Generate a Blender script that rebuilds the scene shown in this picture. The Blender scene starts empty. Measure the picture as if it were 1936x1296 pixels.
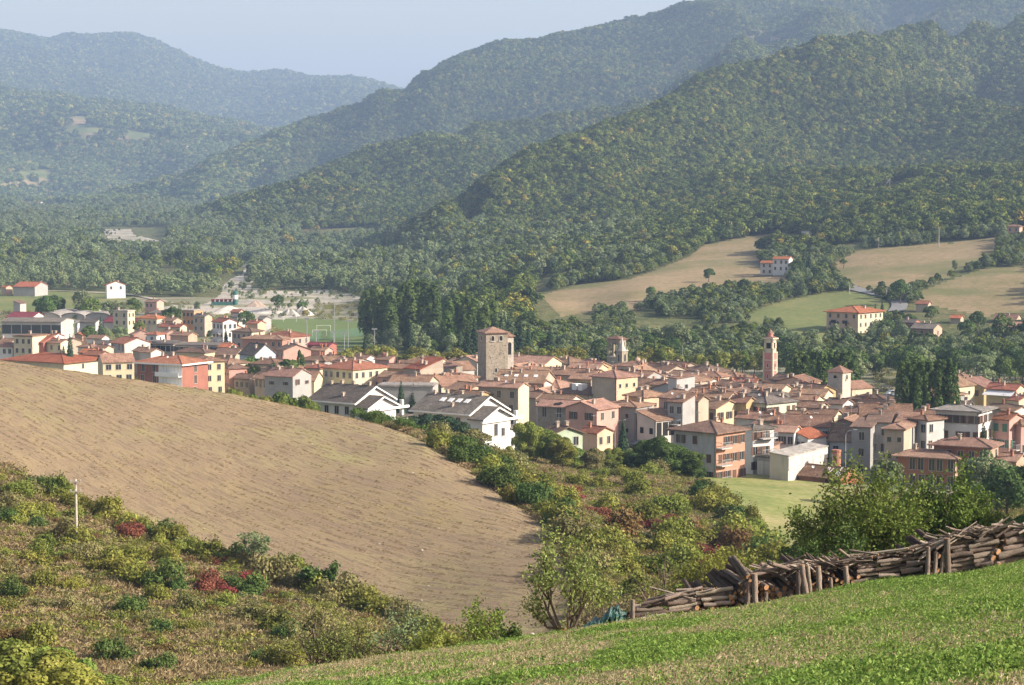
import bpy, math, random
import numpy as np
from mathutils import Vector, Matrix
R = math.radians
# ------------------------------------------------------------------ camera, world, sun, exposure
SC = bpy.context.scene
IW, IH, FOC = 1936.0, 1296.0, 4190.0      # photo size and focal length in its pixels
CAMZ = 60.0
PITCH = math.atan((648 - 345) / FOC)
cam_d = bpy.data.cameras.new("camera"); cam = bpy.data.objects.new("camera", cam_d)
SC.collection.objects.link(cam); SC.camera = cam
cam.location = (0, 0, CAMZ); cam.rotation_euler = (R(90) - PITCH, 0, 0)
cam_d.sensor_width = 36; cam_d.lens = FOC / IW * 36
cam_d.clip_start = 0.5; cam_d.clip_end = 40000
SUN_AZ_X, SUN_AZ_Y, SUN_EL = 0.972, -0.235, R(27)     # the sun stands right of and a little behind the camera
world = bpy.data.worlds.new("World"); SC.world = world; world.use_nodes = True
wn = world.node_tree; wn.nodes.clear()
sky = wn.nodes.new("ShaderNodeTexSky"); sky.sky_type = 'NISHITA'; sky.sun_disc = False
sky.sun_elevation = SUN_EL; sky.sun_rotation = math.atan2(SUN_AZ_X, SUN_AZ_Y)
sky.altitude = 300; sky.air_density = 1.0; sky.dust_density = 3.0; sky.ozone_density = 1.0
bg = wn.nodes.new("ShaderNodeBackground"); bg.inputs[1].default_value = 0.12
wo = wn.nodes.new("ShaderNodeOutputWorld")
wt = wn.nodes.new("ShaderNodeMix"); wt.data_type = 'RGBA'; wt.blend_type = 'MULTIPLY'; wt.inputs[0].default_value = 1; wt.inputs[7].default_value = (1.22, .99, .86, 1)
wn.links.new(sky.outputs[0], wt.inputs[6]); wn.links.new(wt.outputs[2], bg.inputs[0]); wn.links.new(bg.outputs[0], wo.inputs[0])
sun_d = bpy.data.lights.new("sun", 'SUN'); sun_d.energy = 4.9; sun_d.angle = R(0.5); sun_d.color = (1.0, 0.93, 0.82)
sun = bpy.data.objects.new("sun", sun_d); SC.collection.objects.link(sun)
sv = Vector((SUN_AZ_X * math.cos(SUN_EL), SUN_AZ_Y * math.cos(SUN_EL), math.sin(SUN_EL))).normalized()
sun.rotation_euler = sv.to_track_quat('Z', 'Y').to_euler()
sun.location = (200, -50, 400)
SC.view_settings.view_transform = 'Standard'; SC.view_settings.look = 'None'
SC.view_settings.gamma = 1; SC.view_settings.exposure = 0.95
SC.cycles.max_bounces = 5; SC.cycles.diffuse_bounces = 2; SC.cycles.transmission_bounces = 3
SC.cycles.transparent_max_bounces = 4; SC.cycles.volume_bounces = 0; SC.cycles.use_denoising = True
HAZE_DENSITY = 1.12e-4

# ------------------------------------------------------------------ helpers: pixels <-> ground
CP, SP = math.cos(PITCH), math.sin(PITCH)
def ae(u, v):
    cx = (u - IW / 2) / FOC; cy = (IH / 2 - v) / FOC; k = CP + cy * SP
    return cx / k, (cy * CP - SP) / k
def at(u, v, y):
    a, e = ae(u, v); return Vector((a * y, y, CAMZ + e * y))
def proj(x, y, z):
    zz = z - CAMZ; f = y * CP - zz * SP; up = y * SP + zz * CP
    return IW / 2 + FOC * x / f, IH / 2 - FOC * up / f
def srgb(r, g, b):
    f = lambda c: ((c / 255 + .055) / 1.055) ** 2.4 if c > 10 else c / 255 / 12.92
    return (f(r), f(g), f(b))

COL = SC.collection
def tag(o, label=None, cat=None, group=None, kind=None):
    if label: o["label"] = label
    if cat: o["category"] = cat
    if group: o["group"] = group
    if kind: o["kind"] = kind
    return o
def link(name, data, mat=None, parent=None):
    o = bpy.data.objects.new(name, data); COL.objects.link(o)
    if mat is not None and data is not None and hasattr(data, 'materials') and len(data.materials) == 0:
        for m in (mat if isinstance(mat, (list, tuple)) else [mat]): data.materials.append(m)
    if parent is not None: o.parent = parent
    return o
def empty(name, loc, rz=0):
    o = bpy.data.objects.new(name, None); COL.objects.link(o); o.location = loc; o.rotation_euler = (0, 0, rz)
    o.empty_display_size = 0.5; return o

def np_mesh(name, verts, faces, smooth=False, mat_idx=None, attrs=None):
    """faces: (n,k) int array (all of one size) or list of lists"""
    me = bpy.data.meshes.new(name)
    verts = np.asarray(verts, dtype=np.float32)
    if isinstance(faces, np.ndarray):
        n, k = faces.shape
        me.vertices.add(len(verts)); me.vertices.foreach_set("co", verts.ravel())
        me.loops.add(n * k); me.loops.foreach_set("vertex_index", faces.astype(np.int32).ravel())
        me.polygons.add(n); me.polygons.foreach_set("loop_start", np.arange(0, n * k, k, dtype=np.int32))
        me.polygons.foreach_set("loop_total", np.full(n, k, dtype=np.int32))
    else:
        me.from_pydata([tuple(map(float, v)) for v in verts], [], faces)
    if mat_idx is not None: me.polygons.foreach_set("material_index", np.asarray(mat_idx, dtype=np.int32))
    if smooth: me.polygons.foreach_set("use_smooth", np.ones(len(me.polygons), dtype=bool))
    for nm, (dom, typ, arr) in (attrs or {}).items():
        at_ = me.attributes.new(nm, typ, dom)
        at_.data.foreach_set("value" if typ == 'FLOAT' else ("color" if typ == 'FLOAT_COLOR' else "vector"), np.asarray(arr, dtype=np.float32).ravel())
    me.update(calc_edges=True)
    return me

class MB:
    """collects simple solids into one mesh, with material slots"""
    def __init__(s): s.v = []; s.f = []; s.m = []
    def add(s, verts, faces, m=0):
        o = len(s.v); s.v += [tuple(p) for p in verts]
        for f in faces: s.f.append([i + o for i in f]); s.m.append(m)
    def box(s, x0, x1, y0, y1, z0, z1, m=0):
        s.add([(x0,y0,z0),(x1,y0,z0),(x1,y1,z0),(x0,y1,z0),(x0,y0,z1),(x1,y0,z1),(x1,y1,z1),(x0,y1,z1)],
              [[0,3,2,1],[4,5,6,7],[0,1,5,4],[1,2,6,5],[2,3,7,6],[3,0,4,7]], m)
    def prism(s, poly, y0, y1, m=0):
        """polygon in xz extruded along y"""
        n = len(poly); s.add([(x,y0,z) for x,z in poly]+[(x,y1,z) for x,z in poly],
            [list(range(n)), list(range(2*n-1,n-1,-1))]+[[(i+1)%n,i,n+i,n+(i+1)%n] for i in range(n)], m)
    def tube(s, pts, rad, n=8, m=0, mc=None, rot=0):
        pts = [Vector(p) for p in pts]; rings = []
        for i, p in enumerate(pts):
            d = (pts[min(i+1,len(pts)-1)] - pts[max(i-1,0)]).normalized()
            a = Vector((0,0,1)) if abs(d.z) < .9 else Vector((1,0,0))
            x = d.cross(a).normalized(); y = d.cross(x)
            r = rad[i] if hasattr(rad, '__len__') else rad
            rings.append([p + x*math.cos(rot+2*math.pi*k/n)*r + y*math.sin(rot+2*math.pi*k/n)*r for k in range(n)])
        f = []
        for i in range(len(pts)-1):
            for k in range(n): f.append([i*n+k, i*n+(k+1)%n, (i+1)*n+(k+1)%n, (i+1)*n+k])
        s.add([q for r_ in rings for q in r_], f, m)
        b = len(s.v) - n*len(pts)
        s.f.append([b+k for k in range(n-1,-1,-1)]); s.m.append(m if mc is None else mc)
        s.f.append([b+(len(pts)-1)*n+k for k in range(n)]); s.m.append(m if mc is None else mc)
    def lathe(s, prof, n=12, m=0, cx=0, cy=0):
        pts = [(cx+r*math.cos(2*math.pi*k/n), cy+r*math.sin(2*math.pi*k/n), z) for r, z in prof for k in range(n)]
        f = []
        for i in range(len(prof)-1):
            for k in range(n): f.append([i*n+k, i*n+(k+1)%n, (i+1)*n+(k+1)%n, (i+1)*n+k])
        f.append(list(range(n-1,-1,-1))); f.append([(len(prof)-1)*n+k for k in range(n)])
        s.add(pts, f, m)
    def mesh(s, name, smooth=False):
        me = np_mesh(name, s.v, s.f, smooth); me.polygons.foreach_set("material_index", np.array(s.m, dtype=np.int32)); return me
    def build(s, name, mats, parent=None, smooth=False): return link(name, s.mesh(name, smooth), mats, parent)

# ------------------------------------------------------------------ materials
def N(nt, t, **k):
    n = nt.nodes.new("ShaderNode" + t)
    for a, b in k.items(): setattr(n, a, b)
    return n
def new_mat(name, rough=.85, spec=.25):
    m = bpy.data.materials.new(name); m.use_nodes = True; nt = m.node_tree
    b = nt.nodes["Principled BSDF"]; b.inputs["Roughness"].default_value = rough
    b.inputs["Specular IOR Level"].default_value = spec
    return m, nt, b
def coords(nt, kind="Object", scale=(1,1,1), rot=(0,0,0), rnd=False):
    tc = N(nt, "TexCoord"); mp = N(nt, "Mapping"); mp.inputs["Scale"].default_value = scale; mp.inputs["Rotation"].default_value = rot
    if kind == "World":
        g = N(nt, "NewGeometry"); nt.links.new(g.outputs["Position"], mp.inputs[0])
    else: nt.links.new(tc.outputs["Object"], mp.inputs[0])
    if rnd:
        oi = N(nt, "ObjectInfo"); ml = N(nt, "Math", operation='MULTIPLY'); ml.inputs[1].default_value = 137
        nt.links.new(oi.outputs["Random"], ml.inputs[0]); nt.links.new(ml.outputs[0], mp.inputs["Location"])
    return mp.outputs[0]
def noise(nt, vec, scale, detail=4, rough=.55, dist=0):
    n = N(nt, "TexNoise"); n.inputs["Scale"].default_value = scale; n.inputs["Detail"].default_value = detail
    n.inputs["Roughness"].default_value = rough; n.inputs["Distortion"].default_value = dist
    nt.links.new(vec, n.inputs["Vector"]); return n.outputs[0]
def ramp(nt, fac, stops):
    r = N(nt, "ValToRGB"); el = r.color_ramp.elements
    while len(el) < len(stops): el.new(.5)
    for e, (p, c) in zip(el, stops): e.position = p; e.color = (*c, 1) if len(c) == 3 else c
    nt.links.new(fac, r.inputs[0]); return r.outputs[0]
def g1(x): return (x, x, x)
def mixc(nt, fac, a, b, mode='MIX'):
    m = N(nt, "Mix", data_type='RGBA', blend_type=mode)
    for i, x in ((0, fac), (6, a), (7, b)):
        if hasattr(x, 'default_value') or hasattr(x, 'is_linked'): nt.links.new(x, m.inputs[i])
        elif i == 0: m.inputs[i].default_value = x
        else: m.inputs[i].default_value = (*x, 1)
    return m.outputs[2]
def bump(nt, b, h, strength=.5, dist=.1):
    n = N(nt, "Bump"); n.inputs["Strength"].default_value = strength; n.inputs["Distance"].default_value = dist
    nt.links.new(h, n.inputs["Height"]); nt.links.new(n.outputs[0], b.inputs["Normal"])
def shift(nt, col, amt=.25, hue=.02):
    """per-object value and hue wander"""
    oi = N(nt, "ObjectInfo"); hs = N(nt, "HueSaturation")
    mr = N(nt, "MapRange"); mr.inputs[3].default_value = 1 - amt; mr.inputs[4].default_value = 1 + amt
    mh = N(nt, "MapRange"); mh.inputs[3].default_value = .5 - hue; mh.inputs[4].default_value = .5 + hue
    f = N(nt, "Math", operation='FRACT'); g = N(nt, "Math", operation='MULTIPLY'); g.inputs[1].default_value = 17.3
    nt.links.new(oi.outputs["Random"], g.inputs[0]); nt.links.new(g.outputs[0], f.inputs[0])
    nt.links.new(oi.outputs["Random"], mr.inputs[0]); nt.links.new(f.outputs[0], mh.inputs[0])
    nt.links.new(mr.outputs[0], hs.inputs["Value"]); nt.links.new(mh.outputs[0], hs.inputs["Hue"]); nt.links.new(col, hs.inputs["Color"])
    return hs.outputs[0]
def simple(name, c, rough=.8, var=.0, scale=2, spec=.25, metal=0):
    m, nt, b = new_mat(name, rough, spec); b.inputs["Metallic"].default_value = metal
    if var:
        f = noise(nt, coords(nt, rnd=True), scale, 5)
        nt.links.new(ramp(nt, f, [(.3, tuple(x*(1-var) for x in c)), (.7, tuple(min(1, x*(1+var)) for x in c))]), b.inputs["Base Color"])
    else: b.inputs["Base Color"].default_value = (*c, 1)
    return m
def ground(name, stops, s1, s2, detail=8, bs=.4, bd=.3, s3=None, c3=None):
    """ground material: stops over mixed noises of world scale s1 (broad) and s2 (fine)"""
    m, nt, b = new_mat(name, .95, .1); w = coords(nt, "World")
    a = noise(nt, w, s1, 6, .6); c = noise(nt, w, s2, detail, .65)
    f = mixc(nt, .5, a, c)
    fac = N(nt, "RGBToBW"); nt.links.new(f, fac.inputs[0])
    col = ramp(nt, fac.outputs[0], stops)
    if s3:
        col = mixc(nt, ramp(nt, noise(nt, w, s3, 5, .6), [(.5, g1(0)), (.62, g1(1))]), col, c3)
    nt.links.new(col, b.inputs["Base Color"]); bump(nt, b, c, bs, bd)
    return m
# ------------------------------------------------------------------ terrain: control lines as seen (u, v, distance)
CAN = 6.0                                   # canopy height standing on wooded ridges
# value noise for relief
_rs = np.random.RandomState(5); NT = _rs.rand(256, 256)
def vnoise(x, y):
    xi = np.floor(x).astype(int); yi = np.floor(y).astype(int); fx = x-xi; fy = y-yi
    fx = fx*fx*(3-2*fx); fy = fy*fy*(3-2*fy)
    a = NT[xi&255, yi&255]; b = NT[(xi+1)&255, yi&255]; c = NT[xi&255, (yi+1)&255]; d = NT[(xi+1)&255, (yi+1)&255]
    return (a*(1-fx)+b*fx)*(1-fy) + (c*(1-fx)+d*fx)*fy
def fbm(x, y, o=4):
    s = 0; w = .5
    for i in range(o): s = s + w*vnoise(x*2**i+17*i, y*2**i+31*i); w *= .5
    return s/(1-.5**o)
def relief(x, y, z):
    m = np.clip((z-12)/60, 0, 1) * np.clip((y-1250)/900, 0, 1)
    rid = 1-np.abs(2*fbm(x/560+.45*y/560+40, y/900+9, 3)-1)*2
    rid2 = 1-np.abs(2*fbm(x/120+11, y/210+3, 3)-1)*2
    amp = np.clip(y/2600, .5, 1.5)
    far_ = 1 - .75*np.clip((y-4300)/1500, 0, 1)
    return far_*m*((rid-.80)*62*amp + (rid2-.6)*7*amp) + np.clip((y-60)/80,0,1)*(fbm(x/19, y/23, 3)-.5)*1.1*np.clip((420-y)/60,0,1)
def dens(line, step=70, can=0):
    out = []
    for (u0,v0,d0),(u1,v1,d1) in zip(line, line[1:]):
        n = max(1, int(abs(u1-u0)/step))
        for i in range(n):
            t = i/n; out.append((u0+(u1-u0)*t, v0+(v1-v0)*t, d0+(d1-d0)*t))
    out.append(line[-1])
    return [(u, v + can*FOC/d, d) for u,v,d in out]
def comp(line):
    """lift ridge points by what the relief will take away there, so the skyline stays where it is seen"""
    out = []
    for u, v, d in line:
        a, e = ae(u, v); z = CAMZ + e*d; r = float(relief(np.array([a*d]), np.array([float(d)]), np.array([z]))[0]); out.append((u, v + r*FOC/d, d))
    return out
def flat(z, d, us=(-900,-400,0,250,500,750,1000,1250,1500,1750,1936,2300,2800)):
    return [(u, 345 + (CAMZ-z)*FOC/d, d) for u in us]
crest1 = [(-900,1480,40),(-400,1400,43),(350,1300,47),(700,1258,49),(1060,1217,50),(1300,1181,50.5),(1600,1137,50.5),(1936,1082,50.5),(2400,1005,50),(2800,940,50)]
brown_lo = [(-600,800,245),(-300,830,240),(0,880,235),(100,930,230),(200,970,225),(400,1045,215),(550,1095,205),(640,1120,200),(760,1170,190),(900,1212,175),(1060,1222,168)]
brown_hi = [(-600,640,330),(-300,660,320),(0,682,305),(200,709,300),(440,747,290),(600,777,280),(700,802,270),(800,842,255),(900,907,240),(960,952,228),(1030,1002,215),(1075,1060,200)]
pts = []
for y in (30, 36, 43):                       # the hay field the camera stands on
    for a in (-.8,-.5,-.3,-.15,0,.1,.2,.3,.5,.8):
        z = 58.4 - .177*y + .148*a*y
        pts.append((a, math.log(y), z/y))
def addl(lst):
    for u,v,d in lst:
        a, e = ae(u, v); pts.append((a, math.log(d), e + CAMZ/d))
addl(dens(crest1, 60))
addl([(u, v+75, 57) for u,v,d in dens(crest1, 90)])
addl([(u, v+165, 78) for u,v,d in dens(crest1, 250)])
addl(dens([(-900,1420,120),(0,1330,128),(350,1330,130),(700,1300,135),(1060,1280,140),(1250,1235,145),(1500,1190,150),(1936,1150,150),(2800,1100,150)],150))
addl(dens([(-500,1050,190),(0,1100,188),(300,1150,178),(600,1200,168),(1000,1245,158)],100))
addl(dens(brown_lo, 60)); addl(dens([(1060,1222,168),(1200,1180,165),(1350,1105,190),(1480,1065,215),(1600,1045,225),(1936,1010,235),(2800,960,240)],100))
addl(dens(brown_hi, 50))
addl(dens([(-600,760,420),(0,830,400),(300,860,395),(500,860,395),(684,842,405),(850,862,400)],90))
addl([(0,770,350),(300,800,340),(500,815,335),(620,820,330),(720,835,325),(820,850,320),(900,870,330),(1000,872,360),(950,890,290),(1060,960,260),(1100,900,350),(1100,960,280),(1200,1010,240),(1330,1085,205),(1200,900,340),(1250,950,290),(1300,1000,255)])
addl([(1340,900,385),(1450,905,385),(1540,932,360),(1450,950,320),(1450,1000,275),(1460,1050,235),(1560,1000,280),(1700,985,300),(1900,985,300),(2400,950,320),(1640,925,370)])
addl([(1200,893,400),(1350,893,402),(1500,895,400),(1650,915,392),(1760,922,385),(1936,905,395),(2500,900,400)])
addl(flat(7,450)); addl(flat(3.5,530,(-900,0,400,800,1000,1250,1500,1750,1936,2400)))
addl(flat(1.5,620,(-900,0,400,800,1200,1500,1750,1936,2400))); addl(flat(0.5,720,(-900,0,400,700,1000,1300,1600,1936,2600)))
addl(flat(0,880,(-900,-300,0,250,500,750))); addl(flat(0,1150,(-900,-300,0,250,500,650))); addl(flat(0.5,1500,(-900,-300,0,250,450,600)))
addl(flat(4,2000,(-900,-300,0,200,400,540))); addl(flat(12,2700,(-900,-300,0,150)));
# slopes across the river, right
addl([(1620,632,815),(1500,640,800),(1350,640,800),(1200,640,800),(1050,632,800),(900,640,800),(1800,630,810),(1936,625,810),(2500,600,820),
 (1600,552,950),(1540,502,1080),(1700,482,1080),(1900,452,1100),(1430,452,1250),(1300,492,1150),(1100,580,950),(1000,590,900),(850,600,920),(1200,560,960),(1300,620,850),(1450,585,900),
 (1936,562,900),(1700,562,920),(2500,480,950),(1900,402,1250),(1650,412,1250),(1400,402,1400),(1000,505,1250),(1150,470,1300),(820,520,1350),(1936,332,1500),(2500,250,1500),(1600,345,1600),(1300,392,1550),(1000,440,1550),(740,488,1550),(700,500,1400)])
ridge3 = [(690,478,1600),(740,445,1600),(850,375,1700),(1000,295,1850),(1200,212,2100),(1400,125,2400),(1560,72,2600),(1760,45,2900),(1936,30,3100),(2400,-20,3300),(2900,-40,3300)]
ridge3 = [(u, v, d*(.94 if u > 800 else 1)) for u, v, d in ridge3]
addl(comp(dens(ridge3, 60, CAN)))
addl([(1200,350,1750),(1400,250,1950),(1560,245,2080),(1640,300,1900),(1700,200,2250),(1800,265,1950),(1936,215,2200),(1850,130,2600),(1050,360,1700),(880,440,1600),(2500,100,2200),(1500,150,2300),(1400,330,1720),(1280,300,1850)])
addl(dens([(690,482,1780),(850,445,1950),(1000,405,2150),(1200,335,2450),(1400,245,2750),(1600,180,2950),(1936,130,3400),(2600,80,3600)],110))
ridge2 = [(335,436,2250),(420,394,2400),(560,337,2550),(690,293,2700),(800,258,2850),(900,235,3000),(1060,215,3100),(1200,185,3200),(1300,135,3350),(1400,62,3500),(1500,75,3500),(1620,100,3600)]
addl(comp(dens(ridge2, 60, CAN)))
addl([(340,452,2080),(450,462,2000),(600,468,1980),(680,470,1900),(560,410,2250),(700,380,2350),(850,340,2500),(1000,290,2700),(1150,260,2850)])
addl([(250,410,2900),(400,402,2850),(520,365,3100),(650,325,3200),(800,290,3300),(950,255,3450),(1150,215,3600),(1300,175,3800),(1450,130,3900),(1650,120,4000)])
ridge1 = [(100,380,3850),(240,357,3900),(300,332,3950),(400,292,4000),(520,242,4100),(640,200,4200),(720,165,4200),(800,130,4300),(870,105,4300),(950,78,4400),(1050,62,4500),(1130,50,4600),(1200,30,4600),(1310,0,4700),(1500,-45,4800),(1936,-110,5000),(2500,-150,5000)]
addl(comp(dens(ridge1, 60, CAN+3)))
addl([(60,398,3400),(250,392,3450),(350,372,3500),(480,325,3700),(600,270,3800),(750,225,3850),(900,180,3900),(1050,140,4000),(1250,90,4200),(1450,40,4300),(1700,20,4400),(1936,-20,4400),(700,262,3550),(900,210,3650)])
addl(dens([(100,372,4500),(300,362,4600),(450,345,4800),(600,320,5000),(720,300,5100),(1000,220,5200),(1500,120,5400),(2300,80,5500)],150))
# left hills and the far range
addl([(-500,370,3800),(0,375,3800),(-500,320,4400),(0,332,4250),(100,345,4150),(180,335,4400),(0,292,4700),(200,300,4750),(330,302,4850),(400,285,5100),(450,268,5250),(0,237,5350),(100,243,5300),(250,252,5350),(330,262,5300),
 (-500,200,5700),(0,217,5650),(150,214,5650),(300,228,5700),(420,252,5750),(520,262,5900),(620,270,5900)])
addl(dens([(-700,110,6300),(-200,140,6300),(0,168,6300),(100,184,6350),(300,203,6500),(450,229,6600),(560,252,6800),(750,290,6900)],100))
addl(dens([(-700,160,6900),(0,215,6900),(300,240,7000),(480,265,7200),(620,260,7400),(800,280,7500)],140))
addl(dens([(420,258,7500),(500,235,7600),(600,192,7800),(650,180,7900),(720,185,8000),(900,230,8000)],70))
addl(dens([(-700,150,7600),(0,140,7700),(200,170,7700),(300,200,7800)],140))
far = [(-700,10,9500),(-300,30,9500),(0,57,9500),(30,61,9500),(60,70,9500),(95,77,9500),(130,63,9500),(200,65,9500),(250,63,9500),(300,80,9500),(340,99,9500),(380,118,9500),(450,138,9500),(520,134,9500),(560,140,9500),(600,152,9500),(660,155,9500),(680,150,9500),(715,166,9500),(800,190,9500),(1100,220,9500),(2300,200,9500)]
addl(comp(dens(far, 45, 8))); addl([(u, v+110, 11500) for u,v,d in dens(far,140)]); addl([(u, v+130, 14500) for u,v,d in dens(far,200)])
addl([(0,105,8600),(100,120,8500),(200,130,8500),(300,150,8500),(450,180,8500),(560,165,8700)])

PT = np.array(pts); KA = 5.0
C_ = np.stack([PT[:,0]*KA, PT[:,1]], 1)
def kern(A, B): return np.sqrt(((A[:,None,:]-B[None,:,:])**2).sum(2) + 1e-5)
n_ = len(C_)
K_ = kern(C_, C_) - np.eye(n_)*3e-4
P_ = np.concatenate([np.ones((n_,1)), C_], 1)
A_ = np.block([[K_, P_],[P_.T, np.zeros((3,3))]])
W_ = np.linalg.solve(A_, np.concatenate([PT[:,2], np.zeros(3)]))
# coarse evaluation table
TA = np.linspace(-.62, .62, 373); TL = np.linspace(math.log(3.5), math.log(14600), 521)
tab = np.zeros((len(TL), len(TA)))
for i, l in enumerate(TL):
    q = np.stack([TA*KA, np.full(len(TA), l)], 1)
    tab[i] = kern(q, C_) @ W_[:n_] + W_[n_] + q @ W_[n_+1:]
def gz(x, y):
    """ground height"""
    x = np.asarray(x, dtype=float); y = np.maximum(np.asarray(y, dtype=float), 3.6)
    a = np.clip(x/y, TA[0]+1e-6, TA[-1]-1e-6); l = np.clip(np.log(y), TL[0], TL[-1]-1e-6)
    fi = (a-TA[0])/(TA[1]-TA[0]); fj = (l-TL[0])/(TL[1]-TL[0])
    i = np.minimum(fi.astype(int), len(TA)-2); j = np.minimum(fj.astype(int), len(TL)-2); fi = fi-i; fj = fj-j
    q = (tab[j,i]*(1-fi)+tab[j,i+1]*fi)*(1-fj) + (tab[j+1,i]*(1-fi)+tab[j+1,i+1]*fi)*fj
    z = q*y
    pl = 58.4 - .177*y + .148*x; w = np.clip((y-44)/7, 0, 1); w = w*w*(3-2*w)
    z = pl*(1-w) + z*w
    return z + relief(x, y, z)
def solve(u, v, h=0, y0=300, y1=14000, n=4000):
    """distance at which the view ray through (u,v) is h above the ground (first time it comes down to it)"""
    a, e = ae(u, v); ys = np.exp(np.linspace(math.log(y0), math.log(y1), n))
    g = CAMZ + e*ys - h - gz(a*ys, ys)
    k = np.where(g <= 0)[0]
    if len(k) == 0: return y1
    k = k[0]
    if k == 0: return y0
    t = g[k-1]/(g[k-1]-g[k]); return ys[k-1] + t*(ys[k]-ys[k-1])
def gpoint(u, v, y0=55): 
    y = solve(u, v, 0, y0); p = at(u, v, y); p.z = float(gz(p.x, p.y)); return p

def inpoly(u, v, poly):
    r = np.zeros(np.shape(u), bool); n = len(poly)
    for i in range(n):
        x0,y0 = poly[i]; x1,y1 = poly[(i+1)%n]
        c = ((y0 > v) != (y1 > v)); 
        with np.errstate(divide='ignore', invalid='ignore'): xx = (x1-x0)*(v-y0)/((y1-y0) if y1 != y0 else 1e-9)+x0
        r ^= c & (u < xx)
    return r
P_BROWN = [(u,v) for u,v,d in brown_hi] + [(1100,1150)] + [(u,v) for u,v,d in brown_lo][::-1]
P_BROWN[0] = (-600,560); P_BROWN = [(u,(v-8 if i < len(brown_hi) else v)) for i,(u,v) in enumerate(P_BROWN)]
P_MEADOW = [(1325,888),(1400,890),(1480,903),(1560,915),(1660,930),(1640,1000),(1540,1060),(1480,1068),(1430,1000),(1380,950),(1330,910)]
DRY = [[(150,262),(185,255),(190,268),(160,272)],[(300,300),(330,305),(325,318),(295,312)],[(1820,345),(1990,330),(1990,352),(1840,360)],[(1020,560),(1100,538),(1190,530),(1250,508),(1300,488),(1330,465),(1400,452),(1470,440),(1550,450),(1545,470),(1440,475),(1440,505),(1480,518),(1500,530),(1440,548),(1330,556),(1250,560),(1200,590),(1130,588),(1060,600)],
       [(1575,500),(1620,478),(1700,470),(1800,462),(1895,448),(1880,500),(1830,510),(1760,540),(1700,560),(1640,552),(1590,530)],
       [(1720,560),(1800,530),(1860,510),(1990,500),(1990,590),(1860,600),(1760,580)],
       [(1600,375),(1700,345),(1760,352),(1700,372),(1630,392)],[(1900,395),(1990,380),(1990,410),(1900,412)],
       [(840,560),(960,545),(1000,552),(960,570),(880,580)],[(380,400),(410,372),(400,400),(345,418)],
       [(0,350),(60,346),(125,352),(60,362),(0,362)],[(210,262),(270,264),(300,278),(240,276)],[(100,228),(150,222),(190,232),(140,240)],
       [(20,385),(60,382),(70,388),(20,392)],[(1695,46),(1770,38),(1770,46),(1700,54)],[(40,562),(50,562),(50,566),(40,566)]]
GREEN = [[(1395,605),(1450,580),(1510,565),(1580,552),(1640,556),(1680,575),(1680,600),(1640,640),(1540,640),(1480,622)],
       [(-200,548),(60,548),(140,551),(250,553),(250,562),(170,588),(0,590),(-200,590)],[(85,248),(150,238),(215,250),(200,262),(110,258)],[(235,250),(310,254),(330,266),(245,266)],[(20,330),(90,322),(120,338),(40,345)]]
P_PLOUGH2 = [(70,532),(185,531),(190,541),(75,540)]
P_PITCH = [(494,607),(560,603),(640,606),(690,612),(715,640),(710,662),(560,662),(560,640)]
P_RIVER = [[(417,556),(421,541),(434,529),(455,519),(463,506),(478,500),(482,505),(470,518),(476,532),(472,546),(500,549),(560,553),(620,548),(660,556),(690,566),(650,572),(588,577),(600,590),(590,608),(520,612),(440,600),(390,592),(330,588),(300,585),(320,579),(380,577),(400,570)],
       [(194,434),(246,434),(250,444),(300,456),(302,461),(250,463),(205,460)],[(455,505),(470,492),(478,492),(470,508)]]
# grid: rays by rows
ga = np.concatenate([np.linspace(-.60,-.262,90,endpoint=False), np.linspace(-.262,.262,760), np.linspace(.262,.60,91)[1:]])
gl = np.concatenate([np.linspace(math.log(4), math.log(60), 150, endpoint=False), np.linspace(math.log(60), math.log(700), 330, endpoint=False), np.linspace(math.log(700), math.log(14500), 420)])
GA, GL = np.meshgrid(ga, gl); GY = np.exp(GL); GX = GA*GY; GZ = gz(GX, GY)
GU, GV = proj(GX, GY, GZ)
reg = np.zeros(GX.shape, int)                   # 0 woodland floor
reg[(GY < 440)] = 2                             # 2 scrub hillside
reg[(GY > 400) & (GY < 640) ] = 5               # 5 town ground
reg[(GY >= 640) & (GY < 1160) & (GU < 690)] = 5
reg[(GY >= 640) & (GY < 700) & (GU < 1990)] = 5
reg[(GY > 360) & (GY < 440) & (GU > 1320)] = 5
c1u = [p[0] for p in crest1]; c1d = [p[2] for p in crest1]
reg[GY < np.interp(GU, c1u, c1d)+2.5] = 1       # 1 hay field
reg[inpoly(GU, GV, P_BROWN) & (GY > 150) & (GY < 335)] = 3
reg[inpoly(GU, GV, P_MEADOW) & (GY > 210) & (GY < 410)] = 4
for p in DRY: reg[inpoly(GU, GV, p) & (GY > 780)] = 6
for p in GREEN: reg[inpoly(GU, GV, p) & (GY > 780)] = 7
for p in P_RIVER: reg[inpoly(GU, GV, p) & (GY > 780)] = 8
reg[inpoly(GU, GV, P_PITCH) & (GY > 780) & (GY < 1100)] = 9
reg[inpoly(GU, GV, P_PLOUGH2) & (GY > 780) & (GY < 1700)] = 10

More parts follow.
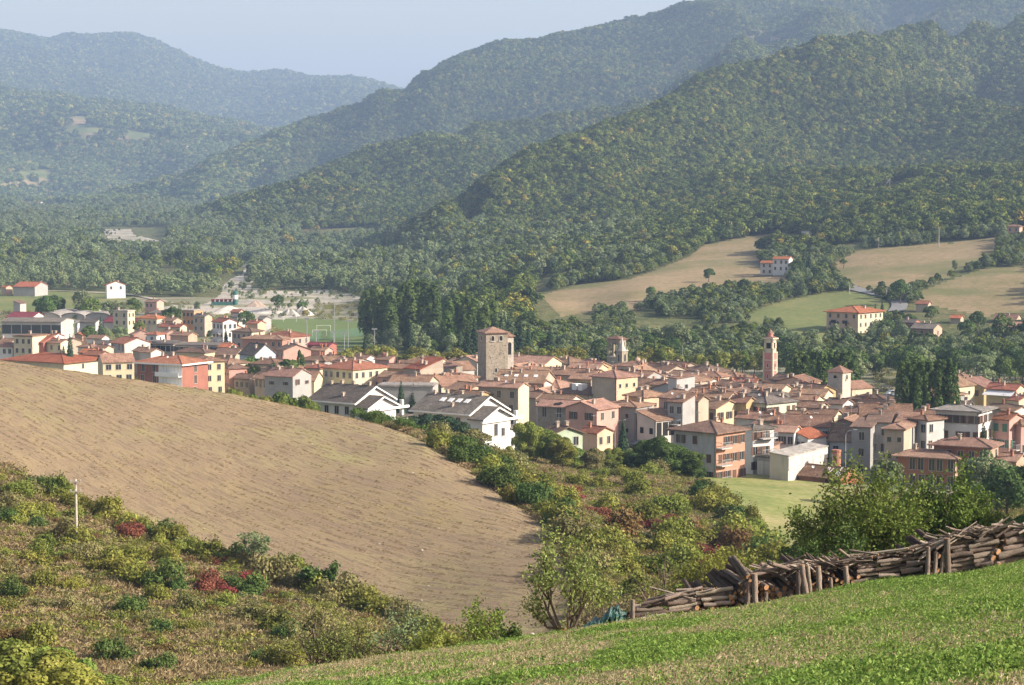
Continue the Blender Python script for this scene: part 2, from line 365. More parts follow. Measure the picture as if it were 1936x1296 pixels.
m_hay = ground("hay_field_soil", [(.35,(.10,.12,.03)),(.5,(.19,.19,.06)),(.62,(.34,.27,.14))], .35, 9, bs=.6, bd=.05)
m_scrub = ground("dry_grass_slope", [(.35,(.20,.16,.07)),(.48,(.34,.26,.13)),(.6,(.46,.35,.20))], .12, 2.2, bs=.8, bd=.3, s3=.07, c3=(.15,.17,.05))
m_mead = ground("meadow_grass", [(.40,(.16,.205,.055)),(.5,(.265,.27,.095)),(.60,(.42,.34,.18))], .05, .9, bs=.5, bd=.15)
m_town = ground("town_earth", [(.38,(.11,.14,.05)),(.5,(.21,.20,.12)),(.62,(.33,.30,.24))], .05, .8, bs=.4, bd=.1)
m_dry = ground("dry_field", [(.38,(0.176,0.160,0.064)),(.5,(0.272,0.208,0.112)),(.62,(0.352,0.256,0.152))], .018, .35, bs=.6, bd=.6, s3=.012, c3=(0.160,0.160,0.064))
m_green = ground("green_field", [(.38,(.11,.14,.045)),(.5,(.155,.18,.06)),(.62,(.24,.22,.09))], .02, .4, bs=.4, bd=.3)
m_wood = ground("woodland_floor", [(.35,(.07,.09,.03)),(.5,(.12,.13,.05)),(.65,(.20,.17,.08))], .01, .12, bs=1, bd=3)
m_gravel = ground("river_gravel", [(.38,(.22,.21,.15)),(.5,(.42,.38,.31)),(.62,(.55,.50,.43))], .02, .25, bs=.4, bd=.5, s3=.03, c3=(.20,.20,.10))
m_pitch = ground("pitch_grass", [(.3,(.11,.16,.05)),(.7,(.16,.20,.07))], .05, .5, bs=.1, bd=.1)
m_pl2 = ground("bare_field", [(.3,(.26,.18,.12)),(.7,(.32,.23,.15))], .05, .5, bs=.2, bd=.1)
# stubble: streaks run with the furrows
def make_brown():
    m, nt, b = new_mat("ploughed_stubble", .95, .1)
    ang = math.atan2(.62, .785)                     # furrow direction against the y axis
    w = coords(nt, "World", rot=(0,0,-ang))
    st = N(nt, "Mapping"); st.inputs["Scale"].default_value = (2.2, .22, 1); nt.links.new(w, st.inputs[0])
    s2 = N(nt, "Mapping"); s2.inputs["Scale"].default_value = (.30, .02, 1); nt.links.new(w, s2.inputs[0])
    fur = noise(nt, st.outputs[0], 1.0, 6, .7, .3); band = noise(nt, s2.outputs[0], 1.0, 4, .6)
    clod = noise(nt, w, 2.6, 8, .75); broad = noise(nt, w, .035, 4, .5)
    base = ramp(nt, broad, [(.38,(0.360,0.281,0.147)),(.5,(0.400,0.305,0.177)),(.62,(0.376,0.333,0.158))])
    c2 = mixc(nt, ramp(nt, band, [(.35,g1(0)),(.65,g1(1))]), (0.327,0.244,0.154), base)
    c3 = mixc(nt, ramp(nt, fur, [(.40,g1(.0)),(.50,g1(1))]), (.275,.205,.14), c2)
    c4 = mixc(nt, ramp(nt, clod, [(.34,g1(0)),(.44,g1(1))]), (0.207,0.155,0.093), c3)
    c5 = mixc(nt, ramp(nt, clod, [(.62,g1(0)),(.72,g1(.8))]), c4, (0.480,0.391,0.254))
    nt.links.new(c5, b.inputs["Base Color"])
    ad = N(nt, "Math", operation='ADD'); nt.links.new(fur, ad.inputs[0]); nt.links.new(clod, ad.inputs[1])
    bump(nt, b, ad.outputs[0], 1.0, .35); return m
m_brown = make_brown()
names = {0:("woodland_floor",m_wood),1:("grass_field",m_hay),2:("scrub_hillside",m_scrub),3:("ploughed_hill",m_brown),4:("meadow",m_mead),5:("town_ground",m_town),
         6:("dry_fields",m_dry),7:("green_fields",m_green),8:("gravel_river_bed",m_gravel),9:("sports_field_grass",m_pitch),10:("bare_field",m_pl2)}
nr, ncol = GX.shape
idx = np.arange(nr*ncol).reshape(nr, ncol)
quads = np.stack([idx[:-1,:-1], idx[:-1,1:], idx[1:,1:], idx[1:,:-1]], -1).reshape(-1,4)
qreg = reg[:-1,:-1].reshape(-1)
V_ = np.stack([GX, GY, GZ], -1).reshape(-1,3)
for k,(nm,mt) in names.items():
    q = quads[qreg == k]
    if len(q) == 0: continue
    used, inv = np.unique(q, return_inverse=True)
    o = link(nm, np_mesh(nm, V_[used], inv.reshape(-1,4), smooth=True), mt); tag(o, kind="structure")
# visibility table: lowest v seen so far going out (for culling scatter on hidden ground)
VISMIN = np.minimum.accumulate(GV, axis=0)
def visible(x, y, z, margin):
    a = x/y; l = np.log(y)
    i = np.clip(np.searchsorted(ga, a), 0, len(ga)-1); j = np.clip(np.searchsorted(gl, l)-1, 0, len(gl)-1)
    u, v = proj(x, y, z); return v < VISMIN[j, i] + margin
def region(x, y):
    i = np.clip(np.searchsorted(ga, x/y), 0, len(ga)-1); j = np.clip(np.searchsorted(gl, np.log(y))-1, 0, len(gl)-1)
    return reg[j, i]
# ------------------------------------------------------------------ foliage
def leaf_mat(name, cols, trans=.25, hue=.015, amt=.22, mixed=None):
    m, nt, b = new_mat(name, .7, .15)
    t = N(nt, "Attribute", attribute_name="tint")
    col = ramp(nt, t.outputs["Fac"], [(0, cols[0]), (.5, cols[1]), (1, cols[2])])
    if mixed:                                     # some trees of the wood are of another kind or already turning
        oi = N(nt, "ObjectInfo"); w = N(nt, "MixRGB") if False else None
        col = mixc(nt, .8, col, ramp(nt, oi.outputs["Random"], mixed), 'MULTIPLY')
    col = shift(nt, col, amt, hue)
    nt.links.new(col, b.inputs["Base Color"])
    tr = N(nt, "BsdfTranslucent"); nt.links.new(col, tr.inputs[0])
    mx = N(nt, "MixShader"); mx.inputs[0].default_value = trans
    nt.links.new(b.outputs[0], mx.inputs[1]); nt.links.new(tr.outputs[0], mx.inputs[2])
    nt.links.new(mx.outputs[0], nt.nodes["Material Output"].inputs[0]); return m
MIXW = [(0,(.45,.65,.6)),(.25,(.8,.9,.75)),(.45,(.95,.98,.7)),(.62,(1.4,1.35,1.0)),(.76,(.7,.85,.75)),(.90,(1.6,1.5,1.2)),(.985,(2.0,1.3,1.0))]
LM = dict(
 oak=leaf_mat("oak_leaves", [(.043,.078,.019),(.078,.132,.031),(.147,.202,.050)]),
 pale=leaf_mat("pale_hill_leaves", [(.09,.13,.04),(.15,.20,.07),(.25,.27,.11)], hue=.02, amt=.35, mixed=MIXW),
 far=leaf_mat("hill_wood_leaves", [(.034,.058,.014),(.090,.122,.028),(.205,.215,.052)], trans=.16, hue=.012, amt=.36, mixed=MIXW),
 willow=leaf_mat("willow_leaves", [(.101,.139,.062),(.178,.225,.101),(.279,.310,.155)], amt=.25),
 bush=leaf_mat("yellowish_bush_leaves", [(.10,.115,.02),(.215,.225,.042),(.35,.33,.085)], .3, .02, .3),
 lime=leaf_mat("lime_tree_leaves", [(.078,.124,.022),(.147,.202,.037),(.248,.279,.059)]),
 poplar=leaf_mat("poplar_leaves", [(.054,.093,.022),(.093,.147,.034),(.155,.217,.059)]),
 conifer=leaf_mat("conifer_needles", [(.018,.039,.018),(.033,.063,.027),(.060,.099,.042)], .08),
 almond=leaf_mat("almond_leaves", [(.093,.132,.034),(.186,.232,.062),(.341,.357,.132)], .3),
 bright=leaf_mat("bright_shrub_leaves", [(.095,.12,.022),(.20,.225,.042),(.33,.325,.08)], .3, .02),
 shrub=leaf_mat("shrub_leaves", [(.062,.090,.025),(.124,.155,.040),(.217,.232,.070)], .22, .02, .3),
 olive=leaf_mat("olive_shrub_leaves", [(.132,.132,.046),(.217,.209,.078),(.326,.295,.124)], .25, .02, .25),
 red=leaf_mat("red_shrub_leaves", [(.12,.038,.028),(.24,.07,.05),(.32,.125,.085)], .25, .02, .25),
 rust=leaf_mat("rust_shrub_leaves", [(.09,.065,.025),(.17,.115,.04),(.25,.18,.07)], .25, .02, .2),
 dry=leaf_mat("dry_slope_grass", [(.17,.13,.06),(.30,.23,.12),(.42,.33,.19)], .3, .012, .2),
 grass=leaf_mat("meadow_grass_blades", [(.090,.165,.027),(.158,.255,.045),(.285,.360,.098)], .35, .015, .25),
 straw=leaf_mat("straw_blades", [(.220,.176,.088),(.363,.297,.165),(.506,.440,.275)], .3, .01, .2))
m_bark = simple("tree_bark", (.11,.085,.062), .95, .35, 6)
m_bark_pale = simple("pale_bark", (.26,.24,.20), .95, .25, 6)

def quads_at(P, Nn, size, rng, aspect=1.0, fold=False):
    """one rhombic leaf per point P with normal Nn"""
    n = len(P); size = np.broadcast_to(size, (n,))
    Nn = Nn/np.maximum(np.linalg.norm(Nn, axis=1, keepdims=True), 1e-6)
    t = rng.normal(size=(n,3)); t -= (t*Nn).sum(1, keepdims=True)*Nn; t /= np.maximum(np.linalg.norm(t, axis=1, keepdims=True), 1e-6)
    b = np.cross(Nn, t); s = size[:,None]
    V = np.stack([P-t*s*aspect, P-b*s*.75+t*s*.1, P+t*s*aspect, P+b*s*.75+t*s*.15], 1).reshape(-1,3)
    return V, np.arange(n*4).reshape(n,4)
def leafmesh(name, P, Nn, size, rng, aspect=1.0, tint=None):
    V, F = quads_at(P, Nn, size, rng, aspect)
    if tint is None: tint = rng.rand(len(P))
    return np_mesh(name, V, F, attrs={"tint": ('FACE','FLOAT',np.clip(tint,0,1))})
def lobes_crown(rng, lobes, n, leaf, inner=.55, jit=.45):
    """lobes: (cx,cy,cz,rx,rz) ; leaves lie on the lobes' outsides"""
    L = np.array(lobes); w = L[:,3]**2; k = rng.choice(len(L), int(n*1.7), p=w/w.sum())
    d = rng.normal(size=(len(k),3)); d /= np.linalg.norm(d, axis=1, keepdims=True); d[:,2] = np.where(d[:,2] < -.35, -d[:,2], d[:,2])
    rr = 1.03 - np.abs(rng.normal(size=len(k)))*.2; c = L[k,:3]; rad = np.stack([L[k,3], L[k,3], L[k,4]], 1)
    P = c + d*rad*rr[:,None]; keep = np.ones(len(k), bool)
    for j in range(len(L)):
        q = (P-L[j,:3])/np.array([L[j,3],L[j,3],L[j,4]]); keep &= (k == j) | ((q**2).sum(1) > inner)
    P = P[keep][:n]; d = d[keep][:n]; k = k[keep][:n]
    tint = .5*rng.rand(len(L))[k] + .5*rng.rand(len(P))
    return P, d + rng.normal(size=d.shape)*jit, tint
def crown_round(seed, n=1500, leaf=.03, w=.42, z0=.22, nl=16, lr=(.13,.20)):
    """unit height tree crown: half width w, from z0 to 1"""
    rng = np.random.RandomState(seed); lobes = []
    zc = (z0+1)/2; hz = (1-z0)/2
    for i in range(nl):
        d = rng.normal(size=3); d /= np.linalg.norm(d); r = rng.uniform(*lr); q = .55+.45*rng.rand()
        lobes.append((d[0]*(w-r)*q, d[1]*(w-r)*q, zc + d[2]*(hz-r*.9)*q, r, r*rng.uniform(.75,1)))
    lobes.append((0,0,zc,w*.55,hz*.7))
    P, D, T = lobes_crown(rng, lobes, n, leaf)
    return leafmesh("crown", P, D, leaf*rng.uniform(.6,1.25,len(P)), rng, tint=T)
def crown_poplar(seed, n=1500, leaf=.02, w=.12, z0=.06):
    rng = np.random.RandomState(seed); lobes = []
    for i in range(26):
        z = z0+.03 + (1-z0-.08)*(i+rng.rand()*.6)/26; env = w*(1-((z-.42)/.62)**2)**.6 if abs(z-.42) < .62 else .02
        a = rng.rand()*6.28; r = env*rng.uniform(.45,.7); lobes.append((math.cos(a)*env*.5, math.sin(a)*env*.5, z, r, r*2.2))
    P, D, T = lobes_crown(rng, lobes, n, leaf, .5, .5)
    return leafmesh("crown", P, D, leaf*rng.uniform(.6,1.2,len(P)), rng, 1.3, T)
def crown_conifer(seed, n=1500, leaf=.022, w=.2, z0=.06):
    rng = np.random.RandomState(seed); z = z0+(1-z0)*(1-np.sqrt(rng.rand(n))); a = rng.rand(n)*6.283
    tier = (z*13 + .35*np.sin(a*3+seed)+.3*np.sin(a*5)) % 1
    r = w*(1-z)**.9*(1.12-.5*tier)*np.sqrt(rng.uniform(.35,1,n)) + .004
    lop = 1+.18*np.sin(a*2+seed*1.7)
    P = np.stack([np.cos(a)*r*lop, np.sin(a)*r*lop, z-.25*r], 1); D = np.stack([np.cos(a)*.7, np.sin(a)*.7, np.full(n,.6)], 1)+rng.normal(size=(n,3))*.35
    return leafmesh("crown", P, D, leaf*rng.uniform(.6,1.2,n)*(1.1-.5*z), rng, 1.4, tint=.6*(1-tier)+.4*rng.rand(n))
def crown_shrub(seed, n=700, leaf=.07, nl=7, sparse=False):
    """unit width dome, base at 0, height about .75"""
    rng = np.random.RandomState(seed); lobes = []
    for i in range(nl):
        a = rng.rand()*6.28; q = rng.rand()**.5*.32; r = rng.uniform(.14,.25); z = rng.uniform(.12,.5)*(1-q*1.3)
        lobes.append((math.cos(a)*q, math.sin(a)*q, z, r, r*rng.uniform(.8,1.2)))
    P, D, T = lobes_crown(rng, lobes, n, leaf, .5, .6); P = P*(1+.10*rng.normal(size=(len(P),1)))
    if sparse:
        k = rng.rand(len(P)) < .5; P = P*(1+.12*rng.normal(size=P.shape)); P, D, T = P[k], D[k], T[k]
    P[:,2] = np.maximum(P[:,2], .01)
    return leafmesh("foliage", P, D, leaf*rng.uniform(.5,1.2,len(P)), rng, 1.15, T)
def trunk_mesh(seed, h=.35, r=.022, limbs=5, reach=.25, top=.75):
    rng = random.Random(seed); b = MB()
    j = lambda s: rng.uniform(-s, s)
    b.tube([(0,0,-.03),(j(.01),j(.01),h*.5),(j(.02),j(.02),h),(j(.03),j(.03),top)], [r*1.25,r*.9,r*.75,r*.25], 6)
    for i in range(limbs):
        a = rng.uniform(0,6.28); z = rng.uniform(h*.6, top*.8); e = reach*rng.uniform(.6,1)
        b.tube([(0,0,z),(math.cos(a)*e*.5,math.sin(a)*e*.5,z+.08),(math.cos(a)*e,math.sin(a)*e,z+.2)], [r*.5,r*.35,r*.12], 5)
    return b.mesh("trunk", True)
KIND = {}
def kind(name, lm, crowns, trunks, bark=m_bark):
    for c in crowns: c.materials.append(LM[lm])
    for t in trunks: t.materials.append(bark)
    KIND[name] = (crowns, trunks)
kind('oak', 'oak', [crown_round(i, 2300, .030) for i in range(4)], [trunk_mesh(i) for i in range(2)])
kind('wide', 'oak', [crown_round(20+i, 2600, .034, .55, .14) for i in range(3)], [trunk_mesh(30+i) for i in range(2)])
kind('willow', 'willow', [crown_round(40+i, 2200, .026, .46, .1, 20, (.10,.17)) for i in range(4)], [trunk_mesh(45+i) for i in range(2)])
kind('lime', 'lime', [crown_round(60+i, 2200, .033, .40, .14) for i in range(4)], [trunk_mesh(65+i) for i in range(2)])
kind('poplar', 'poplar', [crown_poplar(80+i, 2600, .017) for i in range(3)], [trunk_mesh(85, .3, .014, 0, 0, .8)])
kind('conifer', 'conifer', [crown_conifer(90+i, 2600, .021) for i in range(3)], [trunk_mesh(95, .3, .016, 0, 0, .85)])
kind('slim', 'willow', [crown_round(100+i, 1800, .026, .22, .1, 16, (.08,.13)) for i in range(3)], [trunk_mesh(105, .3, .016)], m_bark_pale)
KIND['bush'] = ([crown_round(500+i, 9000, .020, .55, .02, 22, (.10,.20)) for i in range(3)], KIND['wide'][1])
for m_ in KIND['bush'][0]: m_.materials.append(LM['bush'])
_tr = random.Random(11)
def tree(kd, x, y, H, W=None, name=None, label=None, cat="tree", group=None, z=None, mat=None):
    """W = crown width in metres (defaults to the kind's own)"""
    cr, tr = KIND[kd]; base = {'oak':.84,'wide':1.1,'willow':.92,'lime':.8,'poplar':.24,'conifer':.4,'slim':.44,'bush':1.1}[kd]
    z = float(gz(x, y)) if z is None else z
    nm = name or {'oak':'broadleaf_tree','wide':'broadleaf_tree','willow':'willow_tree','lime':'broadleaf_tree','poplar':'poplar_tree','conifer':'conifer_tree','slim':'young_tree','bush':'bush'}[kd]
    t = empty(nm, (x, y, z), _tr.uniform(0, 6.28)); s = H if W is None else W/base
    t.scale = (s, s, H); tag(t, label, cat, group)
    c = link("crown", _tr.choice(cr), parent=t); k = link("trunk", _tr.choice(tr), parent=t)
    if mat: c.material_slots[0].link = 'OBJECT'; c.material_slots[0].material = LM[mat]
    return t
def tree_px(kd, u, vtop, H, W=None, y0=380, d=None, **k):
    y = d if d else solve(u, vtop, H, y0); a, e = ae(u, vtop)
    return tree(kd, a*y, y, H, W, **k)

# scattering of stuff: points + instances of a few meshes
def scatter(name, P, S, meshes, idxs=None, label=None, cat=None, tilt=None, rng=None, zs=None):
    rng = rng or np.random.RandomState(1); n = len(P)
    if idxs is None: idxs = rng.randint(0, len(meshes), n)
    rot = np.zeros((n,3)); rot[:,2] = rng.rand(n)*6.283
    if tilt: rot[:,:2] = rng.normal(size=(n,2))*tilt
    S3 = np.repeat(np.asarray(S)[:,None], 3, 1) if np.ndim(S) == 1 else S
    me = bpy.data.meshes.new(name); me.vertices.add(n); me.vertices.foreach_set("co", np.asarray(P, dtype=np.float32).ravel())
    for nm, tp, arr in (("rot",'FLOAT_VECTOR',rot),("scl",'FLOAT_VECTOR',S3),("idx",'FLOAT',idxs)):
        a = me.attributes.new(nm, tp, 'POINT'); a.data.foreach_set("vector" if tp == 'FLOAT_VECTOR' else "value", np.asarray(arr, dtype=np.float32).ravel())
    o = link(name, me); ng = bpy.data.node_groups.new(name, 'GeometryNodeTree')
    ng.interface.new_socket("Geometry", in_out='INPUT', socket_type='NodeSocketGeometry'); ng.interface.new_socket("Geometry", in_out='OUTPUT', socket_type='NodeSocketGeometry')
    G = lambda t: ng.nodes.new("GeometryNode"+t)
    gi = ng.nodes.new("NodeGroupInput"); go = ng.nodes.new("NodeGroupOutput"); jn = G("JoinGeometry")
    def attr(nm, dt): a = G("InputNamedAttribute"); a.data_type = dt; a.inputs[0].default_value = nm; return a.outputs[0]
    ra, sa, ia = attr("rot",'FLOAT_VECTOR'), attr("scl",'FLOAT_VECTOR'), attr("idx",'FLOAT')
    e2r = ng.nodes.new("FunctionNodeEulerToRotation"); ng.links.new(ra, e2r.inputs[0])
    for i, m in enumerate(meshes):
        po = bpy.data.objects.new("source", m); oi = G("ObjectInfo"); oi.inputs[0].default_value = po
        cmp = ng.nodes.new("FunctionNodeCompare"); cmp.data_type = 'FLOAT'; cmp.operation = 'EQUAL'
        cmp.inputs[1].default_value = i; cmp.inputs[12].default_value = .1 if len(cmp.inputs) > 12 else 0
        for s in cmp.inputs:
            if s.name == 'Epsilon': s.default_value = .1
        ng.links.new(ia, cmp.inputs[0])
        ip = G("InstanceOnPoints"); ng.links.new(gi.outputs[0], ip.inputs["Points"]); ng.links.new(cmp.outputs[0], ip.inputs["Selection"])
        ng.links.new(oi.outputs["Geometry"], ip.inputs["Instance"]); ng.links.new(e2r.outputs[0], ip.inputs["Rotation"]); ng.links.new(sa, ip.inputs["Scale"])
        ng.links.new(ip.outputs[0], jn.inputs[0])
    ng.links.new(jn.outputs[0], go.inputs[0])
    md = o.modifiers.new("scatter", 'NODES'); md.node_group = ng
    return tag(o, label, cat, kind="stuff")
def rand_ground(n, y0, y1, rng, amax=.262, power=2, a0=None):
    """n random ground points; power 2 = even per square metre"""
    a = rng.uniform(-amax if a0 is None else a0, amax, n)
    if power == 2: y = np.sqrt(rng.uniform(y0*y0, y1*y1, n))
    elif power == 0: y = np.exp(rng.uniform(math.log(y0), math.log(y1), n))
    else: y = rng.uniform(y0, y1, n)
    return a*y, y

# ---- hill woods
lodA = [crown_round(200+i, 620, .050, .50, .05, 12, (.15,.23)) for i in range(5)]
lodB = [crown_round(220+i, 190, .085, .52, .0, 9, (.18,.26)) for i in range(4)]
lodC = [crown_round(230+i, 190, .085, .52, .0, 9, (.18,.26)) for i in range(4)]
for m in lodA + lodB: m.materials.append(LM['far'])
for m in lodC: m.materials.append(LM['pale'])
lodD = [crown_round(236+i, 110, .12, .55, .0, 7, (.2,.28)) for i in range(3)]
for m in lodD: m.materials.append(LM['far'])
lodW = [crown_round(240+i, 520, .042, .42, .03, 14, (.11,.19)) for i in range(4)] + [crown_round(250+i, 420, .036, .24, .02, 12, (.09,.13)) for i in range(2)]
for m in lodW: m.materials.append(LM['willow'])
def wood(name, n, y0, y1, size, meshes, seed, label, cond=None, power=2, margin=40, var=.3, amax=.262, a0=None):
    rng = np.random.RandomState(seed); x, y = rand_ground(n, y0, y1, rng, amax, power, a0)
    z = gz(x, y); k = region(x, y) == 0
    if 'riverside' in name:
        u, v = proj(x, y, z); k &= ~inpoly(u, v, [(185,430),(318,430),(322,476),(190,476)])
    k &= visible(x, y, z+10, margin*1000/np.maximum(y,1000)+12)
    if cond is not None: k &= cond(x, y, z, rng)
    x, y, z = x[k], y[k], z[k]
    s = size*(1+rng.uniform(-var, var, len(x)))*(.75+.5*vnoise(x/60+3, y/60))
    P = np.stack([x, y, z-.06*s], 1)
    return scatter(name, P, np.stack([s*1.08, s*1.08, s*rng.uniform(.8,1.15,len(s))], 1), meshes, rng=rng, label=label, cat="woodland")
OPEN = [(1000,530),(1130,500),(1250,470),(1400,430),(1560,420),(1640,360),(1800,330),(1990,330),(1990,640),(1000,660)]
def shut(x, y, z): u, v = proj(x, y, z); return ~inpoly(u, v, OPEN)
def hill(x, y, z, rng): return z > 16 + 10*(fbm(x/90, y/90, 2)-.5)
def scrubby(x, y, z, rng):
    u, v = proj(x, y, z); 
    return fbm(x/45+7, y/45, 3) > np.interp(v, [380,420,470,640], [.0,.42,.46,.40])
wood("wooded_hillside", 85000, 1150, 2300, 8.6, lodA, 1, "dense green oak wood covering the nearer hillside above the town", hill)
wood("pale_hill_woods", 45000, 3600, 5200, 10.5, lodC, 22, "lighter green woods and hedges on the hills left of the valley", lambda x,y,z,r: (z > 22) & (x < -.10*y) & (fbm(x/160, y/260, 3) > .30), amax=-.09, a0=-.262)
wood("wooded_mountain_flank", 170000, 2300, 5200, 9.6, lodB, 2, "green woods covering the long mountain flank behind the nearer hill", lambda x,y,z,r: (z > 22) & ((x > -.105*y) | (y < 3600)))
wood("distant_woodland", 130000, 5200, 10500, 17, lodD, 3, "bluish woods on the far mountains across the valley", power=1)
wood("lower_slope_wood", 15000, 760, 1500, 8.5, lodA, 4, "scattered oaks and scrub on the lower slopes between the dry fields", lambda x,y,z,r: (z > 4) & (z < 60) & scrubby(x,y,z,r) & shut(x,y,z), a0=-.03)
wood("lower_slope_thicket", 9000, 780, 1650, 7.5, lodW, 5, "pale willow and poplar thicket along the foot of the slopes", lambda x,y,z,r: (z < 34) & (fbm(x/60, y/60+9, 3) > .44) & shut(x,y,z), a0=-.08)
HEDGES = [[(1225,572),(1330,558),(1480,548),(1560,552),(1500,566),(1440,585),(1390,600),(1330,604),(1250,602)],[(1400,505),(1440,470),(1560,460),(1600,480),(1570,500),(1560,560),(1500,545),(1480,515)],[(1560,430),(1600,400),(1700,372),(1990,352),(1990,392),(1900,410),(1905,448),(1700,466),(1600,474)],[(1700,560),(1760,545),(1850,505),(1880,498),(1990,480),(1990,508),(1870,512),(1770,550),(1720,575)],[(1000,545),(1130,520),(1260,488),(1330,452),(1400,430),(1560,425),(1560,442),(1400,450),(1330,468),(1250,512),(1100,545),(1010,565)],[(1330,450),(1560,420),(1640,380),(1990,330),(1990,350),(1620,400),(1560,446)]]
def hedge(x, y, z, rng):
    u, v = proj(x, y, z); k = np.zeros(len(x), bool)
    for p in HEDGES: k |= inpoly(u, v, p)
    return k & (fbm(x/14, y/30, 2) > .40)
wood("hillside_hedges", 60000, 800, 1700, 4.6, lodA[:3]+lodW[:3], 14, "scrubby hedges between the dry fields across the river", hedge, a0=-.03, var=.5)
wood("field_rim_scrub", 26000, 760, 1300, 3.2, lodA[:3]+lodW[:3], 15, "low scrub scattered over the open slope below the fields", lambda x,y,z,r: (~shut(x,y,z)) & (fbm(x/20, y/40, 3) > .56), a0=-.03, var=.5)
wood("riverside_wood", 46000, 1150, 3600, 10.5, lodW, 6, "pale green willow and poplar wood filling the river plain on the left", lambda x,y,z,r: (z < 30) & (x < 80) & ((fbm(x/130, y/200, 2) > .40) | (y > 2200) | ((x > -.118*y) & (y < 1900))))
wood("riverside_oak_wood", 14000, 1100, 3600, 10.5, lodA, 7, "darker green trees among the willows of the river plain", lambda x,y,z,r: (z < 30) & (x < 60) & (fbm(x/150+5, y/240, 2) > .50))
# ------------------------------------------------------------------ buildings
def plaster(name, c, stain=.18):
    m, nt, b = new_mat(name, .9, .15); w = coords(nt, rnd=True)
    f = noise(nt, w, .35, 6, .65); st = N(nt, "Mapping"); st.inputs["Scale"].default_value = (1.6,1.6,.25); nt.links.new(w, st.inputs[0])
    g = noise(nt, st.outputs[0], 1.2, 5, .7)
    d = tuple(x*(1-stain*1.7) for x in c)
    col = mixc(nt, ramp(nt, f, [(.36,g1(.75)),(.58,g1(0))]), c, tuple(x*(1-stain) for x in c))
    col = mixc(nt, ramp(nt, g, [(.56,g1(0)),(.72,g1(.8))]), col, d)
    nt.links.new(shift(nt, col, .07, .006), b.inputs["Base Color"]); bump(nt, b, f, .2, .03); return m
def tiles(name, a, c, d, amt=.22, s=1.0):
    a, c, d = [(x[0]*.78, x[1]*.74, x[2]*.69) for x in (a, c, d)]
    m, nt, b = new_mat(name, .88, .15); w = coords(nt, rnd=True)
    f = noise(nt, w, 3.2*s, 4, .75); h = noise(nt, w, .55, 5, .65)
    col = ramp(nt, f, [(.38,tuple(x*.7 for x in a)),(.5,c),(.62,tuple(x*1.15 for x in d))])
    col = mixc(nt, ramp(nt, h, [(.42,g1(0)),(.62,g1(.75))]), col, tuple(x*.62+.01 for x in a))
    wv = N(nt, "TexWave", wave_type='BANDS', bands_direction='X'); wv.inputs["Scale"].default_value = 1.3; wv.inputs["Distortion"].default_value = .6
    nt.links.new(coords(nt), wv.inputs["Vector"])
    col = mixc(nt, .28, col, mixc(nt, wv.outputs[1], tuple(x*.55 for x in c), d))
    nt.links.new(shift(nt, col, amt, .008), b.inputs["Base Color"]); bump(nt, b, f, .6, .06); return m
def stone(name, a, c, d, sc=1.6):
    m, nt, b = new_mat(name, .95, .1); w = coords(nt, rnd=True)
    vo = N(nt, "TexVoronoi"); vo.inputs["Scale"].default_value = sc; nt.links.new(w, vo.inputs["Vector"])
    f = noise(nt, w, 1.1, 8, .75); col = ramp(nt, f, [(.34,a),(.5,c),(.66,d)])
    col = mixc(nt, .35, col, mixc(nt, vo.outputs["Color"], a, d))
    nt.links.new(col, b.inputs["Base Color"]); bump(nt, b, vo.outputs[0], .5, .08); return m
def brickm(name, a, c, mor, sc=4):
    m, nt, b = new_mat(name, .9, .15); br = N(nt, "TexBrick"); br.inputs["Scale"].default_value = sc
    br.inputs["Color1"].default_value = (*a,1); br.inputs["Color2"].default_value = (*c,1); br.inputs["Mortar"].default_value = (*mor,1)
    nt.links.new(coords(nt, rot=(R(90),0,0)), br.inputs["Vector"]); f = noise(nt, coords(nt), .5, 5, .6)
    nt.links.new(mixc(nt, ramp(nt, f, [(.4,g1(0)),(.7,g1(.4))]), br.outputs[0], tuple(x*.7 for x in a)), b.inputs["Base Color"]); return m
WC = dict(white=(.72,.71,.68), offwhite=(.60,.57,.52), cream=(.66,.58,.42), yellow=(.64,.55,.36), paleyellow=(.68,.60,.38), ochre=(.50,.38,.20),
 beige=(.47,.40,.31), grey=(.40,.39,.37), palegrey=(.52,.51,.49), concrete=(.46,.44,.41), pink=(.60,.36,.30), red=(.36,.14,.11), salmon=(.58,.38,.28),
 peach=(.66,.46,.32), orange=(.58,.33,.18), green=(.50,.58,.42), palegreen=(.60,.64,.50), blue=(.45,.50,.56), terracotta=(.42,.19,.12), bare=(.38,.31,.25), darkred=(.36,.15,.115))
WM = {k: plaster("plaster_"+k, tuple(x*.9 for x in c), .10 if k in ('white','yellow','orange') else .2) for k, c in WC.items()}
WM['stone'] = stone("rubble_stone", (.20,.165,.12), (.31,.265,.20), (.40,.35,.28))
WM['palestone'] = stone("pale_limestone", (.36,.32,.26), (.47,.43,.36), (.56,.52,.45), 2.2)
WM['brick'] = brickm("orange_brick", (.48,.24,.16), (.42,.20,.13), (.45,.36,.28))
WM['dullbrick'] = brickm("pinkish_brick", (.40,.21,.16), (.34,.17,.13), (.40,.33,.27))
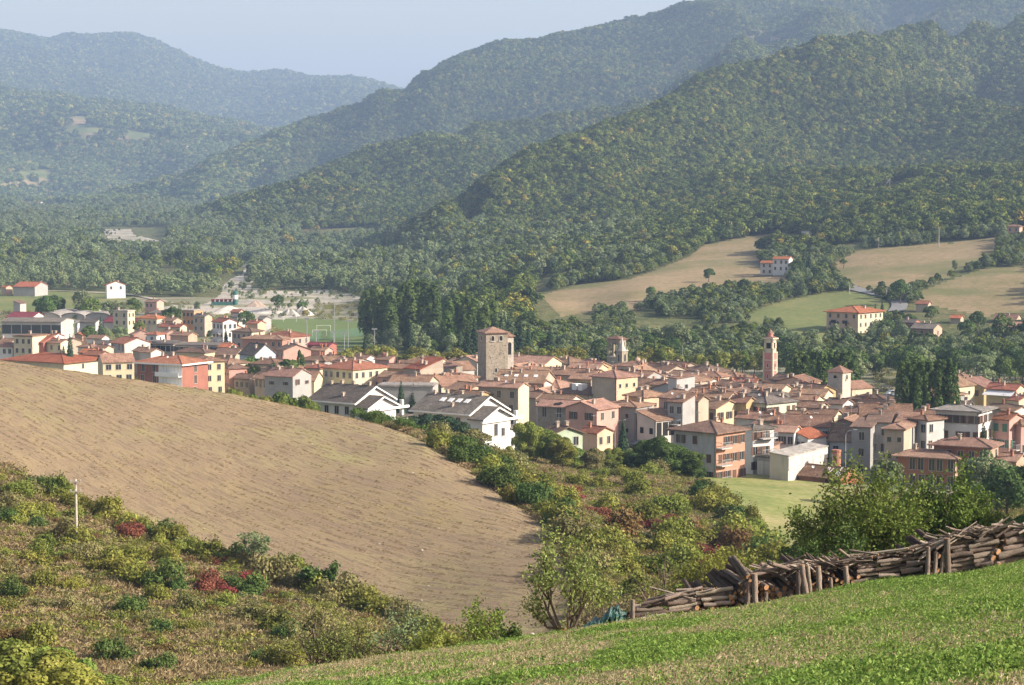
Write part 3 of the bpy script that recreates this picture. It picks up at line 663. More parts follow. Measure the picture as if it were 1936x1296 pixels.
RM = dict(brown=tiles("weathered_brown_tiles", (.20,.125,.09), (.35,.215,.15), (.50,.335,.24)), red=tiles("red_tiles", (.28,.11,.07), (.40,.165,.11), (.50,.24,.16), s=.8),
 orange=tiles("orange_tiles", (.38,.13,.06), (.50,.18,.09), (.56,.24,.13), s=.7), pink=tiles("pinkish_clay_tiles", (.30,.18,.14), (.44,.27,.21), (.55,.37,.29)),
 grey=tiles("grey_roof_slabs", (.15,.135,.12), (.21,.19,.17), (.28,.255,.23), s=.6), dark=tiles("dark_brown_tiles", (.13,.09,.07), (.23,.155,.12), (.33,.23,.18)),
 pale=tiles("pale_fibre_cement", (.34,.33,.31), (.45,.43,.41), (.54,.52,.49), s=.3), maroon=tiles("maroon_sheet", (.20,.045,.05), (.26,.06,.07), (.30,.08,.09), s=.3),
 rust=tiles("rusty_brown_tiles", (.20,.12,.085), (.34,.21,.15), (.48,.32,.23)))
m_glass, _nt, _b = new_mat("dark_window_glass", .15, .6); _b.inputs["Base Color"].default_value = (.03,.035,.04,1)
m_frame = simple("window_frame_paint", (.45,.41,.35), .7); m_shut = simple("brown_shutter", (.13,.07,.045), .7, .2, 5); m_gshut = simple("green_shutter", (.07,.17,.11), .7)
m_gshut2 = simple("grey_shutter", (.20,.20,.19), .7); m_conc = simple("cast_concrete", (.47,.45,.42), .9, .2, 1.5); m_white = simple("white_paint", (.78,.77,.74), .6, .06, 1)
m_metal = simple("galvanised_metal", (.42,.43,.44), .45, .1, 5, .5, .6); m_dark = simple("dark_opening", (.02,.018,.016), .95)
m_chim = simple("chimney_plaster", (.42,.34,.27), .9, .3, 3); m_chimr = simple("chimney_brick", (.36,.17,.11), .9, .3, 4)
def window_mesh(w, h, shut=None, bars=True):
    b = MB(); f = .07
    b.box(-w/2-f, w/2+f, -.06, .03, -f, 0, 1); b.box(-w/2-f, -w/2, -.05, .03, 0, h, 1); b.box(w/2, w/2+f, -.05, .03, 0, h, 1); b.box(-w/2-f, w/2+f, -.05, .03, h, h+f, 1)
    b.box(-w/2, w/2, -.015, .03, 0, h, 0)
    if bars: b.box(-.03, .03, -.03, -.018, 0, h, 1)
    b.box(-w/2-.12, w/2+.12, -.14, -.062, -f-.03, -f+.04, 1)
    me = b.mesh("window"); me.materials.append(m_glass); me.materials.append(m_frame); return me
WIN = {'w': window_mesh(.95, 1.45), 's': window_mesh(.75, .85, bars=False), 'l': window_mesh(1.5, 1.5), 'd': window_mesh(1.0, 2.15), 'b': window_mesh(3.4, 1.9)}
WSZ = {'w': (.95,1.45), 's': (.75,.85), 'l': (1.5,1.5), 'd': (1.0,2.15), 'b': (3.4,1.9)}
def shut_mesh(w, h, m):
    b = MB(); b.box(-w/2, w/2, -.045, 0, 0, h)
    for i in range(5): b.box(-w/2+.04, w/2-.04, -.06, -.047, h*(i+.2)/5, h*(i+.75)/5)
    me = b.mesh("shutter"); me.materials.append(m); return me
SHUT = {k: {c: shut_mesh(WSZ[k][0]/2, WSZ[k][1], m) for c, m in (('brown',m_shut),('green',m_gshut),('grey',m_gshut2))} for k in WSZ}
def add_window(root, face, t, z, A, B, k='w', shut=None, closed=False):
    """face 0 = the left/front face (y=-B/2), 1 = the right face (x=+A/2), t = position along it"""
    o = link("window", WIN[k], parent=root)
    if face == 0: o.location = (t, -B/2-.012, z); o.rotation_euler = (0,0,0)
    else: o.location = (A/2+.012, t, z); o.rotation_euler = (0,0,R(90))
    if shut:
        w = WSZ[k][0]
        for s in (-1, 1):
            c = link("shutter", SHUT[k][shut], parent=o); c.location = (s*(w/4 if closed else w*.77+.03), -.065, 0)
    return o
CHIM = []
for i, (w, h, m) in enumerate(((.5,.8,m_chim),(.42,.9,m_chimr),(.7,.7,m_chim))):
    b = MB(); b.box(-w/2,w/2,-w/2,w/2,-.9,h); b.box(-w/2-.08,w/2+.08,-w/2-.08,w/2+.08,h,h+.12); b.box(-w/2+.08,w/2-.08,-w/2+.08,w/2-.08,h+.12,h+.3); b.box(-w/2-.1,w/2+.1,-w/2-.1,w/2+.1,h+.3,h+.38)
    me = b.mesh("chimney"); me.materials.append(m); CHIM.append(me)
ant = MB(); ant.tube([(0,0,0),(0,0,2.2)], .025, 5); ant.tube([(-.6,0,2.1),(.6,0,2.1)], .02, 4)
for i in range(5): ant.tube([(-.5+.25*i,-.3,2.1),(-.5+.25*i,.3,2.1)], .014, 4)
ANT = ant.mesh("aerial"); ANT.materials.append(m_metal)
dsh = MB(); dsh.lathe([(.02,-.06),(.2,.0),(.27,.06),(.26,.065),(.19,.015),(.02,-.03)], 12); DISH = dsh.mesh("satellite_dish"); DISH.materials.append(m_white)
_br = random.Random(3); GROUP_TOWN = "houses of the old town"
def roof_parts(root, A, B, h, rf, rm, wm, pitch, ov=.5, fascia=None):
    """walls and roof of one block, in local axes"""
    x, y = A/2, B/2; wb = MB(); rb = MB(); rise = 0
    if rf in ('A','B'):
        half = y if rf == 'A' else x; rise = half*pitch
        if rf == 'A':
            wb.add([(-x,-y,-2),(x,-y,-2),(x,y,-2),(-x,y,-2),(-x,-y,h),(x,-y,h),(x,y,h),(-x,y,h),(-x,0,h+rise-.05),(x,0,h+rise-.05)],
                   [[0,3,2,1],[0,1,5,4],[2,3,7,6],[1,2,6,9,5],[3,0,4,8,7],[4,5,9,8],[6,7,8,9]])
        else:
            wb.add([(-x,-y,-2),(x,-y,-2),(x,y,-2),(-x,y,-2),(-x,-y,h),(x,-y,h),(x,y,h),(-x,y,h),(0,-y,h+rise-.05),(0,y,h+rise-.05)],
                   [[0,3,2,1],[0,1,5,8,4],[2,3,7,9,6],[1,2,6,5],[3,0,4,7],[5,6,9,8],[7,4,8,9]])
        t = .2
        for s in (-1, 1):
            o_ = half+ov; L = (x if rf == 'A' else y)+ov*.6; z0 = h-ov*pitch+.03; z1 = h+rise+.03
            P = [(-L, s*o_, z0),(L, s*o_, z0),(L, 0, z1),(-L, 0, z1)]; P += [(a,b_,c+t) for a,b_,c in P]
            if rf == 'B': P = [(b_,a,c) for a,b_,c in P]
            F = [[3,2,1,0],[4,5,6,7],[0,1,5,4],[1,2,6,5],[2,3,7,6],[3,0,4,7]]
            rb.add(P, F)
        rl = (x if rf == 'A' else y)+ov*.6; zt = h+rise+.21
        pr = [(-rl,0,zt),(rl,0,zt)] if rf == 'A' else [(0,-rl,zt),(0,rl,zt)]; rb.tube(pr, .16, 6)
    elif rf == 'H':
        wb.box(-x, x, -y, y, -2, h); m_ = min(x, y); rise = m_*pitch; X, Y = x+ov, y+ov; z0 = h-ov*pitch*.4; zt = h+rise
        rx, ry = max(x-m_, .01), max(y-m_, .01)
        rb.add([(-X,-Y,z0),(X,-Y,z0),(X,Y,z0),(-X,Y,z0),(-X,-Y,z0+.2),(X,-Y,z0+.2),(X,Y,z0+.2),(-X,Y,z0+.2),(-rx,-ry,zt+.2),(rx,-ry,zt+.2),(rx,ry,zt+.2),(-rx,ry,zt+.2)],
               [[3,2,1,0],[0,1,5,4],[1,2,6,5],[2,3,7,6],[3,0,4,7],[4,5,9,8],[5,6,10,9],[6,7,11,10],[7,4,8,11],[8,9,10,11]])
        for sx, sy in ((1,1),(1,-1),(-1,1),(-1,-1)): rb.tube([(sx*X,sy*Y,z0+.2),(sx*rx,sy*ry,zt+.22)], .13, 5)
    elif rf in ('S','T'):                                   # lean-to: S rises away from the front face, T rises away from the right face
        sp = (B if rf == 'S' else A); rise = sp*pitch
        if rf == 'S': T = [(-x,-y,h),(x,-y,h),(x,y,h+rise),(-x,y,h+rise)]
        else: T = [(-x,-y,h+rise),(x,-y,h),(x,y,h),(-x,y,h+rise)]
        wb.add([(-x,-y,-2),(x,-y,-2),(x,y,-2),(-x,y,-2)]+T, [[0,3,2,1],[0,1,5,4],[1,2,6,5],[2,3,7,6],[3,0,4,7],[4,5,6,7]])
        g = ov*.7; X, Y = x+g, y+g
        zf = lambda px, py: h + .03 + (rise*(py+y)/B if rf == 'S' else rise*(x-px)/A)
        P = [(-X,-Y),(X,-Y),(X,Y),(-X,Y)]; V = [(a,c,zf(a,c)) for a,c in P]; V += [(a,c,z+.2) for a,c,z in V]
        rb.add(V, [[3,2,1,0],[4,5,6,7],[0,1,5,4],[1,2,6,5],[2,3,7,6],[3,0,4,7]])
    elif rf == 'V':                                   # barrel vault, axis along y
        arc = [(-x,-2),(-x,h)]+[(-x*math.cos(math.pi*i/12), h+x*pitch*math.sin(math.pi*i/12)) for i in range(1,12)]+[(x,h),(x,-2)]
        wb.prism(arc[::-1], -y, y); rise = x*pitch
        n = 14; o_ = [(-(x+.3)*math.cos(math.pi*i/n), h+.05+(x+.3)*pitch*math.sin(math.pi*i/n)) for i in range(n+1)]
        for (x0,z0),(x1,z1) in zip(o_, o_[1:]):
            rb.add([(x0,-y-.4,z0),(x1,-y-.4,z1),(x1,y+.4,z1),(x0,y+.4,z0),(x0,-y-.4,z0+.25),(x1,-y-.4,z1+.25),(x1,y+.4,z1+.25),(x0,y+.4,z0+.25)],
                   [[3,2,1,0],[4,5,6,7],[0,1,5,4],[2,3,7,6]])
    else:                                             # F: flat with parapet
        wb.box(-x, x, -y, y, -2, h); rb.box(-x-.25, x+.25, -y-.25, y+.25, h+.003, h+.3); rb.box(-x+.2, x-.2, -y+.2, y-.2, h+.303, h+.42)
    w = wb.build("wall", wm, root); r = rb.build("roof", rm, root)
    if fascia:
        fb = MB(); X, Y = x+ov+.06, y+ov+.06; z = h-ov*pitch*.4-.05
        for (a0,a1,b0,b1) in ((-X,X,-Y,-Y+.1),(X-.1,X,-Y+.1,Y)): fb.box(a0,a1,b0,b1,z-.1,z+.3)
        fb.build("fascia", fascia, root)
    return w, r, rise
def roof_z(rf, A, B, h, pitch, px, py):
    if rf == 'A': return h+(B/2-abs(py))*pitch
    if rf == 'B': return h+(A/2-abs(px))*pitch
    if rf == 'H': return h+min(A/2-abs(px), B/2-abs(py), min(A,B)/2)*pitch
    if rf == 'S': return h+(py+B/2)*pitch
    if rf == 'T': return h+(A/2-px)*pitch
    return h+.3
def frame(uL, uC, uR, vE, h, th, d=None, y0=380, amax=60, bmin=5):
    """corner + edges seen on the photo -> centre, sizes, turn"""
    y = d or solve(uC, vE, h, y0); a, e = ae(uC, vE); C = Vector((a*y, y, 0)); s = FOC/y; t = R(th)
    A = min(amax, max(3.5, (uC-uL)/s/max(.1,math.cos(t)))); B = min(amax, max(bmin, (uR-uC)/s/max(.1,math.sin(t))))
    xh = Vector((math.cos(t), -math.sin(t), 0)); yh = Vector((math.sin(t), math.cos(t), 0))
    c = C - xh*A/2 + yh*B/2; zb = CAMZ + e*y - h
    return c, zb, A, B, -t, y
FOOT = []
def house(name, uL, uC, uR, vE, h=6.5, th=35, rf='A', wc='beige', rc='brown', wa=(0,0), wb=(0,0), label=None, cat="house", wk='w', shut=None,
          pitch=.36, d=None, y0=380, ch=1, group=None, ov=.5, wcB=None, extra=None, bmin=5, fascia=None, amax=60):
    c, zb, A, B, rz, y = frame(uL, uC, uR, vE, h, th, d, y0, amax, bmin)
    FOOT.append((c.x, c.y, max(A, B), label, zb)); root = empty(name, (c.x, c.y, zb), rz); tag(root, label, cat, group)
    roof_parts(root, A, B, h, rf, RM[rc], WM[wc], pitch, ov, fascia)
    if wcB:
        pb = MB(); pb.box(A/2+.003, A/2+.05, -B/2-.003, B/2, -1.9, h-.02)
        if rf == 'A': pb.add([(A/2+.05,-B/2,h-.02),(A/2+.05,B/2,h-.02),(A/2+.05,0,h+B/2*pitch-.05)], [[0,1,2]])
        pb.build("side_wall", WM[wcB], root)
    def row(face, L, n, fl):
        for f in range(fl):
            for i in range(n):
                if _br.random() < .07: continue
                t = -L/2 + L*(i+.5)/n + _br.uniform(-.2,.2)
                z = h - (f+1)*min(3.0, h/max(fl,1)) + .75
                if z < -1: continue
                k = wk; o = add_window(root, face, t, z, A+(.1 if (wcB and face == 1) else 0), B, k, shut if y < 650 else None, _br.random() < .3)
    row(0, A, *wa); row(1, B, *wb)
    for i in range(ch):
        px, py = _br.uniform(-.36,.36)*A, _br.uniform(-.22,.3)*B
        cmesh = link("chimney", _br.choice(CHIM), parent=root); cmesh.location = (px, py, roof_z(rf, A, B, h, pitch, px, py)+.1)
    if y < 620 and _br.random() < .6:
        a_ = link("aerial", ANT, parent=root); px = _br.uniform(-.3,.3)*A; a_.location = (px, 0, roof_z(rf, A, B, h, pitch, px, 0)+.1); a_.rotation_euler = (0,0,_br.uniform(0,3))
    if y < 620 and _br.random() < .18:
        a_ = link("satellite_dish", DISH, parent=root); px = _br.uniform(-.3,.3)*A; py = -B*.25; a_.location = (px, py, roof_z(rf, A, B, h, pitch, px, py)+.75); a_.rotation_euler = (R(60),0,R(40))
    if y < 560 and A > 5:
        b = MB(); b.tube([(A/2-.25,-B/2-.09,-1.5),(A/2-.25,-B/2-.09,h-.1)], .06, 5); b.build("drainpipe", m_gshut2, root)
    if extra: extra(root, A, B, h, y)
    return root
def balconies(face, spans, zs, depth=1.3, slab=m_conc, solid=False):
    def f(root, A, B, h, y):
        for z in zs:
            for (t0, t1) in spans:
                b = MB(); r = MB(); L = A if face == 0 else B; a, c = -L/2+t0*L, -L/2+t1*L
                b.box(a, c, -depth, -.02, z-.18, z)
                if solid: r.box(a, c, -depth-.08, -depth-.003, z-.18, z+.95)
                else:
                    r.box(a, c, -depth, -depth+.05, z+.92, z+1.0); n = max(2, int((c-a)/.35))
                    for i in range(n+1): x = a+(c-a)*i/n; r.box(x-.025, x+.025, -depth+.005, -depth+.045, z+.003, z+.918)
                    for xx in (a, c-.05): r.box(xx, xx+.05, -depth+.053, -.02, z+.92, z+1.0)
                o = b.build("balcony", slab, root); q = r.build("railing", m_metal if not solid else slab, o)
                if face == 0: o.location = (0, -B/2, 0)
                else: o.location = (A/2, 0, 0); o.rotation_euler = (0,0,R(90))
    return f
def Z1(x): return 560+x/3.872
def Z1y(y): return 600+y/3.872
ZOOM = {1:(560,600,3.872), 2:(1000,600,3.872), 3:(1436,600,3.812), 4:(0,500,5.4), 5:(300,500,4.84), 6:(1400,360,3.612)}
def H(z, uL, uC, uR, vE, label, **k):
    x0, y0_, s = ZOOM[z]; nm = k.pop('name', 'house')
    k.setdefault('group', None)
    return house(nm, x0+uL/s, x0+uC/s, x0+uR/s, y0_+vE/s, label=label, **k)
# ------------------------------------------------------------------ the town, near to far, read off enlarged views of the photo
def awning(root, A, B, h, y):
    b = MB(); b.add([(-A/2,-B/2-2.4,h-1.3),(A/2,-B/2-2.4,h-1.3),(A/2,-B/2-.1,h-.3),(-A/2,-B/2-.1,h-.3)],[[0,1,2,3]]); b.add([(-A/2,-B/2-2.4,h-1.36),(A/2,-B/2-2.4,h-1.36),(A/2,-B/2-.1,h-.36),(-A/2,-B/2-.1,h-.36)],[[3,2,1,0]])
    b.build("awning", m_white, root)
def ruin(root, A, B, h):
    b = MB(); b.lathe([(.85,-1),(.8,4),(.75,6.4),(.85,6.5),(.85,6.8),(.7,6.8)], 14, 0, -A*.05, B*.42); b.build("round_chimney", m_chimr, root)
    rng = random.Random(4); b = MB()
    for i in range(9):
        x = A*.28+rng.uniform(-1.8,1.8); b.tube([(x, -B*.45, h+.5),(x+rng.uniform(-1,1), -B*.1, h+B*.2+rng.uniform(0,.5))], .07, 4)
    b.build("broken_rafter", m_conc, root)
    b = MB(); b.add([(A/2+.35,-B/2,h-.2),(A/2+.35,B/2,h-.2),(A/2+2.2,B*.2,-.4),(A/2+2.2,-B*.4,-.4)],[[3,2,1,0]]); b.box(A/2+.4,A/2+2,-B*.4,B*.3,-.9,-.5); b.build("collapsed_roof", RM['orange'], root)
    b = MB(); b.box(A*.2, A*.4, -B/2-.5, -B/2-.3, h*.2, h-.2); b.build("opening", m_dark, root)
def dormers(root, A, B, h):
    for px in (-.05, .12):
        b = MB(); b.box(px*A-.6, px*A+.6, -B*.33, -B*.12, h+.3, h+2.1); b.build("dormer", m_white, root)
def hole(root, A, B, h):
    b = MB(); z = lambda py: h+(B/2-abs(py))*.42+.27
    b.add([(-A*.12,-B*.5,z(B*.5)),(A*.02,-B*.46,z(B*.46)),(A*.06,-B*.3,z(B*.3)),(-A*.02,-B*.2,z(B*.2)),(-A*.14,-B*.32,z(B*.32))],[[0,1,2,3,4]]); b.build("roof_hole", m_dark, root)
def garage_doors(root, A, B, h, y):
    for i in range(3):
        b = MB(); b.box(-A/2+A*(i+.08)/3, -A/2+A*(i+.92)/3, -B/2-.06, -B/2-.003, 0, h-.7); b.build("garage_door", m_metal if i < 2 else m_dark, root)
def openings(n, z0, z1, face=0, frac=.7, m=None):
    def f(root, A, B, h, y):
        L = A if face == 0 else B
        for i in range(n):
            b = MB(); c = -L/2+L*(i+.5)/n; w = L/n*frac/2
            b.box(c-w, c+w, -.05, .3, z0, z1); o = b.build("opening", m or m_dark, root)
            if face == 0: o.location = (0, -B/2-.003, 0)
            else: o.location = (A/2+.003, 0, 0); o.rotation_euler = (0,0,R(90))
    return f
def many(*fs):
    def f(root, A, B, h, y):
        for g in fs: g(root, A, B, h, y)
    return f
def skylights(n):
    def f(root, A, B, h, y):
        for i in range(n):
            b = MB(); b.box(-.45, .45, -.6, .6, 0, .09); o = b.build("skylight", m_white, root)
            px = -A/2 + A*(i+1)/(n+1); py = -B*.25; o.location = (px, py, roof_z('A', A, B, h, .36, px, py)+.26); o.rotation_euler = (math.atan(.36),0,0)
    return f
def MB_strip(root, A, B, h):
    b = MB(); b.box(A/2+.003, A/2+.09, -B/2+.02, B/2-.02, h*.42, h-.15); b.build("concrete_band", m_conc, root)
# ---- right half, near rows
H(2,1080,1370,1610,850,"four-storey block at the meadow's edge, grey side, orange brick flank and balconies",name='apartment_block',cat='apartment block',h=11,th=42,rf='H',wc='palegrey',rc='dark',wcB='brick',wa=(3,3),wb=(4,3),shut='brown',pitch=.3,ch=2,ov=.9,
  extra=many(balconies(1,[(0,.36)],[2.4,5.4,8.4]),openings(1,-1,10.2,0,.14,m_conc)))
H(2,1612,1640,1754,824,"white balconied block joined behind the orange brick apartment block",name='apartment_block',cat='apartment block',h=8,th=55,rf='H',wc='white',rc='grey',wb=(4,3),shut='brown',pitch=.3,extra=balconies(1,[(.25,.95)],[3.4,6.4]))
H(2,1612,1700,1800,978,"low brick annex with a brown lean-to roof below the white balconied block",name='annex',cat='outbuilding',h=3.4,th=50,rf='S',wc='salmon',rc='brown',ch=0,pitch=.2,wb=(3,1))
H(3,-6,140,205,1022,"low concrete garage with roll-up doors beside the long pale warehouse",name='garage',cat='garage',h=3.2,th=40,rf='F',wc='concrete',rc='grey',ch=0,extra=garage_doors)
H(3,100,207,580,1008,"long windowless pale concrete warehouse below the old town",name='warehouse',cat='warehouse',h=4.2,th=31,rf='T',wc='offwhite',rc='pale',ch=0,pitch=.12,ov=.2,
  extra=lambda root,A,B,h,y: MB_strip(root,A,B,h))
H(3,1030,1410,1520,1022,"terracotta apartment house with two long balconies, nearest block at the right",name='apartment_block',cat='apartment block',h=10.5,th=28,rf='H',wc='terracotta',rc='pink',wcB='peach',wa=(6,3),wb=(2,3),wk='d',pitch=.34,ch=2,ov=.9,
  extra=many(balconies(0,[(0,.38),(.6,1)],[1.6,4.9]),balconies(1,[(.3,.8)],[1.6,4.9])))
H(3,1290,1650,1770,940,"terracotta apartment house behind the nearest one, pale balconies on its right wall",name='apartment_block',cat='apartment block',h=10.5,th=28,rf='H',wc='terracotta',rc='pink',wcB='salmon',wa=(5,3),wb=(2,3),pitch=.34,ch=1,ov=.9,extra=balconies(1,[(.2,.8)],[3,6]))
H(3,1745,1850,1925,1042,"small house with a reddish tile roof at the right edge behind the willows",h=5,th=35,rc='pink',wc='salmon')
H(3,780,895,925,917,"small white flat-roofed house below the beige tower house",h=4.8,th=25,rf='F',wc='white',rc='dark',wa=(1,1),wk='l',ch=0)
H(3,912,1030,1045,985,"low orange-tiled shed between the small white house and terracotta block",name='shed',cat='shed',h=2.6,th=25,rf='S',wc='offwhite',rc='orange',ch=0,pitch=.25)
H(3,930,1040,1048,812,"narrow beige tower house with a little pink pyramid roof",h=9.5,th=22,rf='H',wc='beige',rc='pink',wa=(2,3),wk='s',ch=0,bmin=7)
H(3,512,690,703,902,"white two-storey house with a brown roof behind the lamp post and warehouse",h=5,th=15,rf='S',wc='white',rc='brown',wa=(2,1),ch=0,pitch=.3,bmin=6,extra=balconies(0,[(.62,1)],[1.6]))
H(3,535,688,722,772,"unfinished grey-brown brick house under a brown gable",h=7.5,th=25,rf='B',wc='bare',rc='brown',wa=(2,2),wk='l',ch=1,bmin=8)
H(3,505,535,600,835,"blank white gable wall rising above the long pale warehouse",h=6,th=55,rf='S',wc='white',rc='brown',ch=0,pitch=.1)
H(3,780,935,945,765,"tall light grey house with small balconies, left of the beige tower house",h=9.5,th=15,rf='S',wc='palegrey',rc='dark',wa=(2,3),ch=1,pitch=.15,bmin=8,extra=balconies(0,[(.1,.5)],[3,6]))
H(3,715,800,812,800,"narrow grey house in shade beside the unfinished brick house",h=9,th=20,rf='S',wc='grey',rc='dark',wa=(1,3),ch=0,bmin=8,pitch=.1)
H(3,1045,1108,1118,790,"narrow dark grey house right of the beige tower house",h=9,th=20,rf='S',wc='grey',rc='brown',wa=(2,3),wk='s',ch=0,bmin=8,pitch=.2)
H(3,1112,1205,1338,745,"whitish house with a rounded brown roof, centre of the right cluster",h=10,th=50,rf='H',wc='palegrey',rc='brown',wa=(2,2),wb=(2,2),ch=1,pitch=.3)
H(3,1150,1275,1340,862,"small white house with a sloping brown roof before the rounded one",h=6,th=30,rf='A',wc='white',rc='brown',wa=(1,1),wb=(1,1),ch=1,pitch=.3)
H(3,1335,1490,1505,842,"white cottage with a brown tile roof below the big white modern building",h=5.5,th=15,rf='A',wc='white',rc='brown',wa=(2,1),shut='brown',ch=0,pitch=.4,bmin=7)
H(3,1480,1596,1612,784,"blank concrete block beside the dark conifer and the white cottage",h=7,th=20,rf='F',wc='concrete',rc='grey',wa=(1,1),ch=0,bmin=7)
H(3,1300,1580,1735,684,"big white modern building with brown shutters and a flat grey roof",name='modern_building',cat='building',h=11,th=30,rf='H',wc='white',rc='pale',wa=(6,2),wb=(3,2),shut='brown',pitch=.12,ov=.9,ch=1)
H(3,1730,1800,1880,742,"pink house with a red roof right of the big white modern building",h=9,th=45,rf='A',wc='pink',rc='red',wa=(2,3),wb=(2,3),ch=1,shut='green',extra=balconies(1,[(.1,.8)],[3.4]))
H(3,1862,1885,1960,778,"pink house on the right edge with little balconies",h=8,th=55,rf='H',wc='pink',rc='brown',wb=(3,2),ch=0)
H(3,1795,1832,1915,682,"white house with a wide low gable near the right edge",h=6,th=60,rf='A',wc='white',rc='brown',wb=(3,1),ch=0,pitch=.35)
H(3,1660,1800,1830,665,"dark brown roofed shed left of the white gabled house",h=5,th=25,rf='A',wc='grey',rc='dark',ch=1,pitch=.3)
H(3,1608,1768,1915,575,"yellow villa with a white awning over its terrace, far right",name='villa',cat='villa',h=4,th=38,rf='F',wc='yellow',rc='pale',wa=(2,1),ch=0)
H(3,1665,1848,1940,526,"upper floor of the yellow villa, red roof over a white awning",name='villa_top_floor',cat='villa',h=7.2,th=38,rf='A',wc='yellow',rc='red',wb=(3,1),ch=2,extra=awning,pitch=.4)
H(3,1830,1870,1975,603,"red roofed house at the right edge in front of the yellow villa",h=5,th=55,rf='A',wc='cream',rc='red',ch=1)
H(3,310,575,760,1168,"ruined shed with a sagging brown roof and broken rafters by the meadow",name='ruined_shed',cat='shed',h=2.6,th=42,rf='A',wc='terracotta',rc='rust',ch=0,pitch=.42,extra=lambda root,A,B,h,y: ruin(root,A,B,h))
H(3,68,248,312,832,"white house with a row of dark windows behind the warehouse yard",h=6.5,th=22,rf='A',wc='white',rc='pink',wa=(4,2),ch=2,pitch=.35)
H(3,250,348,505,874,"white house with an orange lean-to and green awning, left of the blank gable",h=5.5,th=45,rf='T',wc='white',rc='orange',wa=(2,1),wk='l',ch=0,pitch=.3)
H(3,150,505,530,792,"long dark-roofed range behind the white houses with windows",h=7,th=12,rf='A',wc='offwhite',rc='brown',wa=(5,1),ch=2,bmin=9)
H(3,350,540,612,712,"cream house with long brown roof below the square pale stone tower",h=6.5,th=25,rf='A',wc='cream',rc='brown',wa=(3,1),ch=2)
H(3,735,1100,1120,742,"very long grey house with a wide brown roof and two dark dormers",h=9.5,th=8,rf='A',wc='grey',rc='brown',wa=(8,2),wk='s',ch=3,bmin=12)
H(3,1112,1235,1335,722,"brown-roofed house left of the big white modern building",h=9,th=35,rf='A',wc='palegrey',rc='rust',wa=(2,2),ch=2)
H(3,600,735,790,695,"low brown roof between the pale tower and the very long grey house",h=6.5,th=30,rf='A',wc='offwhite',rc='rust',ch=2)
H(3,0,105,190,748,"brown-roofed house right of the pale green house",h=7,th=35,rf='A',wc='beige',rc='rust',ch=2,wa=(2,1))
H(3,180,290,350,728,"small rust-roofed house behind the long dark-roofed range",h=7,th=35,rf='A',wc='beige',rc='rust',ch=1)
H(3,680,830,880,667,"low brown roof directly right of the pale stone tower",h=5,th=25,rc='brown',wc='offwhite',ch=1)
H(3,880,965,1020,655,"grey-brown hipped roof house between the pale tower and poplars",h=5.5,th=35,rf='H',rc='dark',wc='beige',ch=2)
H(3,1090,1240,1330,655,"dark-roofed house in front of the row of upright poplars",h=5.5,th=30,rc='brown',wc='beige',ch=2)
H(3,1340,1500,1560,648,"long slate grey roof behind the big white modern building",h=5.5,th=25,rf='A',rc='grey',wc='grey',ch=2)
H(3,205,430,505,532,"long reddish roof left of the pale stone tower",h=6,th=25,rc='rust',wc='beige',ch=3)
H(3,228,400,482,605,"rust-roofed house with an arched white chimney, left of the pale tower",h=7,th=30,rc='rust',wc='cream',wa=(3,1),ch=2)
H(3,482,600,662,630,"house with a round white gable at the foot of the pale stone tower",h=6,th=35,rc='dark',wc='white',ch=2)
H(3,285,430,485,655,"rust-roofed cream house right of the pale green house",h=7,th=30,rc='rust',wc='cream',wa=(3,2),ch=1)
H(3,40,180,240,578,"grey-roofed ochre house behind the pale green house",h=6.5,th=30,rf='H',rc='grey',wc='ochre',ch=1)
# ---- middle of the old town (second enlarged view)
H(2,1585,1740,1990,636,"pale green house with brown shutters and a dark hipped roof",h=7.5,th=48,rf='H',wc='palegreen',rc='grey',wa=(3,2),wb=(5,2),shut='brown',ch=3,pitch=.32)
H(2,1200,1370,1585,674,"bright yellow gabled house behind the orange brick apartment block",h=7,th=45,rf='A',wc='yellow',rc='brown',wa=(3,2),wb=(3,1),shut='brown',ch=2,pitch=.33)
H(2,1530,1800,1885,752,"low red-brown roofs between the yellow and white houses",h=5,th=25,rf='A',wc='offwhite',rc='rust',ch=3)
H(2,1640,1740,1870,800,"pinkish roofed outbuilding beside the white balconied block",h=5,th=45,rf='A',wc='offwhite',rc='pink',ch=1)
H(2,1030,1125,1202,628,"shaded grey house with laundry balcony left of the yellow gabled house",h=9,th=35,rf='S',wc='grey',rc='brown',wa=(2,3),ch=1,pitch=.25,extra=balconies(0,[(.1,.9)],[4.6]))
H(2,800,930,1125,760,"open barn with posts under a wide rusty roof",name='barn',cat='barn',h=5.2,th=48,rf='T',wc='offwhite',rc='rust',ch=0,pitch=.28,extra=many(openings(4,2.0,4.8,1,.8),openings(2,2.4,3.6,0,.35)))
H(2,530,785,920,662,"long stained grey plaster building with low brown roofs",name='old_warehouse',cat='warehouse',h=7.8,th=32,rf='H',wc='grey',rc='brown',wa=(2,2),wk='s',wb=(1,1),ch=3,pitch=.22)
H(2,710,840,1010,588,"orange house with a hipped brown roof left of the pink slope-roofed house",h=8,th=48,rf='H',wc='orange',wcB='peach',rc='rust',wa=(2,2),wb=(3,2),wk='s',ch=3)
H(2,612,636,712,570,"narrow bluish-white house with a sloping top left of the orange house",h=8,th=55,rf='T',wc='blue',rc='brown',ch=1,pitch=.25)
H(2,1005,1065,1182,572,"pink house whose roof slopes up to the right behind the orange house",h=7.5,th=60,rf='A',wc='pink',rc='rust',ch=1)
H(2,1008,1050,1064,598,"narrow dusty red house between the orange house and grey balcony house",h=8.5,th=40,rf='S',wc='pink',rc='brown',ch=0,pitch=.2,wa=(1,2))
H(2,895,990,1068,500,"pale yellow house with three small windows, left of the tall grey blank wall",h=8.5,th=38,rf='A',wc='paleyellow',rc='brown',wa=(3,1),ch=2)
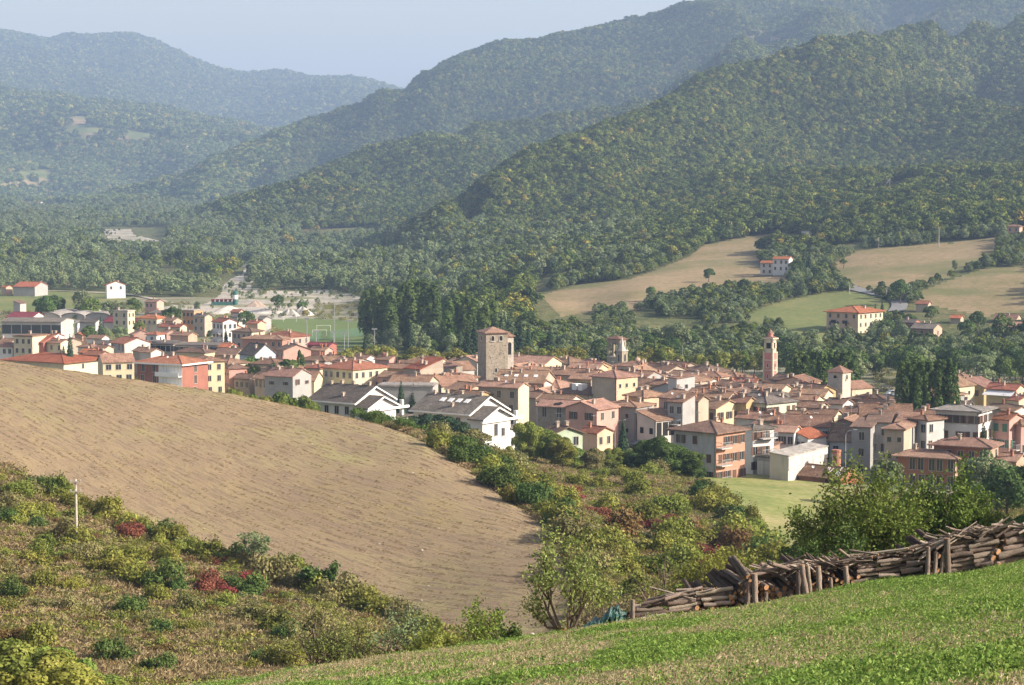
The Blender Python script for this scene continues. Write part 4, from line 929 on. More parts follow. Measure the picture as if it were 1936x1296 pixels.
H(2,1062,1082,1184,452,"tall blank grey wall house above the pale yellow house",h=11,th=60,rf='S',wc='palegrey',rc='brown',ch=1,pitch=.1,wb=(1,1),wk='s')
H(2,465,640,805,447,"large peach church nave with pilasters below the belfry tower",name='church',cat='church',h=12,th=42,rf='H',wc='beige',wcB='peach',rc='pink',wb=(3,1),wk='s',ch=1,pitch=.34)
H(2,665,790,880,502,"peach lean-to roof in front of the church nave",h=7,th=38,rf='A',wc='peach',rc='rust',ch=2)
H(2,298,455,482,457,"ochre house left of the church nave",h=8,th=22,rf='A',wc='ochre',rc='brown',wa=(3,2),shut='brown',ch=2,bmin=9)
H(2,185,440,640,572,"long beige house with two white dormers and a dark hipped roof",h=8,th=45,rf='H',wc='beige',rc='dark',wcB='cream',wb=(4,1),ch=3,pitch=.3,extra=lambda root,A,B,h,y: dormers(root,A,B,h))
H(2,65,370,442,665,"old stone barn with a hole in its pale tiled roof above the bushes",name='stone_barn',cat='barn',h=7,th=28,rf='A',wc='stone',wcB='palestone',rc='pink',wa=(3,1),wk='d',ch=0,pitch=.42,
  extra=lambda root,A,B,h,y: hole(root,A,B,h))
H(2,85,172,398,862,"pale green gabled house half hidden by the bushes",h=5.5,th=62,rf='A',wc='green',rc='dark',wb=(2,2),ch=2,pitch=.36,ov=.7,fascia=None)
H(2,375,500,618,852,"low red-roofed house among the bushes right of the pale green gable",h=4,th=40,rf='A',wc='peach',rc='red',wb=(2,1),ch=1)
H(1,1330,1625,1702,520,"large grey-beige three-storey house below the great square tower",h=10,th=28,rf='A',wc='beige',wcB='cream',rc='pink',wa=(3,3),ch=3,pitch=.34,shut=None)
H(1,1640,1755,1822,592,"small beige gabled house joined to the large grey-beige house",h=7,th=35,rf='A',wc='beige',rc='pink',wa=(1,2),wk='s',ch=0)
H(1,1690,1790,1840,500,"grey-white house with a round-arched door behind the beige houses",h=8.5,th=32,rf='A',wc='palegrey',rc='brown',wa=(2,2),ch=1)
H(1,1440,1800,1852,486,"wide brown roof with white skylights behind the grey-beige house",h=9,th=15,rf='A',wc='beige',rc='brown',ch=4,bmin=13,extra=skylights(4))
H(1,1130,1180,1312,520,"blue-grey shed with satellite dish left of the great tower's foot",name='shed',cat='shed',h=6,th=55,rf='S',wc='blue',rc='dark',ch=0,pitch=.2)
H(1,960,1062,1330,502,"beige gabled house with a long red-brown roof left of the great tower",h=7,th=60,rf='B',wc='beige',rc='rust',wcB='cream',wb=(2,1),shut='brown',ch=1,pitch=.5)
H(1,670,960,1012,492,"long low brown roof behind the blank grey wall",h=8,th=15,rf='A',wc='beige',rc='brown',ch=1,bmin=9)
H(1,590,1000,1008,512,"long blank grey concrete hall between the white villas",name='concrete_hall',cat='hall',h=8,th=6,rf='F',wc='concrete',rc='pale',ch=0,bmin=8)
H(1,790,905,1072,385,"house with an orange roof and a big blank beige end wall",h=9,th=48,rf='S',wc='bare',wcB='beige',rc='orange',ch=2,pitch=.3,extra=openings(2,4.6,7.6,0,.8))
H(1,1072,1105,1182,372,"plain beige gable just right of the big blank end wall",h=8,th=55,rf='S',wc='beige',rc='brown',ch=0,pitch=.1)
H(1,1176,1190,1292,388,"white gable beside the red sloping roof and the great tower",h=7,th=58,rf='T',wc='offwhite',rc='rust',ch=0,pitch=.5)
H(1,650,800,832,378,"ochre house behind the pale yellow school-like house",h=8,th=25,rf='A',wc='ochre',rc='brown',wa=(3,2),shut='brown',ch=1)
H(1,175,415,652,388,"broad pale yellow house with a red hipped roof and many windows",h=8.5,th=42,rf='H',wc='paleyellow',rc='red',wcB='cream',wa=(5,2),wb=(5,2),wk='w',ch=3,pitch=.3,shut=None)
H(1,68,172,240,378,"cream wing left of the broad pale yellow house",h=8,th=35,rf='H',wc='cream',rc='red',wa=(1,2),ch=1)
H(1,-62,132,152,468,"low yellow house with a brown roof and shuttered windows above the hedge",h=6,th=10,rf='A',wc='yellow',rc='brown',wa=(2,2),wk='l',ch=0,bmin=9,pitch=.45)
H(1,185,300,372,310,"brown-roofed house behind the pale yellow house, left one of its row",h=6.5,th=35,rc='brown',wc='beige',ch=2)
H(1,370,510,572,308,"house with a bright white gable end behind the pale yellow house",h=6.5,th=32,rc='pink',wc='white',ch=1)
H(1,570,680,742,315,"house with a pinkish gable and a round chimney stack behind it",h=6.5,th=35,rc='brown',wc='pink',ch=4)
H(1,742,860,885,345,"low brown roof right of the tall round chimneys",h=6.5,th=25,rc='brown',wc='beige',ch=1)
H(1,890,1010,1092,325,"pale yellow gabled house with a pink roof left of the great tower",h=7,th=38,rc='pink',wc='paleyellow',ch=1)
H(1,1095,1172,1268,338,"white gabled house with a little arched window left of the great tower",h=7,th=48,rc='pink',wc='white',ch=1,wb=(1,1))
H(1,1268,1300,1338,302,"small red brick cube house touching the great tower's left edge",h=8,th=45,rf='F',rc='pink',wc='terracotta',ch=0)
H(2,-190,115,246,348,"long yellow gabled hall with a pinnacle right of the great tower",name='hall',cat='hall',h=9,th=32,rf='A',wc='paleyellow',rc='pink',ch=1,wb=(1,1),pitch=.38)
H(1,1595,1780,1896,405,"white-walled house with a dark hipped roof right of the great tower",h=8,th=42,rf='H',wc='offwhite',rc='brown',wb=(3,1),ch=3,pitch=.32)
H(2,180,262,300,430,"dark red sloping roof between the tower and the ochre house",h=7,th=35,rc='rust',wc='beige',ch=1)
H(2,310,372,425,396,"small orange-red roof beside the white wall, left of the belfry",h=6.5,th=38,rc='red',wc='white',ch=1)
H(2,408,500,572,373,"brown-roofed house at the left foot of the belfry",h=7,th=38,rc='brown',wc='beige',ch=1)
H(2,850,1010,1032,398,"pale yellow house right of the little domed lantern",h=7,th=20,rc='pink',wc='paleyellow',wa=(3,1),ch=2,bmin=9)
H(2,1032,1130,1192,400,"rust-roofed house right of the domed lantern, second of its row",h=6.5,th=35,rc='rust',wc='beige',ch=3)
H(2,862,975,1040,452,"brown-roofed house before the domed lantern",h=7,th=35,rc='brown',wc='beige',ch=3)
H(2,1184,1200,1292,452,"orange-walled house right of the tall blank grey wall",h=8,th=60,rf='T',rc='rust',wc='orange',ch=1,pitch=.2)
H(2,1205,1300,1376,476,"small house with a white front and brown roof beside the orange wall",h=7,th=42,rc='brown',wc='offwhite',ch=2)
H(2,1225,1400,1482,440,"broad brown hipped roof midway between belfry and pink tower",h=7.5,th=30,rf='H',rc='brown',wc='beige',ch=3)
H(2,1376,1440,1500,500,"grey gabled house below the broad brown hipped roof",h=7,th=48,rf='A',rc='brown',wc='palegrey',ch=1,wb=(1,1))
H(2,1480,1650,1725,490,"long reddish roof left of the pink bell tower",h=6.5,th=28,rc='red',wc='beige',ch=3)
H(2,1590,1612,1738,562,"white gable with a big arched window below the pink bell tower",h=8,th=62,rf='A',rc='brown',wc='offwhite',wb=(1,1),wk='l',ch=1)
H(2,1455,1545,1602,560,"brown-roofed house left of the arched white gable",h=7.5,th=38,rc='brown',wc='beige',ch=3)
H(2,1712,1850,1902,532,"beige chapel-like house right of the pink bell tower",h=8,th=32,rc='rust',wc='beige',wcB='cream',ch=0)
H(2,1185,1330,1405,545,"cluster roof with many chimneys above the grey balcony house",h=8,th=32,rc='brown',wc='beige',ch=4)
H(2,1150,1240,1300,618,"brown roof directly above the yellow gabled house",h=9,th=30,rc='brown',wc='beige',ch=3)
H(2,1290,1460,1522,592,"brown-roofed house behind the yellow gabled house, right part",h=8,th=30,rc='brown',wc='beige',ch=4)
H(2,1470,1590,1640,628,"rust-roofed house left of the pale green house",h=8,th=30,rc='rust',wc='ochre',ch=2)
H(2,1610,1800,1900,598,"low grey roof behind the pale green house",h=7.5,th=30,rc='grey',wc='beige',ch=2)
H(2,1870,1960,2020,560,"brown-roofed house right of the chapel-like house",h=7,th=35,rc='brown',wc='beige',ch=2)
# ---- left part of the town
def front_panel(root, A, B, h, y):
    b = MB(); b.box(-A*.02, A/2-.01, -B/2-.05, -B/2-.003, -1.9, h-.05); o = b.build('white_front', m_white, root)
H(4,-40,650,942,1008,"big low orange-red hipped roof rising behind the ploughed hill",name='school',cat='building',h=6,th=30,rf='H',wc='cream',rc='orange',ch=1,pitch=.22,ov=1.2,wb=(3,1),amax=45)
H(4,952,1050,1350,1000,"yellow house with three dark windows behind the ploughed hill",h=8,th=68,rf='B',wc='yellow',rc='brown',wb=(3,2),wk='l',ch=0,pitch=.5)
house('apartment_block',250,344,384,690,11,30,'H','darkred','red',(4,3),(1,3),"dark red apartment house with white balconies on its front",'apartment block','d',None,.3,None,380,2,None,.9,
      extra=many(front_panel,balconies(0,[(.48,1)],[1.8,4.9,8.0],1.5,m_white,True)),fascia=m_white)
house('house',350,386,422,684,11,60,'H','yellow','brown',(0,0),(2,3),"tall pale yellow apartment house next to the dark red one",'apartment block','w',None,.3,None,380,0,None,.6)
H(4,1095,1270,1502,815,"white-grey house with a tall side chimney and red roof",h=8,th=50,rf='A',wc='grey',wcB='offwhite',rc='red',wa=(4,1),wk='d',ch=1,pitch=.34)
H(4,1440,1700,1800,805,"flat grey commercial building with pale bands behind the red roof",name='shop_building',cat='building',h=6,th=25,rf='F',wc='palegrey',rc='grey',wa=(5,1),wk='b',ch=0)
H(4,0,622,642,592,"long grey factory hall with a strip of dark windows",name='factory_hall',cat='factory',h=8,th=6,rf='A',wc='concrete',rc='grey',ch=0,bmin=16,pitch=.12,amax=110,extra=openings(6,3.6,6.9,0,.92,m_glass))
for i,(l,c,r) in enumerate(((345,612,622),(618,862,872),(868,1125,1137))):
    H(4,l,c,r,548,("leftmost grey barrel-roofed shed behind the factory hall","middle grey barrel-roofed shed, dark opening in front","rightmost and tallest grey barrel-roofed shed")[i],name='barrel_roof_shed',cat='shed',h=4,th=8,rf='V',wc='concrete',rc='pale',ch=0,pitch=.36,bmin=26,amax=60,extra=openings(3,0,3.2,0,.7),group=None)
H(4,50,325,362,548,"low maroon-red roof left of the barrel-roofed sheds",name='shed',cat='shed',h=4.5,th=15,rf='A',wc='offwhite',rc='maroon',ch=0,bmin=12,pitch=.3,amax=60)
H(4,1140,1302,1346,482,"cream flat-topped block right of the barrel-roofed sheds",h=9,th=25,rf='F',wc='cream',rc='pale',wa=(2,2),wb=(2,2),ch=1)
H(4,1050,1195,1216,592,"low maroon roof in front of the barrel-roofed sheds",name='shed',cat='shed',h=4,th=15,rf='A',wc='offwhite',rc='maroon',ch=0,bmin=10)
H(4,1235,1440,1502,588,"second maroon roof, right of the first, before the cream block",name='shed',cat='shed',h=4,th=25,rf='A',wc='offwhite',rc='maroon',ch=0)
H(4,1383,1600,1682,558,"bright orange hipped roof house behind the maroon roofs",h=6,th=30,rf='H',wc='cream',rc='orange',wa=(4,1),ch=2)
H(4,1520,1670,1702,502,"grey-roofed cream house near the river gravel, left",h=6.5,th=22,rf='H',wc='cream',rc='grey',wa=(3,1),ch=1)
H(4,640,790,806,606,"low white-roofed shed right of the factory hall",name='shed',cat='shed',h=4,th=15,rf='A',wc='offwhite',rc='pale',ch=0,bmin=9,pitch=.2)
H(4,800,975,1004,596,"grey workshop with a pale side wall right of the white-roofed shed",name='workshop',cat='workshop',h=6,th=20,rf='A',wc='offwhite',rc='grey',ch=0)
H(4,1490,1720,1765,612,"long pale grey roof below the bright orange hipped roof",name='shed',cat='shed',h=4,th=20,rf='A',wc='palegrey',rc='pale',ch=0)
H(4,1600,1745,1800,642,"red roof on the left part of the town below the pale grey roof",h=6,th=30,wc='white',rc='red',wa=(2,1),ch=1)
H(4,-90,110,132,800,"red-brown roofed house on the left edge",h=7,th=20,wc='beige',rc='rust',ch=1)
H(4,-60,128,148,842,"white house under a brown roof on the left edge",h=6.5,th=15,wc='white',rc='rust',wa=(3,1),ch=0)
H(4,120,330,356,742,"tall cream block with a shaded right side near the left edge",h=10,th=20,rf='F',wc='cream',rc='rust',wa=(3,3),shut='brown',ch=1,bmin=10)
H(4,342,442,456,800,"house with a dull red wall and red roof right of the cream block",h=8,th=25,wc='red',rc='red',ch=1,bmin=9)
H(4,450,618,692,806,"cream house with green shutters and a small white turret",h=8,th=32,wc='cream',rc='rust',wa=(4,1),shut='green',ch=2)
H(4,460,545,612,742,"red roofs above the house with green shutters",h=7,th=32,wc='white',rc='red',ch=2)
H(4,640,690,772,792,"brown gable house behind the slender dark cypress",h=7,th=55,wc='beige',rc='rust',ch=1)
H(4,780,930,992,852,"brown hipped roof with a white wall, centre of the left cluster",h=7,th=30,rf='H',wc='white',rc='brown',ch=1,wb=(1,1))
H(4,772,838,862,728,"small hut with an orange gable between the trees",name='hut',cat='shed',h=4,th=30,rf='B',wc='salmon',rc='orange',ch=0)
H(4,875,1040,1066,760,"low white building with a brown roof among the trees",h=5,th=20,wc='white',rc='brown',ch=0)
H(4,915,1100,1152,818,"grey sheet roof before the low white building",name='shed',cat='shed',h=5,th=22,wc='palegrey',rc='grey',ch=0)
H(4,940,1060,1096,868,"red-brown roof left of the white-grey house with the tall chimney",h=7,th=28,wc='beige',rc='rust',ch=1)
H(4,830,1018,1102,932,"low red roof just behind the big orange-red roof",h=7,th=28,wc='beige',rc='red',ch=2)
H(4,820,900,930,905,"orange-red little roof left of the low red roof",h=7,th=28,wc='beige',rc='orange',ch=1)
H(4,1325,1362,1532,718,"brick house with a broad pinkish gable, left-centre",h=7,th=62,wc='dullbrick',rc='pink',ch=3,wb=(2,1))
H(4,1488,1598,1632,722,"white house with a small red pyramid roof next to the brick gable",h=8,th=25,rf='H',wc='white',rc='red',wa=(1,1),wb=(1,1),ch=0)
H(4,1640,1700,1760,705,"pinkish brick house right of the small red pyramid roof",h=7,th=45,wc='dullbrick',rc='pink',ch=1)
H(4,1410,1540,1636,902,"pale gabled house left of the dark red apartment house",h=7.5,th=35,wc='offwhite',rc='brown',ch=1)
H(4,1350,1440,1480,890,"small brown roof behind the yellow house with three windows",h=7.5,th=35,wc='beige',rc='brown',ch=1)
H(4,125,355,422,232,"long low farm shed with an orange roof beside the green field",name='farm_shed',cat='shed',h=5,th=12,wc='grey',rc='orange',ch=0,bmin=10,pitch=.25,amax=80)
H(4,1078,1090,1268,212,"white farmhouse with an orange roof standing among the river trees",name='farmhouse',cat='house',h=7,th=68,wc='white',rc='orange',wb=(2,1),ch=1)
H(4,1468,1600,1632,388,"pink house with a red roof near the left end of the gravel",h=6,th=30,wc='pink',rc='pink',wa=(3,1),ch=1)
H(4,20,60,68,238,"tiny orange-roofed farmhouse on the far left edge of the plain",name='farmhouse',h=4,th=30,wc='peach',rc='orange',ch=0)
H(4,140,205,214,402,"small pale concrete stand beside the green field",name='stand',cat='stand',h=5,th=20,rf='T',wc='concrete',rc='dark',ch=0,pitch=.3)
H(5,210,322,338,428,"orange flat-roofed building with white windows near the gravel works",name='workshop',cat='building',h=8,th=20,rf='F',wc='orange',rc='pale',wa=(3,2),ch=1,bmin=8)
H(5,308,420,462,482,"beige house with a grey gabled roof right of the orange building",h=8,th=28,wc='beige',rc='grey',wa=(2,2),ch=1)
H(5,475,588,702,532,"tall white apartment house under stepped red roofs",name='apartment_block',cat='apartment block',h=11,th=50,wc='white',rc='red',wa=(3,3),wb=(3,3),ch=2,extra=balconies(0,[(.1,.9)],[4,7]))
H(5,610,680,742,590,"lower red-roofed house attached to the tall white apartment house",h=8,th=40,wc='salmon',rc='red',ch=1)
H(5,645,722,782,482,"grey-roofed house beside the dark green tree near the gravel heap",h=6.5,th=35,wc='offwhite',rc='grey',ch=0)
H(5,655,735,752,440,"small house with a red roof at the edge of the gravel works",h=5.5,th=20,wc='beige',rc='red',ch=0)
H(5,900,955,985,505,"little grey shed at the corner of the sports field",name='shed',cat='shed',h=5,th=35,wc='grey',rc='grey',ch=0)
H(5,800,905,942,545,"red-roofed house left of the sports field, upper one",h=7,th=28,wc='peach',rc='red',ch=1)
H(5,-10,195,232,578,"cream house with a red roof, left of the commercial roofs",h=6.5,th=22,wc='cream',rc='red',wa=(4,1),ch=2)
H(5,25,130,200,520,"brown roof behind the cream house with a red roof",h=6,th=30,wc='beige',rc='rust',ch=2)
H(5,90,270,332,655,"red-brown gabled house behind the flat commercial building",h=7,th=30,wc='salmon',rc='rust',ch=2)
H(5,145,535,552,752,"long flat-roofed commercial building with a white roof hut",name='shop_building',cat='building',h=6,th=10,rf='F',wc='palegrey',rc='grey',wa=(7,1),wk='b',ch=1,bmin=14)
H(5,-60,132,152,738,"grey flat-roofed building left of the long commercial one",name='shop_building',cat='building',h=6,th=12,rf='F',wc='beige',rc='grey',wa=(4,1),wk='b',ch=1,bmin=12)
H(5,150,420,492,812,"yellow house under a wide dark brown hipped roof behind the dark red block",h=8.5,th=22,rf='H',wc='yellow',rc='dark',ch=2)
H(5,490,700,722,835,"beige house with a rust roof right of the yellow one",h=7.5,th=15,wc='beige',rc='dark',wa=(5,2),ch=3,bmin=9)
H(5,655,850,936,622,"beige apartment house with a grey hipped roof and open loggias",name='apartment_block',cat='apartment block',h=10,th=30,rf='H',wc='beige',wcB='cream',rc='dark',wa=(4,3),wb=(2,2),ch=1,pitch=.32)
H(5,750,1130,1192,692,"long pinkish brick house with a low brown hipped roof",h=8.5,th=18,rf='H',wc='dullbrick',rc='brown',wa=(7,2),ch=2,pitch=.3,extra=balconies(0,[(.5,.62)],[3.8]))
H(5,945,1205,1363,667,"long pink house with a bright red hipped roof and green shutters",h=8,th=38,rf='H',wc='pink',rc='red',wb=(3,2),shut='green',ch=2,pitch=.3)
H(5,720,880,1052,828,"blue-grey house with a curved grey metal roof",h=9,th=45,rf='A',wc='blue',rc='grey',ch=2,wb=(2,1),pitch=.7)
H(5,1055,1142,1382,792,"pink house with brown shutters right of the blue-grey house",h=7.5,th=62,wc='pink',rc='dark',wa=(2,2),ch=2,shut='brown')
H(5,1378,1520,1572,792,"dull red-roofed house below the maroon stand",h=6.5,th=25,wc='pink',rc='rust',ch=3)
H(5,1345,1560,1612,745,"maroon-roofed grandstand at the edge of the sports field",name='grandstand',cat='grandstand',h=6,th=25,rf='A',wc='darkred',rc='maroon',ch=0,pitch=.25)
H(5,590,645,788,955,"pink house with a brown hipped roof next to the tall pale yellow house",h=8.5,th=62,rf='H',wc='pink',rc='dark',wa=(2,3),ch=1,wb=(1,1),wk='s')
H(5,680,830,902,1052,"low brown roof with a skylight above the hedge",h=6,th=30,wc='beige',rc='dark',ch=1,wa=(3,1))
H(5,850,1030,1242,1058,"cream house with a wide bright gable above the hedge",h=6.5,th=52,wc='cream',rc='brown',wa=(4,1),wk='d',ch=1,pitch=.3,ov=.8)
H(5,920,1040,1092,932,"brown-roofed house between the two garden tree groups",h=7,th=30,wc='beige',rc='brown',ch=1)
H(5,1345,1400,1500,935,"rust hipped roof left of the broad pale yellow house",h=7,th=45,rf='H',wc='cream',rc='rust',ch=2)
H(5,540,640,660,760,"orange-roofed cottage in front of the beige apartment house",h=6,th=25,wc='beige',rc='orange',ch=1)
# ---- across the river and on the slopes
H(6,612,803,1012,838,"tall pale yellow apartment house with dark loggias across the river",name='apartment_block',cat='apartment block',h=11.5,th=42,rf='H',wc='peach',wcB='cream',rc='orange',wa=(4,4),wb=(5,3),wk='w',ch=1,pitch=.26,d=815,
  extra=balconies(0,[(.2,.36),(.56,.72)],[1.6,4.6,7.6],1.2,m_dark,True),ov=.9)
H(6,1110,1188,1246,905,"left red brick house with a grey gable roof across the river",h=6,th=35,wc='red',wcB='terracotta',rc='grey',wa=(2,2),ch=1,d=800)
H(6,1180,1318,1402,948,"right red brick house with a long grey roof and pale gable",h=5,th=32,wc='dullbrick',wcB='salmon',rc='grey',wa=(3,1),wb=(1,1),ch=2,d=780)
H(6,1775,1930,1995,935,"white house with a balcony and brown roof at the right edge across the river",h=6.5,th=25,wc='offwhite',rc='pink',wa=(3,2),wk='d',ch=0,d=790)
H(6,1738,1880,1960,888,"long brown roof behind the white balcony house at the right edge",h=6,th=25,wc='beige',rc='rust',ch=1,d=830)
H(6,1205,1280,1302,778,"red roof showing between trees below the upper road",h=5,th=25,wc='beige',rc='red',ch=0,d=870)
H(6,1440,1502,1522,875,"small orange-red roof among the dark trees across the river",h=5,th=25,wc='beige',rc='orange',ch=0,d=835)
H(6,140,222,234,498,"lower wing of the white hill farmhouse with an orange roof",name='farmhouse',cat='farmhouse',h=5.5,th=25,wc='offwhite',rc='orange',wa=(2,2),ch=0)
H(6,228,330,356,470,"white hill farmhouse with an orange roof above the dry fields",name='farmhouse',cat='farmhouse',h=8,th=28,wc='white',rc='orange',wa=(3,2),wk='w',ch=1)
H(6,420,470,500,280,"tiny white shed with a flat roof above the hill farmhouse",name='shed',cat='shed',h=4,th=30,rf='F',wc='white',rc='grey',ch=0)
H(6,1832,1905,1930,250,"small pink house with a pyramid roof high on the right slope",h=6.5,th=30,rf='H',wc='salmon',rc='rust',wa=(2,1),ch=0)
# far hamlets
for i,(u,v,w,wc,rc,lb) in enumerate(((1472,72,14,'salmon','orange','orange castle-like house on the distant wooded knoll'),(1486,77,18,'white','orange','pale house in the middle of the knoll hamlet'),(1502,76,12,'cream','orange','rightmost house of the knoll hamlet'),
    (1462,70,10,'beige','brown','leftmost small house of the knoll hamlet'),(12,212,9,'salmon','orange','orange house on the far left hillside'),(38,208,6,'white','red','white speck of a house right of the orange far one'),(104,211,9,'salmon','orange','leftmost house of the far hillside village'),
    (122,208,8,'white','red','second house of the far hillside village'),(138,209,10,'salmon','orange','third house of the far hillside village'),(152,208,7,'white','orange','rightmost house of the far hillside village'),
    (374,248,10,'salmon','orange','pink house at the left end of the valley village'),(400,232,7,'white','brown','small white house above the valley village'),(418,233,9,'white','red','tall white house in the valley village'),(424,253,12,'offwhite','orange','white house with an orange roof in the valley village'),
    (440,257,8,'white','orange','rightmost white house of the valley village'),(404,252,7,'white','red','white house between the pink and the orange-roofed ones'),(350,253,6,'white','brown','lone white house left of the valley village'),(352,277,7,'white','brown','lone white house below the valley village'),
    (526,192,8,'offwhite','brown','tiny house high on the hazy far mountain'),(74,383,12,'offwhite','orange','house at the foot of the left hills by the plain'),(8,420,14,'peach','orange','orange-roofed house at the left edge of the river plain'))):
    y = solve(u, v+6, 0, 2500); px = FOC/y
    house('house', u-w/2, u+w*.2, u+w/2, v, max(7, 5.5/px*1.3), 35, 'A', wc, rc, (2,1), (1,1), lb, pitch=.35, d=y*.998, ch=0, bmin=max(6, w*.6/px))

# ---- small houses wedged between the others wherever the old town leaves a gap
PROT = ('bright yellow','pale green house','orange house','church nave','open barn','old stone barn','shaded grey','large grey-beige','big white modern','broad pale yellow','tall pale yellow','whitish house')
def fill_town():
    rq = random.Random(44); n = 0; tries = 0; cols = ['beige','beige','cream','offwhite','grey','peach','ochre','pink']; rfs = ['brown','rust','brown','dark','pink']
    seen = {}
    while n < 70 and tries < 4000:
        tries += 1; y = rq.uniform(440, 640); u = rq.uniform(980, 1850) if n < 52 else rq.uniform(430, 900)
        a = ae(u, 700)[0]; x = a*y; L = rq.uniform(7, 11)
        dd = sorted((math.hypot(x-q[0], y-q[1])-(q[2]+L)*.40, q) for q in FOOT)
        if dd[0][0] < 0 or dd[0][0] > 9: continue
        if 1560 < u < 1640 and y > 500: continue
        if any(any(w in q[3] for w in PROT) and 0 < q[1]-y < 95 and abs(q[0]/q[1]-a) < .0095 for q in FOOT): continue
        if L > 9 and y < 490: continue
        if any(abs(u-tu) < tw and 0 < td-y < 135 for tu, tw, td in ((933,38,590),(1163,30,645),(1592,44,525),(1457,32,612))): continue
        q = dd[0][1]; side = ("just behind" if y > q[1]+3 else "just left of" if x < q[0] else "just right of")
        short = q[3].split(',')[0]
        for cut in (' with ',' behind ',' beside ',' below ',' left of',' right of',' before ',' between ',' above ',' in front',' under ',' at ',' whose ',' joined',' over ',' of the '):
            short = short.split(cut)[0]
        if 'wedged' in q[3]: continue
        wc, rc = rq.choice(cols), rq.choice(rfs); lb = f"small {wc} {rc}-roofed house wedged {side} the {short}"
        if lb in seen or len(lb.split()) > 16: continue
        seen[lb] = 1; h = rq.uniform(6.2, 8.4); zb = float(gz(x, y)); t = R(rq.choice((28, 35, 42, 50))+rq.uniform(-5,5)); A = L; B = rq.uniform(6.5, 9)
        root = empty("house", (x, y, zb), -t); tag(root, lb, "house"); rf = rq.choice(('A','A','B','H')); roof_parts(root, A, B, h, rf, RM[rc], WM[wc], rq.uniform(.28,.4), .45)
        for f, Ln, k in ((0, A, 2), (1, B, 2)):
            for i in range(k): add_window(root, f, -Ln/2+Ln*(i+.5)/k, h-2.2, A, B, rq.choice('ws'), rq.choice((None,'brown')))
        for i in range(rq.choice((1,2,2,3))):
            px, py = rq.uniform(-.35,.35)*A, rq.uniform(-.3,.3)*B; c = link("chimney", rq.choice(CHIM), parent=root); c.location = (px, py, roof_z(rf, A, B, h, .33, px, py)+.05)
        FOOT.append((x, y, L, lb, zb)); n += 1
fill_town()
# ------------------------------------------------------------------ landmark towers
def arch_pts(w, h, n=8): return [(-w/2,0),(w/2,0),(w/2,h-w/2)]+[(w/2*math.cos(math.pi*i/n), h-w/2+w/2*math.sin(math.pi*i/n)) for i in range(1,n)]+[(-w/2,h-w/2)]
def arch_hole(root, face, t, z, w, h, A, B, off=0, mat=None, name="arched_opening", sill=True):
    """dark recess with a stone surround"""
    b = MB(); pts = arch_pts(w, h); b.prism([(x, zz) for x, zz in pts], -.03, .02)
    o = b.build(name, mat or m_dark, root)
    s = MB()
    if sill: s.box(-w/2-.2, w/2+.2, -.2, -.035, -.28, -.02)
    for k in range(len(pts)-1):
        (x0,z0),(x1,z1) = pts[k], pts[k+1]
        if k == 0: continue
        s.tube([(x0,-.05,z0),(x1,-.05,z1)], .1, 4)
    s.tube([(pts[-1][0],-.05,pts[-1][1]),(pts[0][0],-.05,0)], .1, 4)
    q = s.build("surround", WM['palestone'], o)
    if face == 0: o.location = (t, -B/2-off, z)
    else: o.location = (A/2+off, t, z); o.rotation_euler = (0,0,R(90))
    return o
def tower_at(uL, uC, uR, vtop, d, th):
    """top corner seen at (uC, vtop) at distance d -> centre, ground, A, B, height"""
    a, e = ae(uC, vtop); C = Vector((a*d, d, 0)); s = FOC/d; t = R(th)
    A = (uC-uL)/s/math.cos(t); B = (uR-uC)/s/math.sin(t)
    xh = Vector((math.cos(t), -math.sin(t), 0)); yh = Vector((math.sin(t), math.cos(t), 0)); c = C - xh*A/2 + yh*B/2
    zb = float(gz(c.x, c.y)); return c, zb, A, B, CAMZ+e*d-zb
# great square tower: narrow left face in shade, broad front lit, stair turret to the right
D = 590; th = 70
c, zb, A, B, Ht = tower_at(902.5, 919, 960, 631, D, th)
t = empty("stone_tower", (c.x, c.y, zb), -R(th)); tag(t, "great square medieval stone tower with arched openings under a low tile roof", "tower")
b = MB(); b.box(-A/2,A/2,-B/2,B/2,-1,Ht); b.build("wall", WM['stone'], t)
b = MB(); X, Y = A/2+.5, B/2+.5; b.add([(-X,-Y,Ht),(X,-Y,Ht),(X,Y,Ht),(-X,Y,Ht),(-X,-Y,Ht+.25),(X,-Y,Ht+.25),(X,Y,Ht+.25),(-X,Y,Ht+.25),(0,0,Ht+1.6)],[[3,2,1,0],[0,1,5,4],[1,2,6,5],[2,3,7,6],[3,0,4,7],[4,5,8],[5,6,8],[6,7,8],[7,4,8]]); b.build("roof", RM['pink'], t)
for tt in (-B*.2, B*.18): arch_hole(t, 1, tt, Ht-2.0, 1.0, 1.35, A, B)
arch_hole(t, 1, -B*.05, Ht*.42, .75, 1.2, A, B); arch_hole(t, 0, 0, Ht-2.0, 1.0, 1.3, A, B)
for i in range(26):
    rr = random.Random(i); h_ = MB(); h_.box(-.09,.09,-.02,.01,-.09,.09); o = h_.build("putlog_hole", m_dark, t); o.location = (A/2+.02, rr.uniform(-.45,.45)*B, rr.uniform(.2,.85)*Ht); o.rotation_euler = (0,0,R(90))
tu = MB(); w2 = 2.4; x0 = -A/2+.6; tu.box(x0, x0+A*.62, B/2+.003, B/2+w2, -1, Ht-1.2); tb = tu.build("stair_turret", WM['palestone'], t)
q = MB(); q.box(x0-.3, x0+A*.62+.35, B/2+.01, B/2+w2+.4, Ht-1.197, Ht-.95); q.add([(x0-.3,B/2+w2+.4,Ht-.95),(x0+A*.62+.35,B/2+w2+.4,Ht-.95),(x0+A*.62+.35,B/2+.01,Ht-.95),(x0-.3,B/2+.01,Ht-.95),(x0+A*.3,B/2+.4,Ht+.55)],[[0,4,1],[1,4,2],[2,4,3],[3,4,0]]); q.build("turret_roof", RM['pink'], tb)
